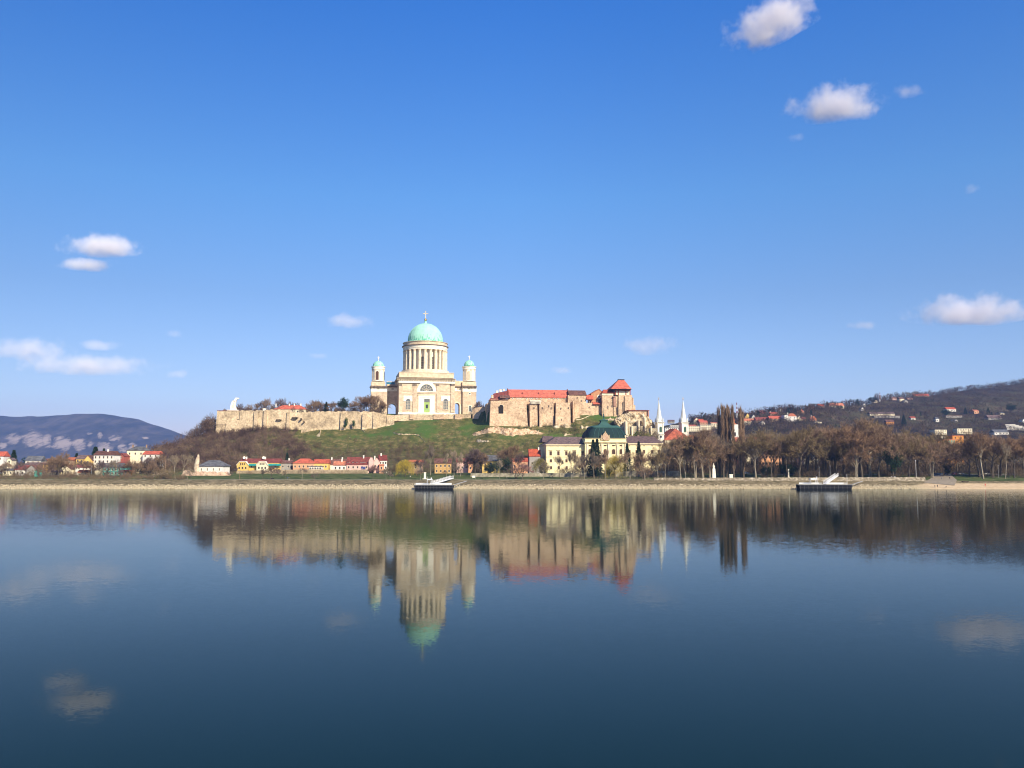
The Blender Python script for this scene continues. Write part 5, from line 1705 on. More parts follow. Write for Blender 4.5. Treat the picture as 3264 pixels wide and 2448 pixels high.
fs = [(j * 8 + k, j * 8 + (k + 1) % 8, (j + 1) * 8 + (k + 1) % 8, (j + 1) * 8 + k) for j in range(len(pt) - 1) for k in range(8)] + [tuple(range(8 * len(pt) - 8, 8 * len(pt)))]
tag(m.add(vs, fs).build('ruin', mat('tower_ruin', (0.60, 0.48, 0.33), (0.38, 0.26, 0.17), scale=.6, c3=(0.68, 0.6, 0.45), bump=.4), loc=o), 'tall jagged stub of a ruined tower beside the grey-roofed hall', 'ruin')

# row of houses: terrace wall in front
wallrun('terrace_wall', 'long rough stone wall in front of the bank houses', [(2, 1030, 1140, 1236, 628), (2, 1440, 1135, 1228, 628), (2, 1760, 1125, 1212, 628), (3, 0, 1125, 1212, 628), (3, 700, 1128, 1200, 628)],
        mat('garden_stone', (0.40, 0.31, 0.2), (0.25, 0.17, 0.11), scale=.7, c3=(0.5, 0.4, 0.28)), 1.5, jag=.2, batter=0)
r, F, d, wl, rf = house('long yellow house with dark red roof, two white-edged gables and teal balconies', 2, 1075, 1585, 982, 1040, 1138, 642, 'yellow', 'dark', 'side', 12, 5, 1, (.12, .6), group=G1, rot=2)
for x0, x1, wn in ((1035, 1185, 'yellow'), (1290, 1438, 'cream')):
    a, z0 = F.at(2, x0, 1140, -3.2); b, ze = F.at(2, x1, 1068, -3.2); q = lambda x, y: F.at(2, x, y, -3.2)
    m = MB(); poly = [q(x0, 1140), q(x1, 1140), q(x1, 1068), q(x1 - 40, 1028), q(x0 + 40, 1028), q(x0, 1068)]
    m.prism(poly, -3.2, 1); g = m.build('gable_front', WALLS[wn], wl)
    m = MB(); t = [q(x0 - 6, 1072), q(x0 + 36, 1024), q(x1 - 36, 1024), q(x1 + 6, 1072)]
    for p1, p2 in zip(t[:-1], t[1:]):
        m.prism([p1, p2, (p2[0], p2[1] + .35), (p1[0], p1[1] + .35)], -3.7, 3)
    m.build('bargeboard', WHITE, g)
    m = MB()
    for k in range(3):
        xx = x0 + (x1 - x0) * (.34 + .16 * k); c, z1 = q(xx, 1042); _, z2 = q(xx, 1064); m.box(c - .35, c + .35, -3.32, -3.15, z2, z1)
        xx = x0 + (x1 - x0) * (.22 + .28 * k); c, z1 = q(xx, 1090); _, z2 = q(xx, 1116); m.box(c - .5, c + .5, -3.32, -3.15, z2, z1)
    m.build('window', GLASS, g)
for x0, x1 in ((1190, 1286), (1440, 1600)):
    a, z1 = F.at(2, x0, 1052, -2); b, z0 = F.at(2, x1, 1078, -2)
    m = MB(); m.box(a, b, -2, 0, z0, z1 - .6); m.box(a, b, -2.4, -.1, z1 - .7, z1)
    m.build('balcony', mat('teal_paint', (0.03, 0.36, 0.34), (0.02, 0.24, 0.24)), wl)
for x in (1135, 1385):
    c, z = F.at(2, x, 972, 4); m = MB(); m.lathe([(.05, -.15), (.8, .05), (1.0, .3)], 0, 0, 14); o = m.build('satellite_dish', WHITE, rf, loc=(c, 3.6, z)); o.rotation_euler.x = R(75)
    MB().tube((0, .3, -.1), (0, -.2, -1.4), .08).build('mast', GMETAL, o)
HS = [
    ('dull red-roofed cottage squeezed beside the teal balconies', 2, 1600, 1740, 1000, 1045, 1130, 648, 'grey', 'brown', 'side', 2, (.7,)),
    ('salmon house with long bright red hipped roof in the bank row', 2, 1765, 2040, 982, 1044, 1130, 645, 'salmon', 'red', 'hip', 5, ()),
    ('yellow house with orange-red roof and white arched gable between salmon and white houses', 3, 0, 190, 990, 1046, 1130, 646, 'yellow', 'red', 'side', 3, ()),
    ('white cottage with long brown roof in the bank row', 3, 115, 420, 986, 1066, 1135, 655, 'white', 'brown', 'side', 5, (.35, .8)),
    ('white cottage with bright orange roof left of the pink house', 3, 256, 420, 1014, 1072, 1138, 640, 'white', 'orange', 'side', 3, (.6,)),
    ('low white shed row under the yellow house', 3, -60, 100, 1078, 1090, 1132, 636, 'white', 'grey', 'flat', 5, ()),
    ('dim orange-roofed cottage behind the yellow willow', 3, 1230, 1410, 998, 1030, 1180, 650, 'brown', 'orange', 'side', 3, ()),
    ('ochre two-storey house with grey-brown roof right of the first pontoon willow', 3, 1568, 1782, 980, 1046, 1195, 636, 'ochre', 'brown', 'side', 4, ()),
    ('purple-roofed house behind pale birches', 3, 1850, 2000, 975, 1030, 1180, 655, 'pink', 'dark', 'side', 3, ()),
    ('small house with red roof among dark trees near the birches', 3, 2000, 2060, 1005, 1050, 1180, 650, 'salmon', 'red', 'side', 1, ()),
    ('grey-roofed yellow cottage beside the dark yew', 4, 150, 380, 1100, 1180, 1320, 640, 'yellow', 'grey', 'side', 3, ()),
    ('low red-orange house behind bare brush left of the yellow palace', 4, 535, 740, 1135, 1185, 1300, 645, 'salmon', 'red', 'side', 3, ()),
    ('bright vermilion roof house touching the yellow palace', 4, 762, 905, 1020, 1118, 1300, 652, 'grey', 'red', 'side', 2, (.88,)),
    ('yellow cottage hidden behind dark trunks near the birches', 3, 2150, 2230, 1010, 1050, 1180, 646, 'yellow', 'brown', 'side', 2, ()),
]
for lab, reg, x0, x1, yr, ye, yb, Y, w, rf_, kd, cols, ch in HS:
    house(lab, reg, x0, x1, yr, ye, yb, Y, w, rf_, kd, 10, cols, 2 if 'two-storey' in lab or 'grey-roofed yellow' in lab else 1, ch, group=G1, rot=3)
# the pink house with dormers
r, F, d, wl, rf = house('pink house with dark red roof, four dormers and a pink gable', 3, 425, 715, 962, 1064, 1130, 640, 'pink', 'dark', 'side', 13, 5, 1, (.72,), group=G1, rot=3)
for x, w in ((452, 26), (510, 26), (562, 26), (640, 78)):
    a, zt = F.at(3, x - w / 2, 1030, 1.5); b, zb = F.at(3, x + w / 2, 1056, 1.5)
    m = MB(); m.box(a, b, 1.3, 5, zb - .4, zt); dm = m.build('dormer', WHITE, rf)
    MB().gable(a, b, 1.1, 5.2, zt, zt + 1.2, 'y', .15).build('dormer_roof', DARKRED, dm)
    MB().box(a + .3, b - .3, 1.2, 1.34, zb, zt - .3).build('pane', GLASS, dm)
q = lambda x, y, dd=-1.0: F.at(3, x, y, dd)
m = MB(); m.prism([q(712, 1130), q(775, 1130), q(772, 1030), q(738, 968), q(712, 1010)], -1, 12); g = m.build('gable_end', WALLS['pink'], wl)
a, zt = q(612, 1086); b, zb = q(672, 1122)
MB().box(q(612, 1086, 0)[0], q(672, 1086, 0)[0], -.15, .05, q(612, 1122, 0)[1], q(612, 1086, 0)[1]).build('wide_window', mat('blue_pane', (0.08, 0.1, 0.25), rough=.2), wl)
house('house with steep red roof and glazed gable behind the pink house', 3, 850, 950, 936, 1010, 1130, 652, 'white', 'dark', 'side', 10, 3, 2, (.3,), rot=14, group=G1)
house('pink gabled annex between the pink house and the bare bushes', 3, 775, 862, 970, 1030, 1130, 644, 'pink', 'dark', 'front', 10, 2, 1, (.2,), rot=10, group=G1)
house('small peach outhouse between the annex and the yellow willow', 3, 850, 905, 1055, 1075, 1135, 640, 'salmon', 'orange', 'side', 6, 1, 1, rot=5, group=G1)

# village at the far left
G2 = 'village houses under the blue mountain'
VL = [
    ('white gabled villa with brown roof and dark balcony, tallest in the village', 1, 1215, 1475, 885, 940, 1050, 618, 'white', 'brown', 'side', 5, (.55,), 2),
    ('low white gabled house in front of the tall villa', 1, 1215, 1310, 1040, 1090, 1150, 596, 'cream', 'grey', 'front', 2, (), 1),
    ('long house with grey roof and teal veranda', 1, 1300, 1570, 1040, 1098, 1200, 598, 'teal', 'grey', 'side', 6, (), 2),
    ('red-roofed hut with teal frame at the end of the veranda house', 1, 1500, 1640, 1030, 1080, 1195, 606, 'teal', 'dark', 'side', 2, (), 1),
    ('orange shed beside the teal veranda', 1, 1590, 1665, 1130, 1145, 1190, 590, 'orange', 'red', 'side', 1, (), 1),
    ('large pale barn-like house with big grey roof on the knoll by the hill foot', 1, 1645, 1940, 826, 880, 960, 640, 'cream', 'grey', 'hip', 4, (.2, .8), 1),
    ('red-roofed white house under the big grey roof', 1, 1850, 2050, 885, 930, 970, 636, 'white', 'red', 'side', 3, (), 1),
    ('small red house beside the white villa', 1, 1530, 1610, 915, 950, 985, 630, 'red', 'dark', 'front', 1, (), 1),
    ('yellow gabled house with purple-brown roof left of the white villa', 1, 985, 1130, 935, 990, 1040, 622, 'yellow', 'purple', 'side', 3, (), 1),
    ('yellow gable beside the purple-brown roof', 1, 1085, 1195, 945, 1005, 1050, 616, 'yellow', 'brown', 'front', 1, (), 1),
    ('long low red-roofed house with white arch porch', 1, 975, 1170, 1060, 1100, 1125, 602, 'white', 'dark', 'side', 2, (), 1),
    ('orange flat-roofed garage under the red-roofed porch house', 1, 1010, 1165, 1128, 1165, 1215, 590, 'grey', 'orange', 'side', 3, (), 1),
    ('dim red-roofed house among the bare trees', 1, 850, 945, 965, 1005, 1060, 620, 'brown', 'orange', 'side', 1, (), 1),
    ('cream house corner glimpsed through the big bare tree', 1, 780, 920, 1070, 1120, 1200, 598, 'cream', 'brown', 'front', 2, (), 1),
    ('small purple-brown house right of the dark chalet', 1, 655, 760, 1120, 1160, 1230, 594, 'cream', 'purple', 'side', 2, (), 1),
    ('white house with grey roof and two dark dormers', 1, 330, 530, 948, 1015, 1045, 625, 'white', 'grey', 'side', 3, (), 1),
    ('yellow house with dark brown roof behind the chalet', 1, 470, 565, 1030, 1060, 1100, 612, 'ochre', 'brown', 'side', 1, (), 1),
    ('dark-roofed house with small yellow gable', 1, 300, 470, 1030, 1085, 1120, 606, 'yellow', 'purple', 'side', 2, (), 1),
    ('dark chalet with white barge boards and teal side', 1, 325, 490, 1068, 1140, 1220, 594, 'grey', 'brown', 'front', 2, (), 1),
    ('cottage with maroon roof left of the chalet', 1, 195, 325, 1070, 1130, 1205, 597, 'white', 'dark', 'side', 2, (), 1),
    ('bright orange-roofed house cut by the edge of the picture', 1, -40, 45, 890, 955, 1015, 620, 'white', 'red', 'side', 1, (), 1),
    ('small cream house half hidden by a bush under the spruce', 1, 35, 175, 1110, 1140, 1195, 600, 'cream', 'grey', 'side', 2, (), 1),
    ('cream cottage between the orange roof and the spruce', 1, 90, 150, 975, 1000, 1050, 612, 'cream', 'purple', 'front', 1, (), 1),
    ('low dark red terrace roof behind the dormer house', 1, 530, 625, 985, 1010, 1030, 640, 'brown', 'dark', 'side', 2, (), 1),
    ('red tiled house at the foot of the castle hill', 2, -25, 60, 905, 950, 1000, 660, 'brown', 'dark', 'side', 2, (), 1),
]
for i, (lab, reg, x0, x1, yr, ye, yb, Y, w, rf_, kd, cols, ch, rows) in enumerate(VL):
    house(lab, reg, x0, x1, yr, ye, yb, Y, w, rf_, kd, 9, cols, rows, ch, group=G2, rot=(i * 37 % 17) - 5, ww=.9)
q = P(*rp(1, 497, 1190), 589)
tag(MB().box(-2.2, 2.2, -2, 2, -1, 3.2).gable(-2.2, 2.2, -2, 2, 3.2, 5.2, 'y', .3).build('shed', mat('bright_teal', (0.05, 0.5, 0.42)), loc=(q.x, 589, H(q.x, 589)), rot=.5), 'bright turquoise garden shed beside the dark chalet', 'shed')
# house on the plateau behind the western rampart
r, F, d, wl, rf = house('long house with orange-red hipped roof rising behind the rampart', 2, 1515, 1930, 290, 345, 400, 792, 'cream', 'red', 'hip', 12, 6, 1, (.02, .44, .6, .8), ground=60)
F2 = F
# town behind the park
G3 = 'town houses behind the park trees'
TN = [
    ('large red-roofed house behind the poplars', 6, 590, 1050, 705, 870, 960, 800, 'cream', 'red', 'side', 8, (), 2),
    ('lower dark red roof with cream arched facade behind the park', 6, 880, 1180, 830, 925, 1085, 700, 'salmon', 'dark', 'side', 7, (), 2),
    ('cream gabled house glimpsed between park trees right of the red roofs', 6, 1480, 1660, 875, 960, 1070, 690, 'cream', 'brown', 'front', 3, (), 2),
    ('orange-red roof glimpsed between the church and the poplars', 6, 240, 400, 700, 760, 900, 780, 'salmon', 'orange', 'side', 4, (), 2),
    ('red-brown house touching the church nave', 6, -30, 60, 680, 760, 900, 790, 'salmon', 'red', 'side', 2, (), 2),
    ('brick-red house low behind the poplar trunks', 6, 560, 700, 800, 880, 960, 760, 'red', 'dark', 'side', 3, (), 1),
    ('flat-roofed orange penthouse block above the park', 7, 1285, 1430, 800, 812, 860, 900, 'orange', 'orange', 'flat', 2, (), 1),
    ('cream block of flats left of the orange building', 7, 1055, 1210, 715, 730, 800, 1000, 'cream', 'grey', 'flat', 5, (), 2),
    ('stepped cream flats right of the cream block', 7, 1345, 1540, 698, 715, 790, 1010, 'cream', 'grey', 'flat', 6, (), 2),
    ('white hall with pale roof near the picture edge', 7, 1830, 2015, 728, 765, 800, 980, 'white', 'grey', 'side', 4, (), 1),
]
for i, (lab, reg, x0, x1, yr, ye, yb, Y, w, rf_, kd, cols, ch, rows) in enumerate(TN):
    gg = None
    if reg == 7 and Y >= 980:
        q_ = rp(reg, (x0 + x1) / 2, yb)
        Y = hit(*q_)
        gg = P(q_[0], q_[1], Y).z
    house(lab, reg, x0, x1, yr, ye, yb, Y, w, rf_, kd, 14, cols, rows, ch, ground=gg, group=G3, rot=(i * 31 % 13) - 4, ww=1.2, small=True)
r, F, d, wl, rf = house('wide orange building with long flat roof above the bare trees', 7, 1095, 1400, 835, 862, 960, 890, 'orange', 'orange', 'flat', 16, 0, 1, group=G3)
m = MB()
for k in range(7):
    a, zt = F.at(7, 1185 + k * 20, 868, -.1); b, zb = F.at(7, 1197 + k * 20, 905, -.1); m.box(a, b, -.15, .05, zb, zt)
m.build('window', WALLS['teal'], wl)
m = MB()
for y in (905, 930, 1010):
    a, zt = F.at(7, 1095 if y < 1000 else 1200, y, -1.5); b, zb = F.at(7, 1395, y + 9, -1.5); m.box(a, b, -1.5, .2, zb, zt)
m.build('balcony', WALLS['grey'], wl)
for x in (1147, 1170):
    c, z = F.at(7, x, 832, 2); m = MB(); m.lathe([(.1, -.2), (1.1, .1), (1.3, .4)], 0, 0, 14); o = m.build('satellite_dish', WHITE, rf, loc=(c, 2, z)); o.rotation_euler.x = R(80)
# church tower with white body beyond the poplars
q = P(*rp(6, 583, 730), 850)
CT = empty('church_tower', (q.x, 850, 10), 0, 'white church tower with orange top seen behind the poplars', 'tower')
z = lambda y: P(*rp(6, 583, y), 850).z - 10
MB().box(-4.0, 4.0, 0, 8, -1, z(600)).build('tower_body', WALLS['white'], CT)
MB().box(-3.4, 3.4, .5, 7.5, z(600), z(540)).build('upper_storey', WALLS['white'], CT)
MB().lathe([(3.0, z(540)), (2.4, z(530)), (1.0, z(515)), (.8, z(480)), (.12, z(420))], 0, 4, 8).build('helm_roof', ORANGEROOF, CT)
m = MB(); m.prism(arch(0, 1.8, z(690), z(640)), -.1, .1); m.build('window', GLASS, CT)

# houses on the hillside
G4 = 'houses scattered over the wooded hillside'
HL = [
    ('white villa with orange hip roof and tall white chimney, brightest house on the hillside', 6, 1270, 1378, 398, 435, 505, 'white', 'orange', 'hip', 2, (.05,), 2),
    ('grey-white annex of the bright hillside villa', 6, 1222, 1266, 408, 420, 505, 'white', 'grey', 'flat', 1, (), 2),
    ('cream gable with yellow front left of the hillside villas', 6, 715, 775, 395, 440, 480, 'yellow', 'purple', 'front', 1, (), 1),
    ('second cream gable on the hillside with pointed white front', 6, 795, 850, 415, 450, 490, 'white', 'purple', 'front', 1, (), 1),
    ('yellowish small gable above the two cream gables', 6, 772, 826, 388, 405, 425, 'cream', 'red', 'front', 1, (), 1),
    ('orange-roofed cream house below the cream gables', 6, 704, 845, 464, 500, 545, 'cream', 'orange', 'side', 5, (), 1),
    ('dark maroon roof house right of the cream gables', 6, 855, 1010, 445, 490, 515, 'brown', 'dark', 'side', 3, (), 1),
    ('dark maroon roof at the hillside skyline', 6, 905, 985, 358, 385, 405, 'red', 'dark', 'side', 2, (), 1),
    ('bright orange-red long roof in the middle of the hillside', 6, 1030, 1215, 430, 465, 500, 'brown', 'red', 'side', 4, (), 1),
    ('salmon house with red roof above the long orange-red roof', 6, 1040, 1140, 380, 400, 430, 'salmon', 'red', 'side', 3, (.1,), 1),
    ('white narrow house with tall chimney near the salmon house', 6, 1003, 1032, 385, 395, 425, 'white', 'grey', 'front', 1, (), 1),
    ('white slab house at the skyline above the salmon house', 6, 1165, 1195, 335, 345, 385, 'white', 'grey', 'front', 1, (), 1),
    ('orange hip-roofed house alone near the hillside ridge', 6, 1395, 1478, 345, 375, 392, 'salmon', 'orange', 'hip', 2, (), 1),
    ('yellow gable house right of the white villa', 6, 1378, 1440, 440, 465, 490, 'cream', 'purple', 'front', 1, (.8,), 1),
    ('dull red house beside the yellow gable', 6, 1440, 1500, 448, 470, 495, 'brown', 'dark', 'side', 1, (), 1),
    ('orange tent-roofed house with white chimney', 6, 1555, 1640, 432, 478, 500, 'salmon', 'orange', 'hip', 2, (.3,), 1),
    ('long white garden wall house below the tent-roofed house', 6, 1620, 1702, 500, 505, 525, 'cream', 'grey', 'flat', 2, (), 1),
    ('little white garage house low on the hillside', 6, 920, 968, 500, 512, 545, 'white', 'grey', 'front', 1, (), 1),
    ('red roof at the ridge left of the big spruce', 6, 1665, 1740, 275, 300, 318, 'brown', 'red', 'side', 2, (), 1),
    ('small pink-roofed house just under the ridge', 6, 1530, 1612, 310, 325, 335, 'pink', 'red', 'side', 2, (), 1),
    ('long white house with salmon-red roof on the ridge', 6, 1800, 1995, 264, 298, 330, 'cream', 'orange', 'side', 5, (), 1),
    ('large cream terrace of flats behind the church spires', 6, -50, 130, 548, 560, 625, 'cream', 'grey', 'flat', 7, (), 3),
    ('cream block of flats with pale roofline between spires and poplars', 6, 130, 270, 535, 545, 610, 'cream', 'grey', 'flat', 6, (), 3),
    ('tall cream house with orange corner beside the poplars', 6, 270, 360, 512, 525, 600, 'cream', 'orange', 'side', 3, (), 2),
    ('red-roofed house above the cream flats', 6, 125, 225, 490, 515, 540, 'salmon', 'red', 'side', 3, (), 1),
    ('small gabled house above the cream terrace', 6, 45, 125, 455, 495, 530, 'cream', 'red', 'front', 2, (), 1),
    ('pale block of flats just left of the first spire', 5, 1580, 1610, 550, 556, 620, 'cream', 'grey', 'flat', 1, (), 3),
    ('wide white flats between the two spires', 5, 1710, 1920, 575, 582, 640, 'white', 'grey', 'flat', 8, (), 2),
    ('stepped white flats just above the church roof', 5, 1770, 1900, 545, 552, 585, 'white', 'grey', 'flat', 5, (), 1),
    ('pinkish roof between the spires at the skyline', 5, 1750, 1830, 480, 500, 520, 'grey', 'purple', 'side', 2, (), 1),
    ('reddish-purple roofs right of the second spire', 5, 2070, 2150, 452, 490, 525, 'cream', 'dark', 'front', 2, (), 1),
    ('cream house with red roof right of the second spire', 5, 2020, 2120, 545, 570, 620, 'cream', 'red', 'side', 4, (), 2),
    ('red-roofed cottage beyond the second spire', 5, 2150, 2215, 470, 505, 560, 'salmon', 'red', 'side', 2, (), 1),
    ('long crimson roof on the high ridge', 7, 790, 985, 265, 288, 305, 'brown', 'red', 'side', 4, (), 1),
    ('pale house pair at the left end of the high ridge', 7, 500, 565, 305, 325, 350, 'pink', 'brown', 'side', 2, (), 1),
    ('cream cottage beneath the high ridge houses', 7, 600, 660, 310, 330, 370, 'cream', 'brown', 'side', 2, (), 1),
    ('small pale grey house under the cream cottage', 7, 655, 708, 345, 360, 388, 'grey', 'grey', 'front', 1, (), 1),
    ('tiny cream house between cottage and crimson roof', 7, 700, 770, 312, 325, 342, 'pink', 'brown', 'side', 1, (), 1),
    ('round-gabled white house beside the big ridge conifer', 7, 270, 318, 345, 360, 382, 'cream', 'dark', 'front', 1, (), 1),
    ('tall white house near the left end of the dark hillside', 7, 100, 136, 440, 462, 495, 'white', 'grey', 'front', 1, (), 2),
    ('small white house above the tall white one', 7, 130, 158, 392, 402, 430, 'white', 'grey', 'front', 1, (), 1),
    ('long low white house with dark blue roof', 7, 215, 535, 500, 525, 545, 'cream', 'purple', 'side', 8, (), 1),
    ('cream terrace wall house under the dark blue roof', 7, 270, 600, 545, 552, 580, 'grey', 'brown', 'flat', 8, (), 1),
    ('orange house with yellow side under the cream terrace', 7, 428, 528, 600, 630, 665, 'orange', 'brown', 'side', 3, (), 1),
    ('small white and red house right of the orange house', 7, 745, 805, 560, 578, 605, 'white', 'red', 'side', 1, (), 1),
    ('white round-topped tower house alone on the slope', 7, 1068, 1112, 565, 590, 635, 'white', 'grey', 'hip', 1, (), 1),
    ('red-roofed white house among conifers high on the slope', 7, 1210, 1330, 440, 465, 500, 'white', 'red', 'side', 3, (), 1),
    ('tiny grey house right of the white tower house', 7, 1315, 1355, 598, 610, 635, 'grey', 'grey', 'front', 1, (), 1),
    ('salmon strip house right of the conifer cluster', 7, 1565, 1628, 472, 490, 525, 'salmon', 'orange', 'side', 2, (), 1),
    ('dark-roofed house with white gable low on the far slope', 7, 1750, 1925, 540, 575, 600, 'grey', 'purple', 'side', 2, (), 1),
    ('small cream house above the dark-roofed house', 7, 1905, 1960, 505, 518, 538, 'cream', 'grey', 'side', 1, (), 1),
    ('small white house cut by the right picture edge', 7, 2195, 2230, 590, 605, 640, 'white', 'grey', 'front', 1, (), 1),
    ('white terrace wall with cream house under the conifer cluster', 7, 1200, 1410, 540, 548, 575, 'grey', 'brown', 'flat', 4, (), 1),
]
for i, (lab, reg, x0, x1, yr, ye, yb, w, rf_, kd, cols, ch, rows) in enumerate(HL):
    px, py = rp(reg, (x0 + x1) / 2, yb)
    Y = hit(px, py)
    if 'flats' in lab and reg != 7:
        Y = min(Y, 1250)
    g = P(px, py, Y).z
    house(lab, reg, x0, x1, yr, ye, yb, Y, w, rf_, kd, 11, cols, rows, ch, group=G4, rot=(i * 29 % 15) - 4, ground=g, ww=1.4, small=True)
# white stepped building with triangular supports near the right edge
px, py = rp(7, 2090, 740); Y = hit(px, py)
F = Fr(px, py, Y, -25)
r = empty('terraced_building', F.o, F.a, 'white terraced building with a row of triangular supports at the right edge', 'building')
m = MB(); 
for k in range(6):
    a = F.at(7, 1970 + k * 45, 660 + k * 11, 0)
    m.box(a[0], a[0] + 14, 0, 8, a[1] - 1.6, a[1]); 
m.build('deck', WHITE, r)
for k in range(6):
    a = F.at(7, 1980 + k * 45, 668 + k * 11, 0); h = a[1]
    MB().prism([(a[0], h - 1), (a[0] + 2, h - 13), (a[0] + 9, h - 1)], .5, 7).build('support', WHITE, r)
# ------------------------------------------------------------------ trees
def twigmat(name, c1, c2, rand=.18):
    m, nt, b = nodes(name)
    L = nt.links.new
    b.inputs['Roughness'].default_value = 0.9
    b.inputs['Specular IOR Level'].default_value = 0.1
    tc = N(nt, 'ShaderNodeTexCoord')
    n = N(nt, 'ShaderNodeTexNoise', Scale=5.0, Detail=3.0)
    L(tc.outputs['Object'], n.inputs['Vector'])
    rm = ramp(nt, [(.38, c2), (.62, c1)])
    L(n.outputs['Fac'], rm.inputs[0])
    oi = N(nt, 'ShaderNodeObjectInfo')
    mr = N(nt, 'ShaderNodeMapRange'); mr.inputs['To Min'].default_value = 1 - rand; mr.inputs['To Max'].default_value = 1 + rand
    L(oi.outputs['Random'], mr.inputs['Value'])
    h = N(nt, 'ShaderNodeHueSaturation'); L(mr.outputs[0], h.inputs['Value']); L(rm.outputs[0], h.inputs['Color'])
    L(h.outputs[0], b.inputs['Base Color'])
    MATS[name] = m
    return m


TW = dict(brown=twigmat('brown_twigs', (0.28, 0.185, 0.118), (0.175, 0.115, 0.075)), grey=twigmat('grey_twigs', (0.24, 0.19, 0.14), (0.15, 0.12, 0.09)),
          olive=twigmat('olive_twigs', (0.255, 0.185, 0.095), (0.16, 0.115, 0.06)), rust=twigmat('rusty_twigs', (0.25, 0.155, 0.09), (0.16, 0.098, 0.06)),
          purple=twigmat('purplish_twigs', (0.16, 0.11, 0.10), (0.10, 0.07, 0.065)),
          pale=twigmat('pale_twigs', (0.34, 0.27, 0.18), (0.22, 0.17, 0.12)), pink=twigmat('pink_blossom_twigs', (0.36, 0.2, 0.17), (0.2, 0.12, 0.1)),
          yellow=twigmat('yellow_willow_twigs', (0.50, 0.37, 0.05), (0.32, 0.24, 0.04)), lime=twigmat('yellow_green_twigs', (0.26, 0.22, 0.05), (0.15, 0.13, 0.04)),
          fir=twigmat('dark_needles', (0.028, 0.055, 0.028), (0.012, 0.028, 0.016)), yew=twigmat('yew_leaves', (0.03, 0.05, 0.022), (0.014, 0.026, 0.014)), ivy=twigmat('ivy_leaves', (0.04, 0.09, 0.025), (0.02, 0.05, 0.015)))
BARK = dict(dark=mat('dark_bark', (0.12, 0.095, 0.07), (0.07, 0.055, 0.04), scale=6), pale=mat('pale_bark', (0.33, 0.28, 0.20), (0.18, 0.15, 0.11), scale=8))


def slivers(p, d, L_, w, rs):
    """p (n,3) roots, d (n,3) directions, lengths, widths -> triangles"""
    n = len(p)
    a = rs.normal(size=(n, 3))
    s = np.cross(d, a)
    s /= np.linalg.norm(s, axis=1, keepdims=True) + 1e-9
    s *= (w / 2)[:, None]
    v = np.empty((n, 3, 3))
    v[:, 0] = p - s; v[:, 1] = p + s; v[:, 2] = p + d * L_[:, None]
    return v


def bare_proto(seed, kind='round', ntw=5400):
    rs = np.random.RandomState(seed)
    r = random.Random(seed)
    segs = []
    cfg = dict(round=(.08, .62, .28, 40, 4, .80), tall=(.12, .62, .25, 28, 4, .80), poplar=(.10, .9, .30, 11, 3, .62), bush=(.03, .5, .34, 42, 4, .78), vase=(.25, .5, .34, 24, 4, .8), lean=(.3, .7, .28, 30, 4, .74))[kind]
    tf, _, bl, ang, lv, dec = cfg

    def grow(p, d, L_, rad, lvl):
        q = p
        for k in range(2):
            d2 = (d + Vector((r.gauss(0, .12), r.gauss(0, .12), r.gauss(.04, .06)))).normalized()
            e = q + d2 * L_ / 2
            segs.append((q, e, rad, rad * .8, lvl))
            q, d, rad = e, d2, rad * .8
        if lvl >= lv:
            return
        n = 3 if lvl > 0 else (5 if kind != 'poplar' else 6)
        for k in range(n):
            t = 2 * PI * (k + r.random()) / n
            a = R(r.uniform(.6, 1.3) * ang)
            ax = d.orthogonal().normalized()
            ax.rotate(__import__('mathutils').Quaternion(d, t))
            nd = (d * math.cos(a) + ax * math.sin(a)).normalized()
            grow(q if k % 2 else p + (q - p) * r.uniform(.6, 1), nd, L_ * dec * r.uniform(.8, 1.15), rad * .68, lvl + 1)
    if kind == 'poplar':
        z = 0
        segs.append((Vector((0, 0, 0)), Vector((0, 0, .95)), .018, .003, 0))
        for k in range(70):
            z = .06 + .86 * (k / 70) ** .9
            t = r.random() * 6.28
            l = .26 * (1 - .72 * z) * r.uniform(.6, 1.1)
            d = Vector((math.cos(t) * .20, math.sin(t) * .20, 1)).normalized()
            p = Vector((0, 0, z)); q = p + d * l * .5
            d2 = Vector((math.cos(t) * .10, math.sin(t) * .10, 1)).normalized()
            segs.append((p, q, .005, .003, 2)); segs.append((q, q + d2 * l * .5, .003, .001, 3))
    elif kind == 'bush':
        for k in range(6):
            t = 2 * PI * k / 6 + r.random()
            d = Vector((math.cos(t) * .6, math.sin(t) * .6, 1)).normalized()
            grow(Vector((0, 0, 0)), d, bl * .8, .012, 1)
    else:
        lean = Vector((r.uniform(-.08, .08), r.uniform(-.08, .08), 1)) if kind != 'lean' else Vector((.22, .05, 1))
        top = lean.normalized() * tf
        segs.append((Vector((0, 0, 0)), top, .018, .014, 0))
        grow(top, lean.normalized(), bl * .7, .014, 0)
    zmax = max(s[1].z for s in segs)
    k = .95 / zmax
    mb = MB()
    for p, q, a, b, l in segs:
        if l <= 3:
            mb.tube(p * k, q * k, max(a * k, .0018), max(b * k, .0012), 5 if l == 0 else 3)
    fine = [s for s in segs if s[4] >= 2]
    P0 = np.array([s[0] for s in fine]) * k; P1 = np.array([s[1] for s in fine]) * k
    ix = rs.randint(0, len(fine), ntw)
    t = rs.uniform(0, 1.25, (ntw, 1))
    p = P0[ix] * (1 - t) + P1[ix] * t + rs.normal(size=(ntw, 3)) * (.012 if kind != 'poplar' else .006)
    d = P1[ix] - P0[ix]
    d /= np.linalg.norm(d, axis=1, keepdims=True) + 1e-9
    d = d + rs.normal(size=(ntw, 3)) * (.55 if kind != 'poplar' else .18) + np.array([0, 0, .25])
    d /= np.linalg.norm(d, axis=1, keepdims=True)
    v = slivers(p, d, rs.uniform(.035, .085, ntw), rs.uniform(.0034, .0068, ntw), rs)
    return mb, v


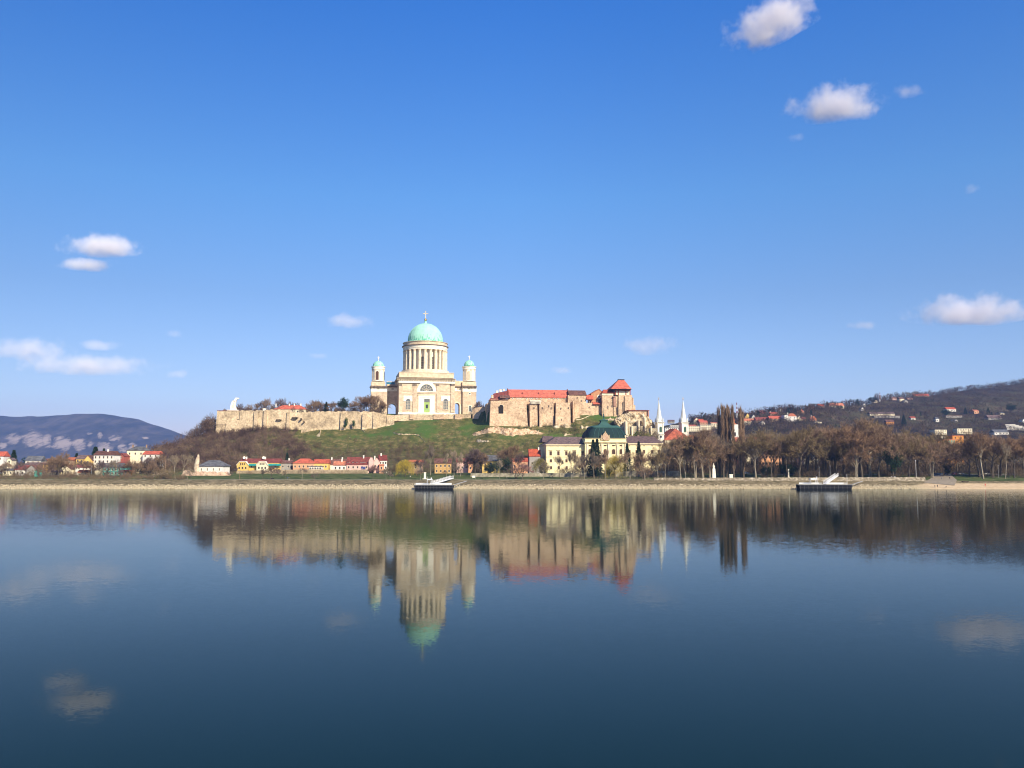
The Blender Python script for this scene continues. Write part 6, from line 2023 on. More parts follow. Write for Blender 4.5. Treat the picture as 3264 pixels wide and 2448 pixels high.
def blob_proto(seed, kind):
    rs = np.random.RandomState(seed)
    mb = MB()
    if kind == 'willow':
        mb.tube((0, 0, 0), (.02, 0, .45), .03, .02)
        for k in range(7):
            t = 2 * PI * k / 7
            mb.tube((.01, 0, .35), (.28 * math.cos(t), .28 * math.sin(t), .72), .012, .004, 4)
        n = 5200
        t = rs.uniform(0, 2 * PI, n); u = rs.uniform(0, 1, n) ** .6
        rr = .46 * u * (1 + .12 * np.sin(5 * t + 1) + .06 * np.sin(11 * t))
        z = .96 - .30 * u ** 2.2 - rs.uniform(0, 1, n) ** 1.0 * .62 * (.35 + .65 * u)
        z *= (1 + .05 * np.sin(7 * t))
        p = np.stack([rr * np.cos(t), rr * np.sin(t), np.clip(z, .10, 2)], 1)
        d = np.stack([.15 * np.cos(t), .15 * np.sin(t), -np.ones(n)], 1) + rs.normal(size=(n, 3)) * .18
        L_ = rs.uniform(.05, .13, n); w = rs.uniform(.004, .009, n)
    elif kind == 'spruce':
        mb.tube((0, 0, 0), (0, 0, .95), .022, .004)
        n = 5200
        z = rs.uniform(0.06, 1, n) ** 1.15
        lay = np.floor(z * 15) / 15
        prof = .25 * (1 - z) ** .85 * (1 - .45 * ((z - lay) * 15))
        t = rs.uniform(0, 2 * PI, n)
        prof = prof * (1 + .22 * np.sin(t * 3 + lay * 40) + .12 * np.sin(t * 7 + lay * 90))
        rr = prof * rs.uniform(.25, 1, n) ** .5
        p = np.stack([rr * np.cos(t), rr * np.sin(t), z], 1)
        d = np.stack([np.cos(t), np.sin(t), -.35 * np.ones(n)], 1) + rs.normal(size=(n, 3)) * .35
        L_ = rs.uniform(.03, .06, n); w = rs.uniform(.010, .022, n)
    else:   # rounded evergreen, pine or yew: clustered clumps
        mb.tube((0, 0, 0), (0, .02, .5), .035, .02)
        n = 6000
        nc = 34
        c = rs.normal(size=(nc, 3)); c /= np.linalg.norm(c, axis=1, keepdims=True)
        c *= rs.uniform(.15, .36, (nc, 1)); c[:, 2] = c[:, 2] * (1.0 if kind == 'yew' else .62) + (.52 if kind == 'yew' else .66)
        ix = rs.randint(0, nc, n)
        q = rs.normal(size=(n, 3)); q /= np.linalg.norm(q, axis=1, keepdims=True)
        p = c[ix] + q * rs.uniform(.05, .13, (n, 1)) * np.array([1, 1, .75])
        p[:, 2] = np.clip(p[:, 2], .03, 1.0)
        d = q + rs.normal(size=(n, 3)) * .5
        L_ = rs.uniform(.02, .05, n); w = rs.uniform(.012, .026, n)
    d = d / np.linalg.norm(d, axis=1, keepdims=True)
    return mb, slivers(p, d, L_, w, rs)


PROTO = {}
for key, fn, args in (('round', bare_proto, [(11, 'round'), (12, 'round'), (13, 'round'), (17, 'round')]), ('tall', bare_proto, [(21, 'tall'), (22, 'tall'), (23, 'tall')]), ('poplar', bare_proto, [(31, 'poplar', 2300), (32, 'poplar', 2300)]),
                      ('bush', bare_proto, [(41, 'bush'), (42, 'bush'), (43, 'bush')]), ('vase', bare_proto, [(51, 'vase', 1500), (52, 'vase', 1500)]), ('lean', bare_proto, [(61, 'lean', 900)]),
                      ('willow', blob_proto, [(71, 'willow'), (72, 'willow')]), ('spruce', blob_proto, [(81, 'spruce'), (82, 'spruce')]), ('pine', blob_proto, [(91, 'pine'), (92, 'pine')]), ('yew', blob_proto, [(95, 'yew'), (96, 'yew')])):
    PROTO[key] = [fn(*a) for a in args]
TM = {}


def tree_mesh(kind, k, tw, bark):
    key = (kind, k, tw, bark)
    if key not in TM:
        mb, v = PROTO[kind][k]
        n = len(v)
        c = npmesh('crown', v.reshape(-1, 3), np.arange(3 * n).reshape(n, 3), TW[tw], link=False)
        t = mb.build('trunk', BARK[bark], link=False)
        TM[key] = (t.data, c.data)
    return TM[key]


TREES = []


def tree(kind, tw, reg, x, ytop, Y, wide=1.0, bark='dark', desc=None, name=None, label=None, ground=None, group=None, row='riverside', cat='tree'):
    px, py = rp(reg, x, ytop)
    g = P(px, py, Y)
    gz = (H(g.x, Y) if ground is None else ground) - .15
    h = max(1.0, g.z - gz)
    k = rnd.randrange(len(PROTO[kind]))
    tm, cm = tree_mesh(kind, k, tw, bark)
    nm = name or {'poplar': 'poplar_tree', 'willow': 'willow_tree', 'spruce': 'spruce_tree', 'pine': 'pine_tree', 'yew': 'yew_tree', 'bush': 'shrub'}.get(kind, 'bare_tree')
    r = empty(nm, (g.x, Y, gz), rnd.uniform(0, 6.28) if kind != 'lean' else 0)
    r.scale = (h * wide, h * wide, h)
    for d, n_ in ((tm, 'trunk'), (cm, 'crown')):
        o = bpy.data.objects.new(n_ if kind != 'bush' or n_ == 'crown' else 'stems', d)
        COL.objects.link(o); o.parent = r
    r['category'] = cat if kind != 'bush' else 'shrub'
    if group:
        r['group'] = group
    if label:
        r['label'] = label
    TREES.append((r, px, kind, tw, bark, row, h, desc, label))
    return r


GR = 'bare trees along the river bank'
GP = 'bare trees filling the park'
GH = 'trees on top of the castle hill'
T = tree
# castle hill top
for x, y, w in ((880, 325, .9), (985, 320, .8), (1095, 258, .9), (1215, 268, .9), (1300, 262, .8), (1395, 215, .8), (1450, 188, .8), (1560, 205, .8), (1640, 186, .8), (1720, 235, .8), (1800, 252, .8), (1975, 250, .8), (2045, 205, .8), (2120, 225, .8)):
    T('round', rnd.choice(['purple', 'brown', 'purple']), 2, x, y, 806 + rnd.uniform(-6, 10), w, ground=59, group=GH, row='hilltop')
for x, y in ((20, 215), (90, 250), (235, 235), (300, 250), (480, 245), (545, 232), (610, 165), (690, 130), (745, 160), (800, 150), (845, 190), (905, 225), (660, 220), (875, 260)):
    T('round', rnd.choice(['purple', 'brown', 'rust'] if x > 600 else ['purple', 'brown']), 3, x, y, 788 + rnd.uniform(0, 14), 1.0, ground=60, group=GH, row='hilltop')
T('pine', 'fir', 3, 395, 176, 792, .75, ground=58, label='dark broad pine on the hilltop behind the rampart', group=GH)
T('spruce', 'fir', 3, 165, 248, 790, 1.1, ground=58, label='small dark conical conifer on the hilltop beside the pine', group=GH)
T('spruce', 'fir', 2, 2198, 248, 792, 1.1, ground=58, label='dark conifer on the hilltop at the end of the bare hilltop row', group=GH)
T('round', 'purple', 3, 2140, 225, 800, .8, ground=60, label='lone bare tree on the hilltop between the basilica and the castle', group=GH)
T('round', 'purple', 8, 1735, 1370, 812, .7, ground=60, label='small bare tree right beside the right corner tower of the basilica', group=GH)
for x, y, Yt, hh, lb in ((425, 415, 773, .30, 'taller column of ivy climbing the rampart between two buttresses'), (520, 460, 773, .45, 'lower bushy ivy clump on the rampart beside the taller ivy')):
    p = P(*rp(3, x, 592), Yt)
    T('yew', 'ivy', 3, x, y, Yt, hh, ground=p.z, name='ivy_shrub', label=lb, cat='ivy')
p = P(*rp(3, 400, 590), 771); T('yew', 'ivy', 3, 398, 535, 771, .9, ground=p.z, name='ivy_shrub', label='small low ivy tuft at the foot of the taller ivy', cat='ivy')

# left bank
for k, tw, x, y, Y, w, b in (('round', 'brown', 115, 1010, 572, .8, 'dark'), ('tall', 'grey', 60, 1050, 566, .9, 'dark'), ('round', 'rust', 20, 1120, 570, .8, 'dark'), ('round', 'brown', 780, 868, 565, .85, 'dark'), ('round', 'brown', 700, 930, 585, .9, 'dark'), ('round', 'rust', 860, 960, 580, .8, 'dark'),
                          ('bush', 'brown', 540, 1110, 570, .9, 'dark'), ('bush', 'grey', 640, 1150, 560, 1.0, 'dark'), ('bush', 'brown', 930, 1140, 558, .9, 'dark'), ('bush', 'olive', 1060, 1180, 560, 1.2, 'dark'), ('round', 'rust', 1200, 1035, 588, .5, 'dark'),
                          ('bush', 'brown', 1330, 1195, 552, 1.5, 'dark'), ('bush', 'purple', 1430, 1190, 552, 1.3, 'dark'), ('round', 'brown', 1680, 1000, 585, 1.0, 'dark'), ('round', 'brown', 1800, 1020, 590, 1.0, 'dark'), ('round', 'purple', 1920, 940, 610, .9, 'dark'), ('bush', 'brown', 1840, 1190, 552, 1.6, 'dark'),
                          ('round', 'brown', 2050, 900, 620, .9, 'dark'), ('round', 'purple', 2150, 850, 640, .9, 'dark'), ('bush', 'pale', 2160, 1100, 575, .9, 'dark'), ('bush', 'grey', 1640, 1160, 570, 1.1, 'dark'), ('tall', 'pale', 1488, 1010, 580, .4, 'pale'), ('tall', 'grey', 975, 1060, 584, .5, 'pale')):
    T(k, tw, 1, x, y, Y, w, b, group=GR)
for k, x, y, Y, w, lb in (('spruce', 183, 872, 640, 1.2, 'tall dark spruce between the orange roof and the dormer house'), ('spruce', 1240, 828, 645, 1.4, 'dark conifer rising behind the white villa'), ('spruce', 1350, 852, 650, .9, 'tip of a dark conifer over the villa roof'), ('yew', 400, 915, 655, 1.2, 'dark treetop behind the grey dormer roof'),
                          ('spruce', 995, 912, 655, 1.2, 'small dark conifer left of the purple-brown roof'), ('yew', 1495, 910, 640, .7, 'round dark evergreen between the white villa and the small red house'), ('spruce', 1205, 1045, 590, .9, 'slim dark evergreen between the villa and the long red roof')):
    T(k, 'fir', 1, x, y, Y, w, label=lb, group='evergreens in the village')
for k, tw, x, y, Y, w, b in (('vase', 'pale', 250, 900, 556, .9, 'pale'), ('vase', 'pale', 345, 905, 558, .9, 'pale'), ('bush', 'olive', 130, 1105, 556, 1.5, 'dark'), ('bush', 'pale', 60, 1140, 554, 1.5, 'dark'), ('lean', 'grey', 395, 1120, 551, .9, 'pale'), ('bush', 'pale', 440, 1085, 575, .8, 'dark'), ('bush', 'grey', 640, 1180, 590, .9, 'dark'),
                          ('tall', 'grey', 1370, 1110, 553, .8, 'dark'), ('round', 'purple', 1482, 1060, 552, 1.1, 'dark'), ('tall', 'grey', 1585, 1110, 600, .8, 'pale'), ('round', 'pale', 1668, 1120, 556, .8, 'dark'), ('round', 'grey', 1885, 1095, 555, .8, 'pale'), ('bush', 'purple', 2050, 1150, 551, .8, 'dark'), ('bush', 'purple', 960, 1140, 592, 1.0, 'dark'), ('tall', 'purple', 1030, 1090, 600, .8, 'dark'), ('bush', 'brown', 1200, 1130, 600, .9, 'dark')):
    T(k, tw, 2, x, y, Y, w, b, group=GR)
for k in range(34):
    T(rnd.choice(['round', 'round', 'tall', 'bush']), rnd.choice(['brown', 'brown', 'grey', 'rust', 'purple', 'olive']), 1, 20 + k * 62 + rnd.uniform(-20, 20), rnd.uniform(985, 1120), rnd.choice([572, 586, 601, 615, 628]), rnd.uniform(.7, 1.0), 'dark', group=GR)
# between the pink house and the yellow palace
for k, tw, x, y, Y, w, b in (('round', 'pink', 770, 1050, 556, 1.25, 'dark'), ('tall', 'pale', 940, 1085, 552, .9, 'pale'), ('round', 'grey', 992, 1130, 552, .9, 'pale'), ('tall', 'grey', 1385, 1090, 553, .8, 'pale'), ('tall', 'purple', 1345, 985, 600, .8, 'dark'), ('tall', 'grey', 1515, 790, 600, .5, 'pale'), ('round', 'purple', 1440, 980, 620, .8, 'dark'),
                          ('tall', 'pale', 1722, 905, 590, .4, 'pale'), ('tall', 'pale', 1820, 870, 592, .45, 'pale'), ('tall', 'pale', 1905, 890, 590, .45, 'pale'), ('round', 'grey', 1860, 1010, 556, .8, 'dark'), ('round', 'brown', 2000, 960, 610, .7, 'dark'), ('round', 'purple', 2100, 830, 606, .9, 'dark'), ('round', 'brown', 2175, 850, 600, .8, 'dark'), ('bush', 'purple', 890, 1120, 600, .8, 'dark'), ('bush', 'brown', 1350, 1120, 585, .8, 'dark'), ('bush', 'rust', 1700, 1130, 600, .9, 'dark')):
    T(k, tw, 3, x, y, Y, w, b, group=GR)
T('willow', 'yellow', 3, 1190, 990, 585, 1.25, label='bright yellow weeping willow left of the first pontoon', group='willows by the river')
T('willow', 'yellow', 4, 1868, 1088, 566, .95, label='yellow willow in front of the yellow palace with the green mansard', group='willows by the river')
T('willow', 'lime', 4, 900, 1130, 600, 1.0, label='yellow-green willow at the left corner of the yellow palace', group='willows by the river')
T('yew', 'yew', 4, 430, 1090, 600, .95, label='large dark yew beside the grey-roofed yellow cottage', group='dark evergreens by the bank')
T('yew', 'yew', 4, 250, 1178, 596, 1.1, label='lower dark yew left of the large yew', group='dark evergreens by the bank')
T('yew', 'yew', 3, 1000, 1140, 590, 1.0, label='dark low evergreen just left of the bright yellow willow', group='dark evergreens by the bank')
T('spruce', 'fir', 5, 775, 735, 585, .8, label='tall dark spruce in front of the left part of the green mansard', group='dark evergreens by the bank')
T('spruce', 'fir', 5, 825, 722, 592, .75, label='second dark spruce leaning on the tall spruce before the mansard', group='dark evergreens by the bank')
T('spruce', 'fir', 5, 1215, 785, 600, .75, label='dark spruce below the right edge of the green mansard', group='dark evergreens by the bank')
T('spruce', 'fir', 5, 1365, 762, 600, .75, label='dark spruce in front of the right wing of the yellow palace', group='dark evergreens by the bank')
T('yew', 'yew', 5, 975, 1105, 585, 1.1, label='low dark evergreen behind the trunk of the palace willow', group='dark evergreens by the bank')
T('spruce', 'fir', 2, 1690, 905, 672, .9, label='dark conifer at the foot of the hill behind the dull cottage', group='dark evergreens by the bank')
for k, tw, x, y, Y, w, b in (('round', 'purple', 60, 1000, 600, .9, 'dark'), ('round', 'brown', 125, 1030, 604, .8, 'dark'), ('vase', 'pale', 375, 1140, 562, .6, 'pale'), ('round', 'rust', 545, 955, 625, .9, 'dark'), ('round', 'brown', 470, 1010, 630, .8, 'dark'), ('round', 'purple', 620, 1050, 600, .7, 'dark'), ('round', 'pink', 670, 1185, 553, 1.3, 'dark'), ('bush', 'purple', 590, 1190, 560, 1.0, 'dark'),
                          ('round', 'grey', 945, 1150, 556, .6, 'pale'), ('tall', 'grey', 1150, 1105, 575, .55, 'dark'), ('tall', 'pale', 1300, 1035, 552, .5, 'pale'), ('bush', 'purple', 1430, 1180, 590, 1.0, 'dark')):
    T(k, tw, 4, x, y, Y, w, b, group=GR)
for k, tw, x, y, Y, w, b in (('tall', 'pale', 510, 860, 553, .5, 'pale'), ('round', 'brown', 610, 960, 575, .9, 'dark'), ('tall', 'grey', 660, 940, 558, .6, 'pale'), ('round', 'purple', 700, 900, 590, .8, 'dark'), ('tall', 'grey', 785, 880, 553, .55, 'pale'), ('round', 'brown', 860, 900, 575, .8, 'dark'), ('tall', 'brown', 935, 850, 554, .55, 'pale'), ('round', 'brown', 1250, 880, 556, .8, 'pale'), ('round', 'olive', 1340, 930, 575, .8, 'dark'),
                          ('tall', 'brown', 1440, 870, 552, .7, 'pale'), ('bush', 'brown', 1430, 1040, 552, .9, 'dark'), ('round', 'brown', 1530, 880, 580, .8, 'dark'), ('round', 'olive', 1610, 850, 553, .7, 'pale'), ('tall', 'grey', 1700, 820, 560, .6, 'pale'), ('round', 'olive', 1810, 700, 590, .7, 'dark'), ('round', 'brown', 1900, 660, 560, .75, 'pale'), ('round', 'olive', 1960, 700, 562, .8, 'pale'), ('tall', 'brown', 2085, 640, 558, .7, 'pale'), ('round', 'brown', 2180, 600, 559, .8, 'pale')):
    T(k, tw, 5, x, y, Y, w, b, group=GR)
# poplars
for x, y, w in ((365, 300, .33), (412, 262, .32), (455, 285, .33), (492, 272, .32), (542, 268, .33), (640, 290, .30), (672, 330, .33)):
    T('poplar', 'brown', 6, x, y, 575 + rnd.uniform(-6, 6), w * 2.7, 'dark', group='tall bare poplars in the park', row='park')
# park front row right
for k, tw, x, y, Y, w, b in (('round', 'olive', 60, 620, 560, .8, 'pale'), ('tall', 'brown', 155, 560, 557, .8, 'pale'), ('round', 'brown', 240, 600, 566, .8, 'pale'), ('round', 'grey', 320, 640, 575, .7, 'dark'), ('round', 'olive', 830, 545, 562, .85, 'pale'), ('round', 'grey', 960, 560, 585, .8, 'pale'), ('round', 'olive', 1060, 590, 590, .8, 'dark'),
                          ('tall', 'brown', 1040, 640, 562, .6, 'dark'), ('round', 'brown', 1240, 600, 575, .8, 'dark'), ('round', 'olive', 1390, 525, 562, .85, 'dark'), ('round', 'brown', 1500, 560, 600, .8, 'dark'), ('round', 'brown', 1610, 540, 598, .8, 'dark'), ('round', 'rust', 1740, 520, 590, .9, 'dark'), ('round', 'brown', 1870, 540, 585, .85, 'dark'), ('round', 'olive', 1980, 560, 572, .8, 'dark'), ('round', 'rust', 2125, 480, 562, .85, 'pale'), ('round', 'brown', 2195, 420, 575, .9, 'dark')):
    T(k, tw, 6, x, y, Y, w * 1.2, b, group=GP)
for k, tw, x, y, Y, w, b in (('round', 'brown', 60, 530, 580, .9, 'dark'), ('round', 'rust', 15, 880, 562, .7, 'pale'), ('round', 'olive', 190, 590, 585, .9, 'pale'), ('round', 'brown', 300, 660, 575, .8, 'dark'), ('round', 'brown', 420, 700, 600, .8, 'dark'), ('round', 'olive', 590, 660, 610, .8, 'pale'), ('round', 'olive', 700, 800, 575, .9, 'dark'), ('round', 'brown', 840, 760, 580, .9, 'dark'),
                          ('round', 'olive', 975, 700, 590, .8, 'pale'), ('round', 'brown', 1010, 860, 572, .9, 'pale'), ('round', 'brown', 1150, 960, 590, .8, 'dark'), ('round', 'brown', 1480, 780, 585, .8, 'dark'), ('vase', 'rust', 1650, 690, 565, 1.0, 'pale'), ('round', 'rust', 1600, 720, 580, .9, 'dark'), ('round', 'brown', 1780, 780, 575, .8, 'dark'), ('round', 'brown', 1880, 760, 592, .8, 'dark'), ('round', 'rust', 2060, 780, 570, .8, 'dark'), ('round', 'brown', 2180, 800, 575, .9, 'dark'), ('round', 'brown', 2260, 760, 575, .9, 'dark')):
    T(k, tw, 7, x, y, Y, w * 1.2, b, group=GP)
T('lean', 'pale', 7, 1945, 865, 562, .6, 'pale', group=GP, label='leaning white-barked birch near the right picture edge')
T('yew', 'fir', 7, 500, 885, 572, .62, label='big dark green conifer in the park at the ramp side', group='park evergreens')
T('yew', 'yew', 6, 985, 1050, 570, 1.0, label='low dark shrub-like yew on the park lawn right of the poplars', group='park evergreens')
T('yew', 'yew', 6, 1210, 1010, 580, 1.3, label='wide dark yew in the park before the cream gabled house', group='park evergreens')
T('yew', 'yew', 6, 1330, 1050, 585, 1.2, label='dark yew beside the wide yew toward the pontoon', group='park evergreens')
T('pine', 'yew', 6, 1830, 780, 600, .6, label='tall dusky evergreen in the park above the second pontoon', group='park evergreens')
T('yew', 'yew', 7, 1220, 1140, 600, .9, label='small dark evergreen behind the parked cars', group='park evergreens')
# second rows that fill the park and the hill foot
for i in range(92):
    px = 2060 + (3290 - 2060) * (i + rnd.random()) / 92
    Y = rnd.uniform(615, 760)
    top = np.interp(px, [2060, 2200, 2330, 2450, 2560, 2700, 2900, 3050, 3280], [1400, 1378, 1375, 1368, 1360, 1352, 1372, 1400, 1385]) + rnd.uniform(2, 42)
    T(rnd.choice(['round', 'round', 'tall']), rnd.choice(['brown', 'brown', 'olive', 'olive', 'purple', 'grey']), 0, px, top, Y, rnd.uniform(.95, 1.3), 'dark', group=GP, row='rear park')
for i in range(30):
    px = 1400 + (1960 - 1400) * (i + rnd.random()) / 30
    if 1700 < px < 1770:
        continue
    T(rnd.choice(['round', 'bush']), rnd.choice(['brown', 'purple', 'olive', 'rust']), 0, px, rnd.uniform(1452, 1482), rnd.uniform(664, 680), 1.0, 'dark', group='bare trees at the foot of the castle hill', row='hill-foot')
for x, y, lb in ((1270, 320, 'slender dark conifer behind the orange hip-roofed white villa'), (1325, 322, 'dark conifer right of the white hillside villa'), (1032, 318, 'dark conifer at the skyline above the salmon house'), (1075, 312, 'second dark conifer at the skyline above the salmon house'), (1415, 315, 'small conifer at the skyline beside the lone orange roof'),
                 (1772, 240, 'big dark spruce between the two ridge houses'), (1930, 280, 'round dark conifer in front of the long white ridge house'), (2170, 212, 'dark conifer on the ridge right of the long white house'), (875, 362, 'dark conifer at the skyline left of the maroon roof'), (175, 420, 'dark conifer over the red roof behind the flats'), (262, 425, 'small conifer right of the red roof behind the flats'), (600, 400, 'dark conifer by the red and white mast'), (1565, 350, 'tall dark conifer between orange roofs high on the hillside'), (1360, 325, 'green-grey tree beside the white villa conifer'), (30, 455, 'conifer left of the small gabled house on the far hillside')):
    px, py = rp(6, x, y + 75); Y = hit(px, py)
    T('spruce' if 'round' not in lb else 'yew', 'fir', 6, x, y, Y, 1.5, ground=P(px, py, Y).z, label=lb, group='conifers on the hillside')
for x, y, h, lb in ((50, 335, 90, 'dark conifer at the left end of the dark hillside'), (248, 285, 105, 'large dark conifer beside the round-gabled white house'), (1155, 214, 40, 'dark tree standing up on the high ridge'), (1855, 135, 40, 'dark conifer on the high ridge near the right'), (2060, 98, 30, 'small conifer on the ridge beside the picture edge'), (650, 540, 150, 'tall blue-green conifer below the pale terrace wall'), (1200, 450, 110, 'wide dark conifer left of the red-roofed hillside house'), (1450, 440, 90, 'dark conifer right of the red-roofed hillside house'), (1745, 440, 80, 'slim conifer on the far right slope'), (2040, 380, 130, 'broad blue-green conifer on the far right slope'), (1790, 500, 80, 'dark conifer by the dark-roofed far house'), (790, 495, 50, 'small dark conifer in the middle of the slope'), (870, 500, 50, 'second small dark conifer in the middle of the slope')):
    px, py = rp(7, x, y + h); Y = hit(px, py)
    T('yew' if ('wide' in lb or 'broad' in lb or 'large' in lb) else 'spruce', 'fir', 7, x, y, Y, 1.3, ground=P(px, py, Y).z, label=lb, group='conifers on the hillside')
T('round', 'purple', 7, 310, 250, 1850, .8, ground=P(*rp(7, 310, 360), 1850).z, label='round bare treetop on the ridge beside the white mast', group='conifers on the hillside')

# labels that single out each remaining tree: counted from a landmark
AN = [(-50, 'the orange-roofed house at the picture edge'), (130, 'the dark chalet'), (235, 'the red porch house'), (360, 'the white villa'), (480, 'the big grey roof on the knoll'), (565, 'the pale leaning trees'), (700, 'the grey-roofed white hall'), (890, 'the yellow house with teal balconies'),
      (1105, 'the pink house'), (1290, 'the bright yellow willow'), (1420, 'the ochre house'), (1560, 'the dark yew'), (1760, 'the left corner of the yellow palace'), (1900, 'the palace spruce'), (2000, 'the palace willow'), (2110, 'the first spire'), (2275, 'the white park statue'), (2380, 'the poplars'), (2540, 'the cream gabled house'),
      (2640, 'the second pontoon'), (2740, 'the gangway mast'), (2845, 'the big green conifer'), (2980, 'the boat ramp'), (3090, 'the parked cars'), (3200, 'the leaning birch'), (3400, 'the picture edge')]
ORD = ['first', 'second', 'third', 'fourth', 'fifth', 'sixth', 'seventh', 'eighth', 'ninth', 'tenth', 'eleventh', 'twelfth', 'thirteenth', 'fourteenth', 'fifteenth', 'sixteenth', 'seventeenth', 'eighteenth', 'nineteenth', 'twentieth']
TWN = dict(brown='brown', grey='grey', olive='olive-brown', rust='rusty', purple='purplish', pale='pale', pink='pinkish')
cnt = {}
for r_, px, kind, tw, bark, row, h, desc, lab in sorted(TREES, key=lambda t: t[1]):
    if lab:
        continue
    z = max(i for i, a in enumerate(AN) if a[0] <= px)
    kd = {'poplar': 'poplar', 'bush': 'shrub'}.get(kind, 'tree')
    if row == 'hilltop':
        ank = 'the white monument'; key = (row, tw, kd, 0)
    elif kind == 'poplar':
        ank = 'the white park statue'; key = (row, kd)
    else:
        ank = AN[z][1]; key = (row, tw, kd, z)
    cnt[key] = cnt.get(key, 0) + 1
    col_ = TWN.get(tw, tw)
    where = {'riverside': 'riverside', 'park': 'park', 'rear park': 'rear-row park', 'hill-foot': 'hill-foot', 'hilltop': 'hilltop'}[row]
    r_['label'] = f"{ORD[min(19, cnt[key] - 1)]} {'' if kind == 'poplar' else 'bare '}{col_} {where} {kd} rightward from {ank}"


# merged brush
def brush(name, pts, seed, ntri, m, label, wid=(.03, .07), flat=.75):
    """pts: (x, y, z, height) -> one mesh of twiggy clumps"""
    rs = np.random.RandomState(seed)
    pts = np.array(pts)
    n = len(pts)
    ix = np.repeat(np.arange(n), ntri)
    N_ = len(ix)
    q = rs.normal(size=(N_, 3)); q /= np.linalg.norm(q, axis=1, keepdims=True)
    q *= rs.uniform(0.1, 1, (N_, 1)) ** .45
    h = pts[ix, 3]
    p = pts[ix, :3] + q * np.stack([h * .5 * flat, h * .5 * flat, h * .5], 1) + np.stack([0 * h, 0 * h, h * .45], 1)
    d = q * .5 + rs.normal(size=(N_, 3)) * .5 + np.array([0, 0, .7])
    d /= np.linalg.norm(d, axis=1, keepdims=True)
    v = slivers(p, d, h * rs.uniform(.12, .28, N_), h * rs.uniform(wid[0], wid[1], N_) * .5, rs)
    o = npmesh(name, v.reshape(-1, 3), np.arange(3 * N_).reshape(N_, 3), m)
    return tag(o, label, 'brush', kind='stuff')


def brushmat(name, stops, scale):
    m, nt, b = nodes(name)
    b.inputs['Roughness'].default_value = .95
    b.inputs['Specular IOR Level'].default_value = .05
    g = N(nt, 'ShaderNodeNewGeometry')
    n = N(nt, 'ShaderNodeTexNoise', Scale=scale, Detail=5.0, Roughness=.7)
    nt.links.new(g.outputs['Position'], n.inputs['Vector'])
    rm = ramp(nt, stops)
    nt.links.new(n.outputs['Fac'], rm.inputs[0]); nt.links.new(rm.outputs[0], b.inputs['Base Color'])
    return m


rs = np.random.RandomState(9)
pts = []
while len(pts) < 1900:
    x = rs.uniform(-365, -110); y = rs.uniform(668, 771)
    if x > -118 - (y - 668) * .78 - 14 * rs.rand():
        continue
    z = H(x, y)
    lim = 48 if x < -200 else 36
    if z > lim or z < 9.1:
        continue
    pts.append((x, y, z, rs.uniform(3.5, 8) if z < 34 else rs.uniform(2.0, 4.2)))
for k in range(70):   # taller trees on the left skyline of the hill, up to the bastion
    x = rs.uniform(-345, -262); y = rs.uniform(766, 785)
    pts.append((x, y, H(x, y), rs.uniform(7, 12)))
for k in range(420):
    x = rs.uniform(-266, -188); y = rs.uniform(750, 771)
    pts.append((x, y, H(x, y), rs.uniform(2.2, 5.2)))
for k in range(230):   # brush behind the rampart
    x = rs.uniform(-250, -118); y = rs.uniform(786, 812)
    pts.append((x, y, 61.5, rs.uniform(3, 6.5)))
for k in range(14):
    x = rs.uniform(-272, -261); y = rs.uniform(764, 780)
    pts.append((x, y, H(x, y), rs.uniform(11, 17)))
bm = brushmat('hill_brush', [(.38, (0.06, 0.038, 0.032)), (.5, (0.13, 0.085, 0.062)), (.62, (0.20, 0.14, 0.09))], .06)
brush('undergrowth', pts, 1, 150, bm, 'dense bare brown wood covering the left slope of the castle hill')
pts = []
while len(pts) < 1300:
    x = rs.uniform(-170, 140); y = rs.uniform(666, 735)
    z = H(x, y)
    if z > 19 + 13 * rs.rand() + 4 * math.sin(x * .06):
        continue
    pts.append((x, y, z, rs.uniform(2.5, 6.0)))
for k in range(520):
    x = rs.uniform(-190, 118); y = rs.uniform(690, 756)
    z = H(x, y)
    if 22 < z < 47:
        pts.append((x, y, z, rs.uniform(.8, 2.6)))
for x0, x1, y0, y1, n in ((1730, 1800, 1338, 1380, 26), (1960, 2010, 1318, 1330, 20), (1880, 1960, 1325, 1345, 20), (1650, 1740, 1362, 1378, 16), (1790, 1850, 1372, 1392, 20), (1100, 1240, 1395, 1415, 14)):
    for k in range(n):
        Y = 742
        px, py = rs.uniform(x0, x1), rs.uniform(y0, y1)
        for Y in np.arange(690, 757, 2):
            g = P(px, py, Y)
            if g.z < H(g.x, Y):
                break
        pts.append((g.x, Y, H(g.x, Y), rs.uniform(2, 4)))
bm2 = brushmat('slope_brush', [(.34, (0.08, 0.05, 0.04)), (.5, (0.14, 0.10, 0.06)), (.66, (0.14, 0.13, 0.055))], .04)
brush('undergrowth', pts, 2, 130, bm2, 'bare bushes along the foot of the grassy castle slope')
pts = []
for k in range(1700):
    px = rs.uniform(2040, 3300); Y = rs.uniform(596, 745); u = pr_ang(px, 1480)[0]
    pts.append((u * Y, Y, H(u * Y, Y) - .3, rs.uniform(2.0, 5) if Y < 640 else rs.uniform(4, 11)))
for k in range(260):
    px = rs.uniform(-20, 520); Y = rs.uniform(575, 690); u = pr_ang(px, 1480)[0]
    pts.append((u * Y, Y, H(u * Y, Y) - .3, rs.uniform(2, 6) if Y < 610 else rs.uniform(4, 9)))
for k in range(420):
    px = rs.uniform(-20, 600); Y = rs.uniform(545, 585) if px < 480 else rs.uniform(545, 562); u = pr_ang(px, 1500)[0]
    pts.append((u * Y, Y, H(u * Y, Y) - .3, rs.uniform(1.2, 4.2)))
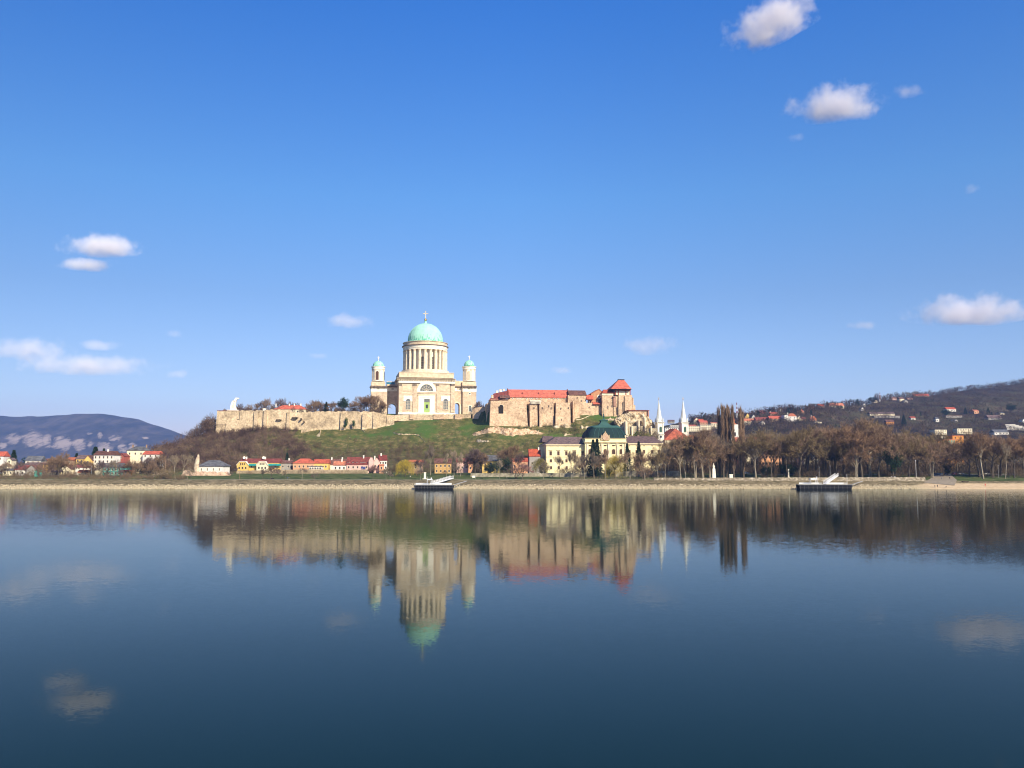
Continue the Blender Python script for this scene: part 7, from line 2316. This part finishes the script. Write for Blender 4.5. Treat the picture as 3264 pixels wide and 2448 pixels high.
for k in range(420):
    px = rs.uniform(2050, 3290); Y = rs.uniform(566, 600); u = pr_ang(px, 1500)[0]
    if 2245 < px < 2420 or 2960 < px < 3090 or math.sin(px * .021) + .5 * math.sin(px * .053) > .75:
        continue
    pts.append((u * Y, Y, H(u * Y, Y) - .3, rs.uniform(2.5, 6.5)))
for k in range(110):
    px = rs.uniform(1770, 2060); Y = rs.uniform(586, 625); u = pr_ang(px, 1500)[0]
    pts.append((u * Y, Y, H(u * Y, Y) - .3, rs.uniform(2.5, 6.5)))
for k in range(60):
    px = rs.uniform(400, 520); Y = rs.uniform(618, 634); u = pr_ang(px, 1480)[0]
    pts.append((u * Y, Y, H(u * Y, Y) - .3, rs.uniform(6, 11)))
brush('undergrowth', pts, 7, 110, brushmat('park_brush', [(.34, (0.08, 0.055, 0.04)), (.5, (0.14, 0.10, 0.065)), (.66, (0.17, 0.13, 0.07))], .04), 'tangled bare brush among the village houses and behind the park trees')
# hillside woods
pts = []
us_ = [hu[3], hu[-2]]
while len(pts) < 7500:
    U = rs.uniform(us_[0], us_[1])
    yr = float(np.interp(U, hu, hY))
    t = rs.uniform(0, 1.02)
    Y = HY0 + (yr - HY0) * t
    pts.append((U * Y, Y, float(hillz(U, Y)) - .5, rs.uniform(4, 8) * (1 + .3 * t)))
for k in range(700):
    U = rs.uniform(us_[0], us_[1]); Y = float(np.interp(U, hu, hY)) + rs.uniform(-25, 5)
    pts.append((U * Y, Y, float(hillz(U, Y)) - .5, rs.uniform(6, 15)))
bm3 = brushmat('hillside_wood', [(.36, (0.022, 0.027, 0.017)), (.45, (0.055, 0.038, 0.03)), (.55, (0.09, 0.06, 0.044)), (.64, (0.13, 0.105, 0.055))], .02)
brush('woods', pts, 3, 26, bm3, 'bare brown woods and gardens covering the far hillside', wid=(.12, .3), flat=1.2)
# bank grass and weeds
pts = []
for k in range(260):
    px = rs.uniform(760, 1170); Y = rs.uniform(618, 626); u = pr_ang(px, 1500)[0]
    pts.append((u * Y, Y, H(u * Y, Y) - .1, rs.uniform(.8, 3.2)))
for k in range(1600):
    x = rs.uniform(-330, 232); y = rs.uniform(532, 547)
    pts.append((x, y, H(x, y) - .05, rs.uniform(.3, 1.1) if x > 60 or rs.rand() < .8 else rs.uniform(1, 2.2)))
for k in range(420):
    x = rs.uniform(-330, -230); y = rs.uniform(530, 575)
    pts.append((x, y, H(x, y) - .05, rs.uniform(.8, 2.6)))
for k in range(260):
    x = rs.uniform(30, 105); y = rs.uniform(536, 550)
    pts.append((x, y, H(x, y) - .05, rs.uniform(.8, 3.0)))
brush('undergrowth', pts, 4, 60, brushmat('bank_weeds', [(.35, (0.13, 0.10, 0.06)), (.6, (0.26, 0.21, 0.13))], .3), 'dry weeds and low bushes on the river embankment', flat=1.6)
# stones of the shore
rs = np.random.RandomState(12)
n = 9000
x = rs.uniform(-335, 238, n); y = rs.uniform(519.5, 530, n) + np.abs(rs.normal(size=n)) * 1.5
z = HH(x, y)
s = rs.uniform(.15, .55, n)
base = np.array([(1, 0, 0), (0, 1, 0), (-1, 0, 0), (0, -1, 0), (0, 0, .8), (0, 0, -.5)], float)
fc = np.array([(0, 1, 4), (1, 2, 4), (2, 3, 4), (3, 0, 4), (1, 0, 5), (2, 1, 5), (3, 2, 5), (0, 3, 5)])
v = base[None] * s[:, None, None] * rs.uniform(.6, 1.4, (n, 6, 1)) + np.stack([x, y, z], 1)[:, None]
f = (fc[None] + (np.arange(n) * 6)[:, None, None]).reshape(-1, 3)
tag(npmesh('rubble', v.reshape(-1, 3), f, brushmat('shore_stone', [(.35, (0.18, 0.14, 0.09)), (.5, (0.46, 0.38, 0.24)), (.65, (0.66, 0.57, 0.40))], 1.2)), 'pale loose stones along the waterline', 'stones', kind='stuff')
# ------------------------------------------------------------------ paths and roads
def strip(name, pts, wid, m, dz=.06):
    """a ribbon laid on the ground along (x, y) points"""
    vs, fs = [], []
    Q = []
    for (x0, y0), (x1, y1) in zip(pts[:-1], pts[1:]):
        n = max(2, int(math.hypot(x1 - x0, y1 - y0) / 3))
        Q += [(x0 + (x1 - x0) * k / n, y0 + (y1 - y0) * k / n) for k in range(n)]
    Q.append(pts[-1])
    for i, (x, y) in enumerate(Q):
        a = Q[max(0, i - 1)]; b = Q[min(len(Q) - 1, i + 1)]
        d = Vector((b[0] - a[0], b[1] - a[1], 0)).normalized()
        nrm = Vector((-d.y, d.x, 0))
        w = wid if not callable(wid) else wid(i / (len(Q) - 1))
        for k in (-1, -.33, .33, 1):
            px_, py_ = x + nrm.x * w / 2 * k, y + nrm.y * w / 2 * k
            vs.append((px_, py_, H(px_, py_) + dz))
    for i in range(len(Q) - 1):
        for k in range(3):
            fs.append((4 * i + k, 4 * i + k + 1, 4 * i + 5 + k, 4 * i + 4 + k))
    return tag(MB().add(vs, fs).build(name, m), kind='structure')


GRAVEL = mat('path_gravel', (0.50, 0.44, 0.33), (0.38, 0.33, 0.24), scale=.8)
strip('path', [(-330, 552), (-200, 550), (0, 549), (90, 550), (232, 552)], 2.6, GRAVEL)
strip('road', [(170, 612), (420, 614)], 8, mat('pale_asphalt', (0.22, 0.21, 0.19), (0.16, 0.15, 0.14), scale=.5))
q0, q1 = P(*rp(7, 1080, 1432), 537), P(*rp(7, 1150, 1300), 612)
strip('ramp', [(q0.x, 534), (q0.x * .7 + q1.x * .3, 553), (q1.x, 612)], lambda t: 17 - 7 * t, mat('ramp_concrete', (0.33, 0.275, 0.2), (0.22, 0.185, 0.135), scale=.5), dz=.18)

PWALL = mat('promenade_stone', (0.27, 0.24, 0.17), (0.13, 0.11, 0.08), scale=.4, c3=(0.40, 0.36, 0.27))
wallrun('promenade_wall', 'long low pale wall behind the riverside lawn, from the birches to the palace', [(4, 0, 1336, 1362, 582), (4, 700, 1336, 1358, 582), (4, 1500, 1328, 1352, 584)], PWALL, .5, batter=0, jag=.03)
wallrun('promenade_wall', 'low pale wall glimpsed under the park trees right of the palace willow', [(5, 1060, 1150, 1180, 584), (5, 1500, 1146, 1172, 586), (5, 1900, 1146, 1172, 588)], PWALL, .5, batter=0, jag=.03)
wallrun('embankment_wall', 'long rough quay wall of pale stones under the park lawn', [(5, 1560, 1232, 1262, 546), (5, 2212, 1232, 1262, 546), (6, 700, 1230, 1268, 545), (6, 1500, 1228, 1266, 545), (6, 2000, 1226, 1268, 545), (7, 300, 1345, 1388, 545), (7, 930, 1348, 1380, 545)],
        mat('quay_stone', (0.23, 0.19, 0.13), (0.11, 0.09, 0.06), scale=.6, c3=(0.46, 0.40, 0.30), bump=.3, bscale=2), 1.2, batter=.2, jag=.12)


# ------------------------------------------------------------------ landing pontoons
def pontoon(label, reg, x0, x1, yd, yw, Y, rail_gaps, shelter, gang, ball, mast=None, cable=None):
    F = Fr(*rp(reg, (x0 + x1) / 2, yw), Y, 0, z=0)
    r = empty('pontoon', F.o, 0, label, 'pontoon', 'landing pontoons at the river bank')
    a, zt = F.at(reg, x0, yd, 0); b, _ = F.at(reg, x1, yd, 0)
    dep = 6.0
    m = MB(); m.add([(a + .8, 0, -.5), (b - .8, 0, -.5), (b - .8, dep, -.5), (a + .8, dep, -.5), (a, -.0, zt), (b, 0, zt), (b, dep, zt), (a, dep, zt)], [(0, 3, 2, 1), (4, 5, 6, 7), (0, 1, 5, 4), (1, 2, 6, 5), (2, 3, 7, 6), (3, 0, 4, 7)])
    hull = m.build('hull', BLACK, r)
    m = MB(); n = 12
    for k in range(n + 1):
        x = a + .8 + (b - a - 1.6) * k / n
        m.box(x - .07, x + .07, -.14, .1, .15, zt - .1)
    m.box(a - .1, b + .1, -.2, .1, zt - .3, zt + .05); m.box(a + .3, b - .3, -.18, .1, zt * .45, zt * .45 + .18)
    m.build('rubbing_strake', mat('hull_trim', (0.09,0.09,0.095), rough=.6), hull)
    m = MB(); m.box(a, b, 0, dep, zt, zt + .12); m.build('deck', WALLS['grey'], r)
    m = MB()
    for g0, g1 in rail_gaps:
        p, _ = F.at(reg, g0, yd, 0); q, _ = F.at(reg, g1, yd, 0)
        for yy_ in (.1, dep - .1):
            k = 0
            x = p
            while x < q:
                m.box(x - .05, x + .05, yy_ - .05, yy_ + .05, zt, zt + 1.15); x += .62
            for z in (.35, .75, 1.15):
                m.box(p, q, yy_ - .04, yy_ + .04, zt + z - .04, zt + z + .04)
            if yy_ > 1:
                m.box(p, q, yy_ - .02, yy_ + .02, zt + .3, zt + 1.1)
    m.build('railing', WMETAL, r)
    sx0, sx1, st, sb = shelter
    p, z1 = F.at(reg, sx0, st, 2); q, z0 = F.at(reg, sx1, sb, 2)
    m = MB(); m.box(p, q, 1.5, 4.5, z0, z1)
    sh = m.build('shelter_roof', WMETAL, r)
    m = MB()
    for x in (p + .1, q - .1):
        for yy_ in (1.6, 4.4):
            m.box(x - .08, x + .08, yy_ - .08, yy_ + .08, zt, z0)
    m.build('shelter_post', WMETAL, sh)
    c, z = F.at(reg, ball[0], ball[1], 2); m = MB(); m.ball((c, 2, z), .42, 10, 8); m.tube((c, 2, zt), (c, 2, z), .07); m.build('lamp', WMETAL, r)
    if mast:
        c, z = F.at(reg, mast[0], mast[1], 1); MB().tube((c, 1, zt), (c, 1, z), .12, .07).build('mast', WMETAL, r)
    # gangway to the bank
    gx0, gy0, gx1, gy1 = gang
    p, z0 = F.at(reg, gx0, gy0, 3); 
    dq = 546 - Y
    q, z1 = F.at(reg, gx1, gy1, dq)
    z1 = max(z1, H(F.o.x + q, 546) + .3)
    A, Bq = Vector((p, 3, z0)), Vector((q, dq, z1))
    m = MB()
    side = Vector((0.35, 0, 0)) if abs(Bq.y - A.y) > 1 else Vector((0, .8, 0))
    side = (Bq - A).cross(Vector((0, 0, 1))).normalized() * .9
    for s_ in (-1, 1):
        m.tube(A + side * s_, Bq + side * s_, .22, n=4)
        up = Vector((0, 0, 1.5))
        m.tube(A + side * s_ + up, Bq + side * s_ + up, .10, n=4)
        n = 14
        for k in range(n + 1):
            c = A + (Bq - A) * (k / n) + side * s_
            m.tube(c, c + up * (1.25 if k % 2 else 1.0), .08, n=4)
            if k < n:
                d = A + (Bq - A) * ((k + 1) / n) + side * s_
                m.tube(c, d + up, .05, n=3)
    vs = [A - side, A + side, Bq + side, Bq - side]
    m.add([v for v in vs] + [v + Vector((0, 0, .15)) for v in vs], [(0, 1, 2, 3), (4, 5, 6, 7), (0, 1, 5, 4), (1, 2, 6, 5), (2, 3, 7, 6), (3, 0, 4, 7)])
    m.build('gangway', WMETAL, r)
    if cable:
        p, z0 = F.at(reg, cable[0], cable[1], 3); q, z1 = F.at(reg, cable[2], cable[3], 20)
        MB().tube((p, 3, max(z0, zt)), (q, 20, z1), .28, n=6).build('mooring_boom', GMETAL, r)
    return r


pontoon('black pontoon with white rails and spiky ramp, moored below the bright yellow willow', 3, 1297, 1815, 1328, 1394, 513, ((1310, 1480), (1490, 1780)), (1468, 1535, 1246, 1262), (1530, 1315, 1795, 1238), (1524, 1238), (1470, 1215), (1810, 1330, 1980, 1275))
pontoon('larger black pontoon with ribbed hull moored under the park trees', 6, 1408, 2105, 1322, 1408, 511, ((1455, 1715), (1820, 2040)), (1557, 1645, 1238, 1256), (1745, 1312, 1900, 1205), (1638, 1226), (2030, 1186), (2095, 1330, 2230, 1278))


# ------------------------------------------------------------------ people
def person_mesh(stance, top, trou, hair, seed=0):
    """one skinned body, evaluated to a mesh; clothing by height"""
    st = {'stand': ((.10, 0, 0), (-.10, 0, 0), (.30, .0, .80), (-.30, 0, .80), 0), 'walk': ((.10, .28, .0), (-.10, -.26, 0), (.27, -.2, .86), (-.27, .2, .86), .03),
          'crouch': ((.14, .05, 0), (-.14, .0, 0), (.2, -.35, .45), (-.2, -.35, .45), .0)}[stance]
    hip = .92 if stance != 'crouch' else .45
    sh = hip + .50
    fy = -.15 if stance == 'crouch' else -.02
    V = [(0, 0, hip), (0, fy * .4, hip + .22), (0, fy, sh - .04), (0, fy * 1.2, sh + .10), (0, fy * 1.3, sh + .18), (0, fy * 1.4, sh + .30)]
    Rr = [.155, .14, .16, .06, .085, .075]
    E = [(0, 1), (1, 2), (2, 3), (3, 4), (4, 5)]

    def chain(start, pts, rr):
        i = start
        for p, r_ in zip(pts, rr):
            V.append(p); Rr.append(r_); E.append((i, len(V) - 1)); i = len(V) - 1
    for s_, (fx, fy2, fz) in ((1, st[0]), (-1, st[1])):
        kn = ((fx + s_ * .02), fy2 * .4 - (.35 if stance == 'crouch' else .04), .48 if stance != 'crouch' else .42)
        chain(0, [(s_ * .10, 0, hip - .06), kn, (fx, fy2 + .02, .09), (fx + s_ * .02, fy2 - .13, .05)], [.10, .068, .05, .045])
    for s_, (hx, hy, hz_) in ((1, st[2]), (-1, st[3])):
        el = (s_ * .28, (hy + fy) / 2 + .04, (sh + hz_) / 2)
        chain(2, [(s_ * .19, fy, sh - .02), el, (hx, hy, hz_), (hx, hy - .03, hz_ - .09)], [.07, .05, .037, .04])
    me = bpy.data.meshes.new('person')
    me.from_pydata(V, E, [])
    o = bpy.data.objects.new('person', me)
    COL.objects.link(o)
    md = o.modifiers.new('s', 'SKIN')
    sv = me.skin_vertices[0].data
    for k, r_ in enumerate(Rr):
        sv[k].radius = (r_, r_)
    sv[0].use_root = True
    o.modifiers.new('u', 'SUBSURF').levels = 1
    dg = bpy.context.evaluated_depsgraph_get()
    dg.update()
    me2 = bpy.data.meshes.new_from_object(o.evaluated_get(dg))
    bpy.data.objects.remove(o)
    skin = mat('skin', (0.5, 0.33, 0.25))
    me2.materials.clear()
    for c in (top, trou, skin, hair):
        me2.materials.append(c)
    for p in me2.polygons:
        c = p.center
        hand = abs(c.x) > .2 and c.z < hip - .02 and stance != 'crouch'
        p.material_index = 3 if c.z > sh + .22 or (c.z > sh + .15 and c.y > fy + .0) else (2 if c.z > sh + .07 or (hand and c.z < hip - .06 and abs(c.x) > .24) else (0 if c.z > hip - .05 else 1))
        p.use_smooth = True
    return me2


CL = {k: mat('cloth_' + k, v, rough=.9, scale=3) for k, v in dict(black=(.03, .03, .035), white=(.75, .73, .7), blue=(.05, .09, .22), red=(.6, .04, .03), grey=(.2, .2, .2), denim=(.06, .1, .18), tan=(.4, .3, .2), hair=(.06, .04, .03), green=(.1, .3, .1)).items()}


def person(reg, x, y, Y, stance, top, trou, label, rot=0.0, sc=1.0, group=None):
    q = P(*rp(reg, x, y), Y)
    o = bpy.data.objects.new('person', person_mesh(stance, CL[top], CL[trou], CL['hair']))
    COL.objects.link(o)
    o.location = (q.x, Y, H(q.x, Y) + .01)
    o.rotation_euler.z = rot
    o.scale = (sc,) * 3
    return tag(o, label, 'person', group)


PG = 'people strolling on the bank'
person(7, 1090, 1490, 524, 'stand', 'black', 'black', 'person in black standing at the water edge below the ramp', .4, 1.05, PG)
person(7, 1058, 1490, 523, 'stand', 'tan', 'grey', 'person in tan beside the one in black at the water edge', -.5, 1, PG)
person(7, 1200, 1490, 523, 'crouch', 'black', 'denim', 'person crouching in dark clothes at the water edge', .6, 1, PG)
person(7, 1711, 1485, 527, 'stand', 'red', 'red', 'person all in red standing on the sand near the right', 0, 1.05, PG)
person(7, 1143, 1365, 556, 'walk', 'grey', 'denim', 'person walking up the concrete ramp', .3, 1, PG)
person(7, 1250, 1365, 558, 'stand', 'black', 'black', 'dark-clothed person at the right side of the concrete ramp', 0, 1, PG)
person(7, 497, 1320, 560, 'stand', 'white', 'denim', 'left one of two white-shirted people on the lawn left of the lamp', .2, 1, PG)
person(7, 537, 1320, 560, 'stand', 'white', 'grey', 'right one of two white-shirted people on the lawn left of the lamp', -.2, 1, PG)
person(2, 1690, 1255, 552, 'walk', 'blue', 'denim', 'person in blue walking on the path below the dull cottage', 1.4, 1.05, PG)
person(2, 1712, 1255, 552.6, 'walk', 'grey', 'black', 'person in grey beside the walker in blue', 1.4, 1, PG)
person(3, 1252, 1235, 566, 'stand', 'white', 'black', 'person in white under the bright yellow willow', .3, 1, PG)
person(4, 1058, 1385, 562, 'stand', 'black', 'black', 'dark figure on the lawn in front of the palace left corner', .3, 1.05, PG)
person(4, 470, 1385, 562, 'walk', 'white', 'tan', 'person in white walking below the large dark yew', -1.4, 1, PG)
person(6, 1600, 1312, 509, 'stand', 'black', 'denim', 'person standing on the larger pontoon', .2, 1, PG)


# ------------------------------------------------------------------ cars
def car_proto(c, label):
    r = empty('car', (0, 0, 0), 0, label, 'car', 'cars parked behind the boat ramp')
    body = [(-2.1, .28), (2.1, .28), (2.15, .62), (1.95, .82), (1.1, .92), (-1.75, .95), (-2.1, .85), (-2.18, .55)]
    m = MB(); m.prism(body, -.85, .85); b = m.build('body', mat('car_paint_' + c[0], c[1], rough=.3, spec=.6), r)
    cab = [(-1.6, .93), (1.05, .9), (.35, 1.38), (-1.2, 1.42)]
    m = MB(); n = len(cab)
    vs = [(x, -.80 + .12 * (z > 1.2), z) for x, z in cab] + [(x, .80 - .12 * (z > 1.2), z) for x, z in cab]
    m.add(vs, [(0, 1, 2, 3), (7, 6, 5, 4)] + [(i, i + 4, (i + 1) % 4 + 4, (i + 1) % 4) for i in range(4)]); m.build('windows', GLASS, r)
    MB().box(-1.22, .36, -.7, .7, 1.38, 1.45).build('roof', MATS['car_paint_' + c[0]], r)
    for x in (-1.35, 1.35):
        for y in (-.86, .66):
            w = MB().lathe([(.32, 0), (.32, .2)], 0, 0, 16).build('wheel', BLACK, r, loc=(x, y + .2, .32)); w.rotation_euler.x = PI / 2
            MB().lathe([(.18, .2), (.18, .22)], 0, 0, 10).build('hub_cap', WMETAL, w)
    for y in (-.75, .45):
        MB().box(2.1, 2.19, y, y + .3, .6, .75).build('headlight', WMETAL, b); MB().box(-2.2, -2.1, y, y + .3, .62, .78).build('tail_light', mat('red_lens', (.4, .02, .02), rough=.3), b)
    return r


for c, lst in ((('silver', (.45, .5, .55)), [(7, 1120, 1285, 609, .2, 'silver-blue car parked at the top of the ramp'), (7, 870, 1225, 627, 0, 'pale car behind the trees left of the ramp')]), (('blue', (.05, .12, .3)), [(7, 1195, 1275, 610, 1.2, 'blue car in the middle of the ramp car park'), (7, 2065, 1295, 607, .1, 'dark blue car near the leaning birch'), (7, 680, 1215, 629, 0, 'dark blue van-like car under the trees left of the ramp'), (6, 725, 1090, 620, .2, 'blue car behind the poplars on the lawn road')]),
               (('red', (.2, .03, .04)), [(7, 1310, 1290, 608, .4, 'dark red car at the right of the ramp car park')]), (('white', (.75, .75, .73)), [(7, 1725, 1290, 609, 0, 'white car on the road between the big tree and the birch'), (7, 1390, 1275, 611, .2, 'white car next to the dark red car')]), (('black', (.03, .03, .03)), [(7, 1060, 1290, 610, .1, 'black car at the left of the ramp car park')])):
    base = None
    for reg, x, y, Y, rot, lb in lst:
        if base is None:
            o = base = car_proto(c, lb)
        else:
            o = copytree(base); o['label'] = lb
        q = P(*rp(reg, x, y), Y)
        o.location = (q.x, Y, H(q.x, Y) + .06); o.rotation_euler.z = rot


# ------------------------------------------------------------------ street furniture and monuments
def lamp(reg, x, yt, Y, label, m=WMETAL, base=False, gz=None):
    q = P(*rp(reg, x, yt), Y); g = H(q.x, Y) if gz is None else gz
    r = empty('lamp_post', (q.x, Y, g), 0, label, 'lamp post', 'lamp posts on the bank')
    h = q.z - g
    MB().tube((0, 0, -.3), (0, 0, h - .25), .13, .08, 8).build('pole', m, r)
    MB().lathe([(.12, h - .3), (.34, h - .2), (.3, h + .05), (.08, h + .15)], 0, 0, 10).build('lamp_head', m, r)
    if base:
        MB().box(-.9, .9, -.9, .9, -.3, .7).build('base_block', WHITE, r)
    return r


lamp(7, 806, 1130, 556, 'tall white pole on a stone block left of the ramp', base=True)
lamp(6, 1670, 1092, 560, 'lamp post above the larger pontoon, left one', GMETAL)
lamp(6, 1811, 1078, 566, 'lamp post above the larger pontoon, right one', GMETAL)
lamp(2, 1078, 1070, 551, 'brown pole in front of the yellow gable', mat('wooden_pole', (.3, .2, .13)))
lamp(7, 1876, 1190, 570, 'short lamp post between the white car and the birch', GMETAL)
lamp(1, 1190, 1080, 580, 'thin grey pole before the teal veranda house', GMETAL)
# white statue in the park
q = P(*rp(6, 306, 1205), 556); g = H(q.x, 556)
S = empty('statue', (q.x, 556, g), 0, 'white stone statue on a tall pedestal in the park, left of the poplars', 'statue')
z = lambda y: P(*rp(6, 306, y), 556).z - g
MB().box(-2.6, 2.6, -2, 2, -.3, .35).box(-1.9, 1.9, -1.5, 1.5, .35, .7).build('steps', WHITE, S)
MB().box(-1.1, 1.1, -1.1, 1.1, .7, z(1120), .25, .25).box(-1.0, 1.0, -1.0, 1.0, z(1120), z(1116)).build('pedestal', WHITE, S)
MB().lathe([(.62, z(1116)), (.7, z(1110)), (.5, z(1095)), (.62, z(1080)), (.66, z(1074)), (.25, z(1069)), (.2, z(1065)), (.3, z(1060)), (.3, z(1052)), (.12, z(1045))], 0, 0, 12, 0, 1, .7).tube((.5, 0, z(1076)), (.75, -.4, z(1092)), .16, .1).tube((-.5, 0, z(1076)), (-.55, -.5, z(1090)), .16, .1).build('figure', WHITE, S)
for reg, x, y0, y1, Y, w, lb in ((3, 1442, 1160, 1228, 560, 1.5, 'white stele on a wide foot right of the bright yellow willow'), (6, 1275, 1118, 1190, 575, .7, 'thin white stele on the park lawn among the yews'), (6, 530, 1186, 1216, 556, 2.4, 'low white stone block at the foot of the poplars')):
    q = P(*rp(reg, x, y1), Y); g = H(q.x, Y); h = P(*rp(reg, x, y0), Y).z - g
    h = max(h, .8)
    tag(MB().box(-w, w, -.9, .9, -.2, .3).box(-w * .45, w * .45, -.4, .4, .3, h * .85, .1, .05).box(-w * .5, w * .5, -.45, .45, h * .85, h).build('stele', WHITE, loc=(q.x, Y, g)), lb, 'monument')
for reg, x, y, Y, lb in ((3, 2075, 1215, 560, 'white notice board on the lawn right of the birches'), (4, 40, 1385, 558, 'white notice board at the left end of the low promenade wall')):
    q = P(*rp(reg, x, y), Y); g = H(q.x, Y)
    r = empty('notice_board', (q.x, Y, g), 0, lb, 'notice board')
    MB().box(-1.0, 1.0, -.06, .06, .9, 2.1).build('panel', WHITE, r)
    for s_ in (-1, 1):
        MB().box(s_ * .95 - .06, s_ * .95 + .06, -.08, .08, -.3, 2.2).build('leg', GMETAL, r)
for reg, x, Y, lb in ((4, 140, 558, 'dark park bench below the low promenade wall'), (6, 240, 560, 'park bench beside the white park statue'), (2, 1500, 552, 'bench on the lawn below the two-gabled yellow house')):
    q = P(*rp(reg, x, 1200), Y); g = H(q.x, Y)
    r = empty('park_bench', (q.x, Y, g), 0, lb, 'bench')
    W_ = CL['black']
    MB().box(-.9, .9, -.25, .2, .42, .48).build('seat', W_, r); MB().box(-.9, .9, .2, .26, .5, .9).build('backrest', W_, r)
    for s_ in (-1, 1):
        MB().box(s_ * .75 - .05, s_ * .75 + .05, -.2, .24, -.1, .42).build('leg', BLACK, r)
# masts on the hills
for reg, x, y0, y1, Y, w, lb in ((6, 606, 258, 420, 1480, 2.4, 'thin red and white lattice radio mast behind the poplars'), (7, 346, 250, 345, 1860, 2.2, 'white and red mast on the ridge beside the big conifer')):
    q = P(*rp(reg, x, y1), Y); t_ = P(*rp(reg, x, y0), Y)
    r = empty('radio_mast', q, 0, lb, 'mast')
    h = t_.z - q.z
    for k in range(6):
        m = MB(); z0, z1 = h * k / 6 - (5 if k == 0 else 0), h * (k + 1) / 6
        w0, w1 = w * (1 - .12 * k) / 2, w * (1 - .12 * (k + 1)) / 2
        for a, b in ((-1, -1), (1, -1), (1, 1), (-1, 1)):
            m.tube((a * w0, b * w0, z0), (a * w1, b * w1, z1), .22, n=4)
            m.tube((a * w0, b * w0, z0), (-b * w1, a * w1, z1), .12, n=3)
        m.build('mast_section', TIMBER if k % 2 else WMETAL, r)
# dark driftwood and beached skiff at the ramp
q = P(*rp(7, 1450, 1425), 540)
m = MB(); m.add([(-2.6, 0, .5), (-1.6, -.6, 0), (1.8, -.6, 0), (2.2, 0, .45), (1.8, .6, 0), (-1.6, .6, 0), (-1.7, -.75, .55), (1.9, -.75, .5), (1.9, .75, .5), (-1.7, .75, .55)],
                [(0, 1, 6), (1, 2, 7, 6), (2, 3, 7), (3, 4, 8), (4, 5, 9, 8), (5, 0, 9), (1, 5, 4, 2), (0, 5, 1), (2, 4, 3)])
tag(m.build('rowing_boat', mat('dark_boat_wood', (.07, .05, .04)), loc=(q.x, 540, H(q.x, 540) + .1), rot=.1), 'dark upturned-looking rowing boat drawn up on the sand right of the ramp', 'boat')
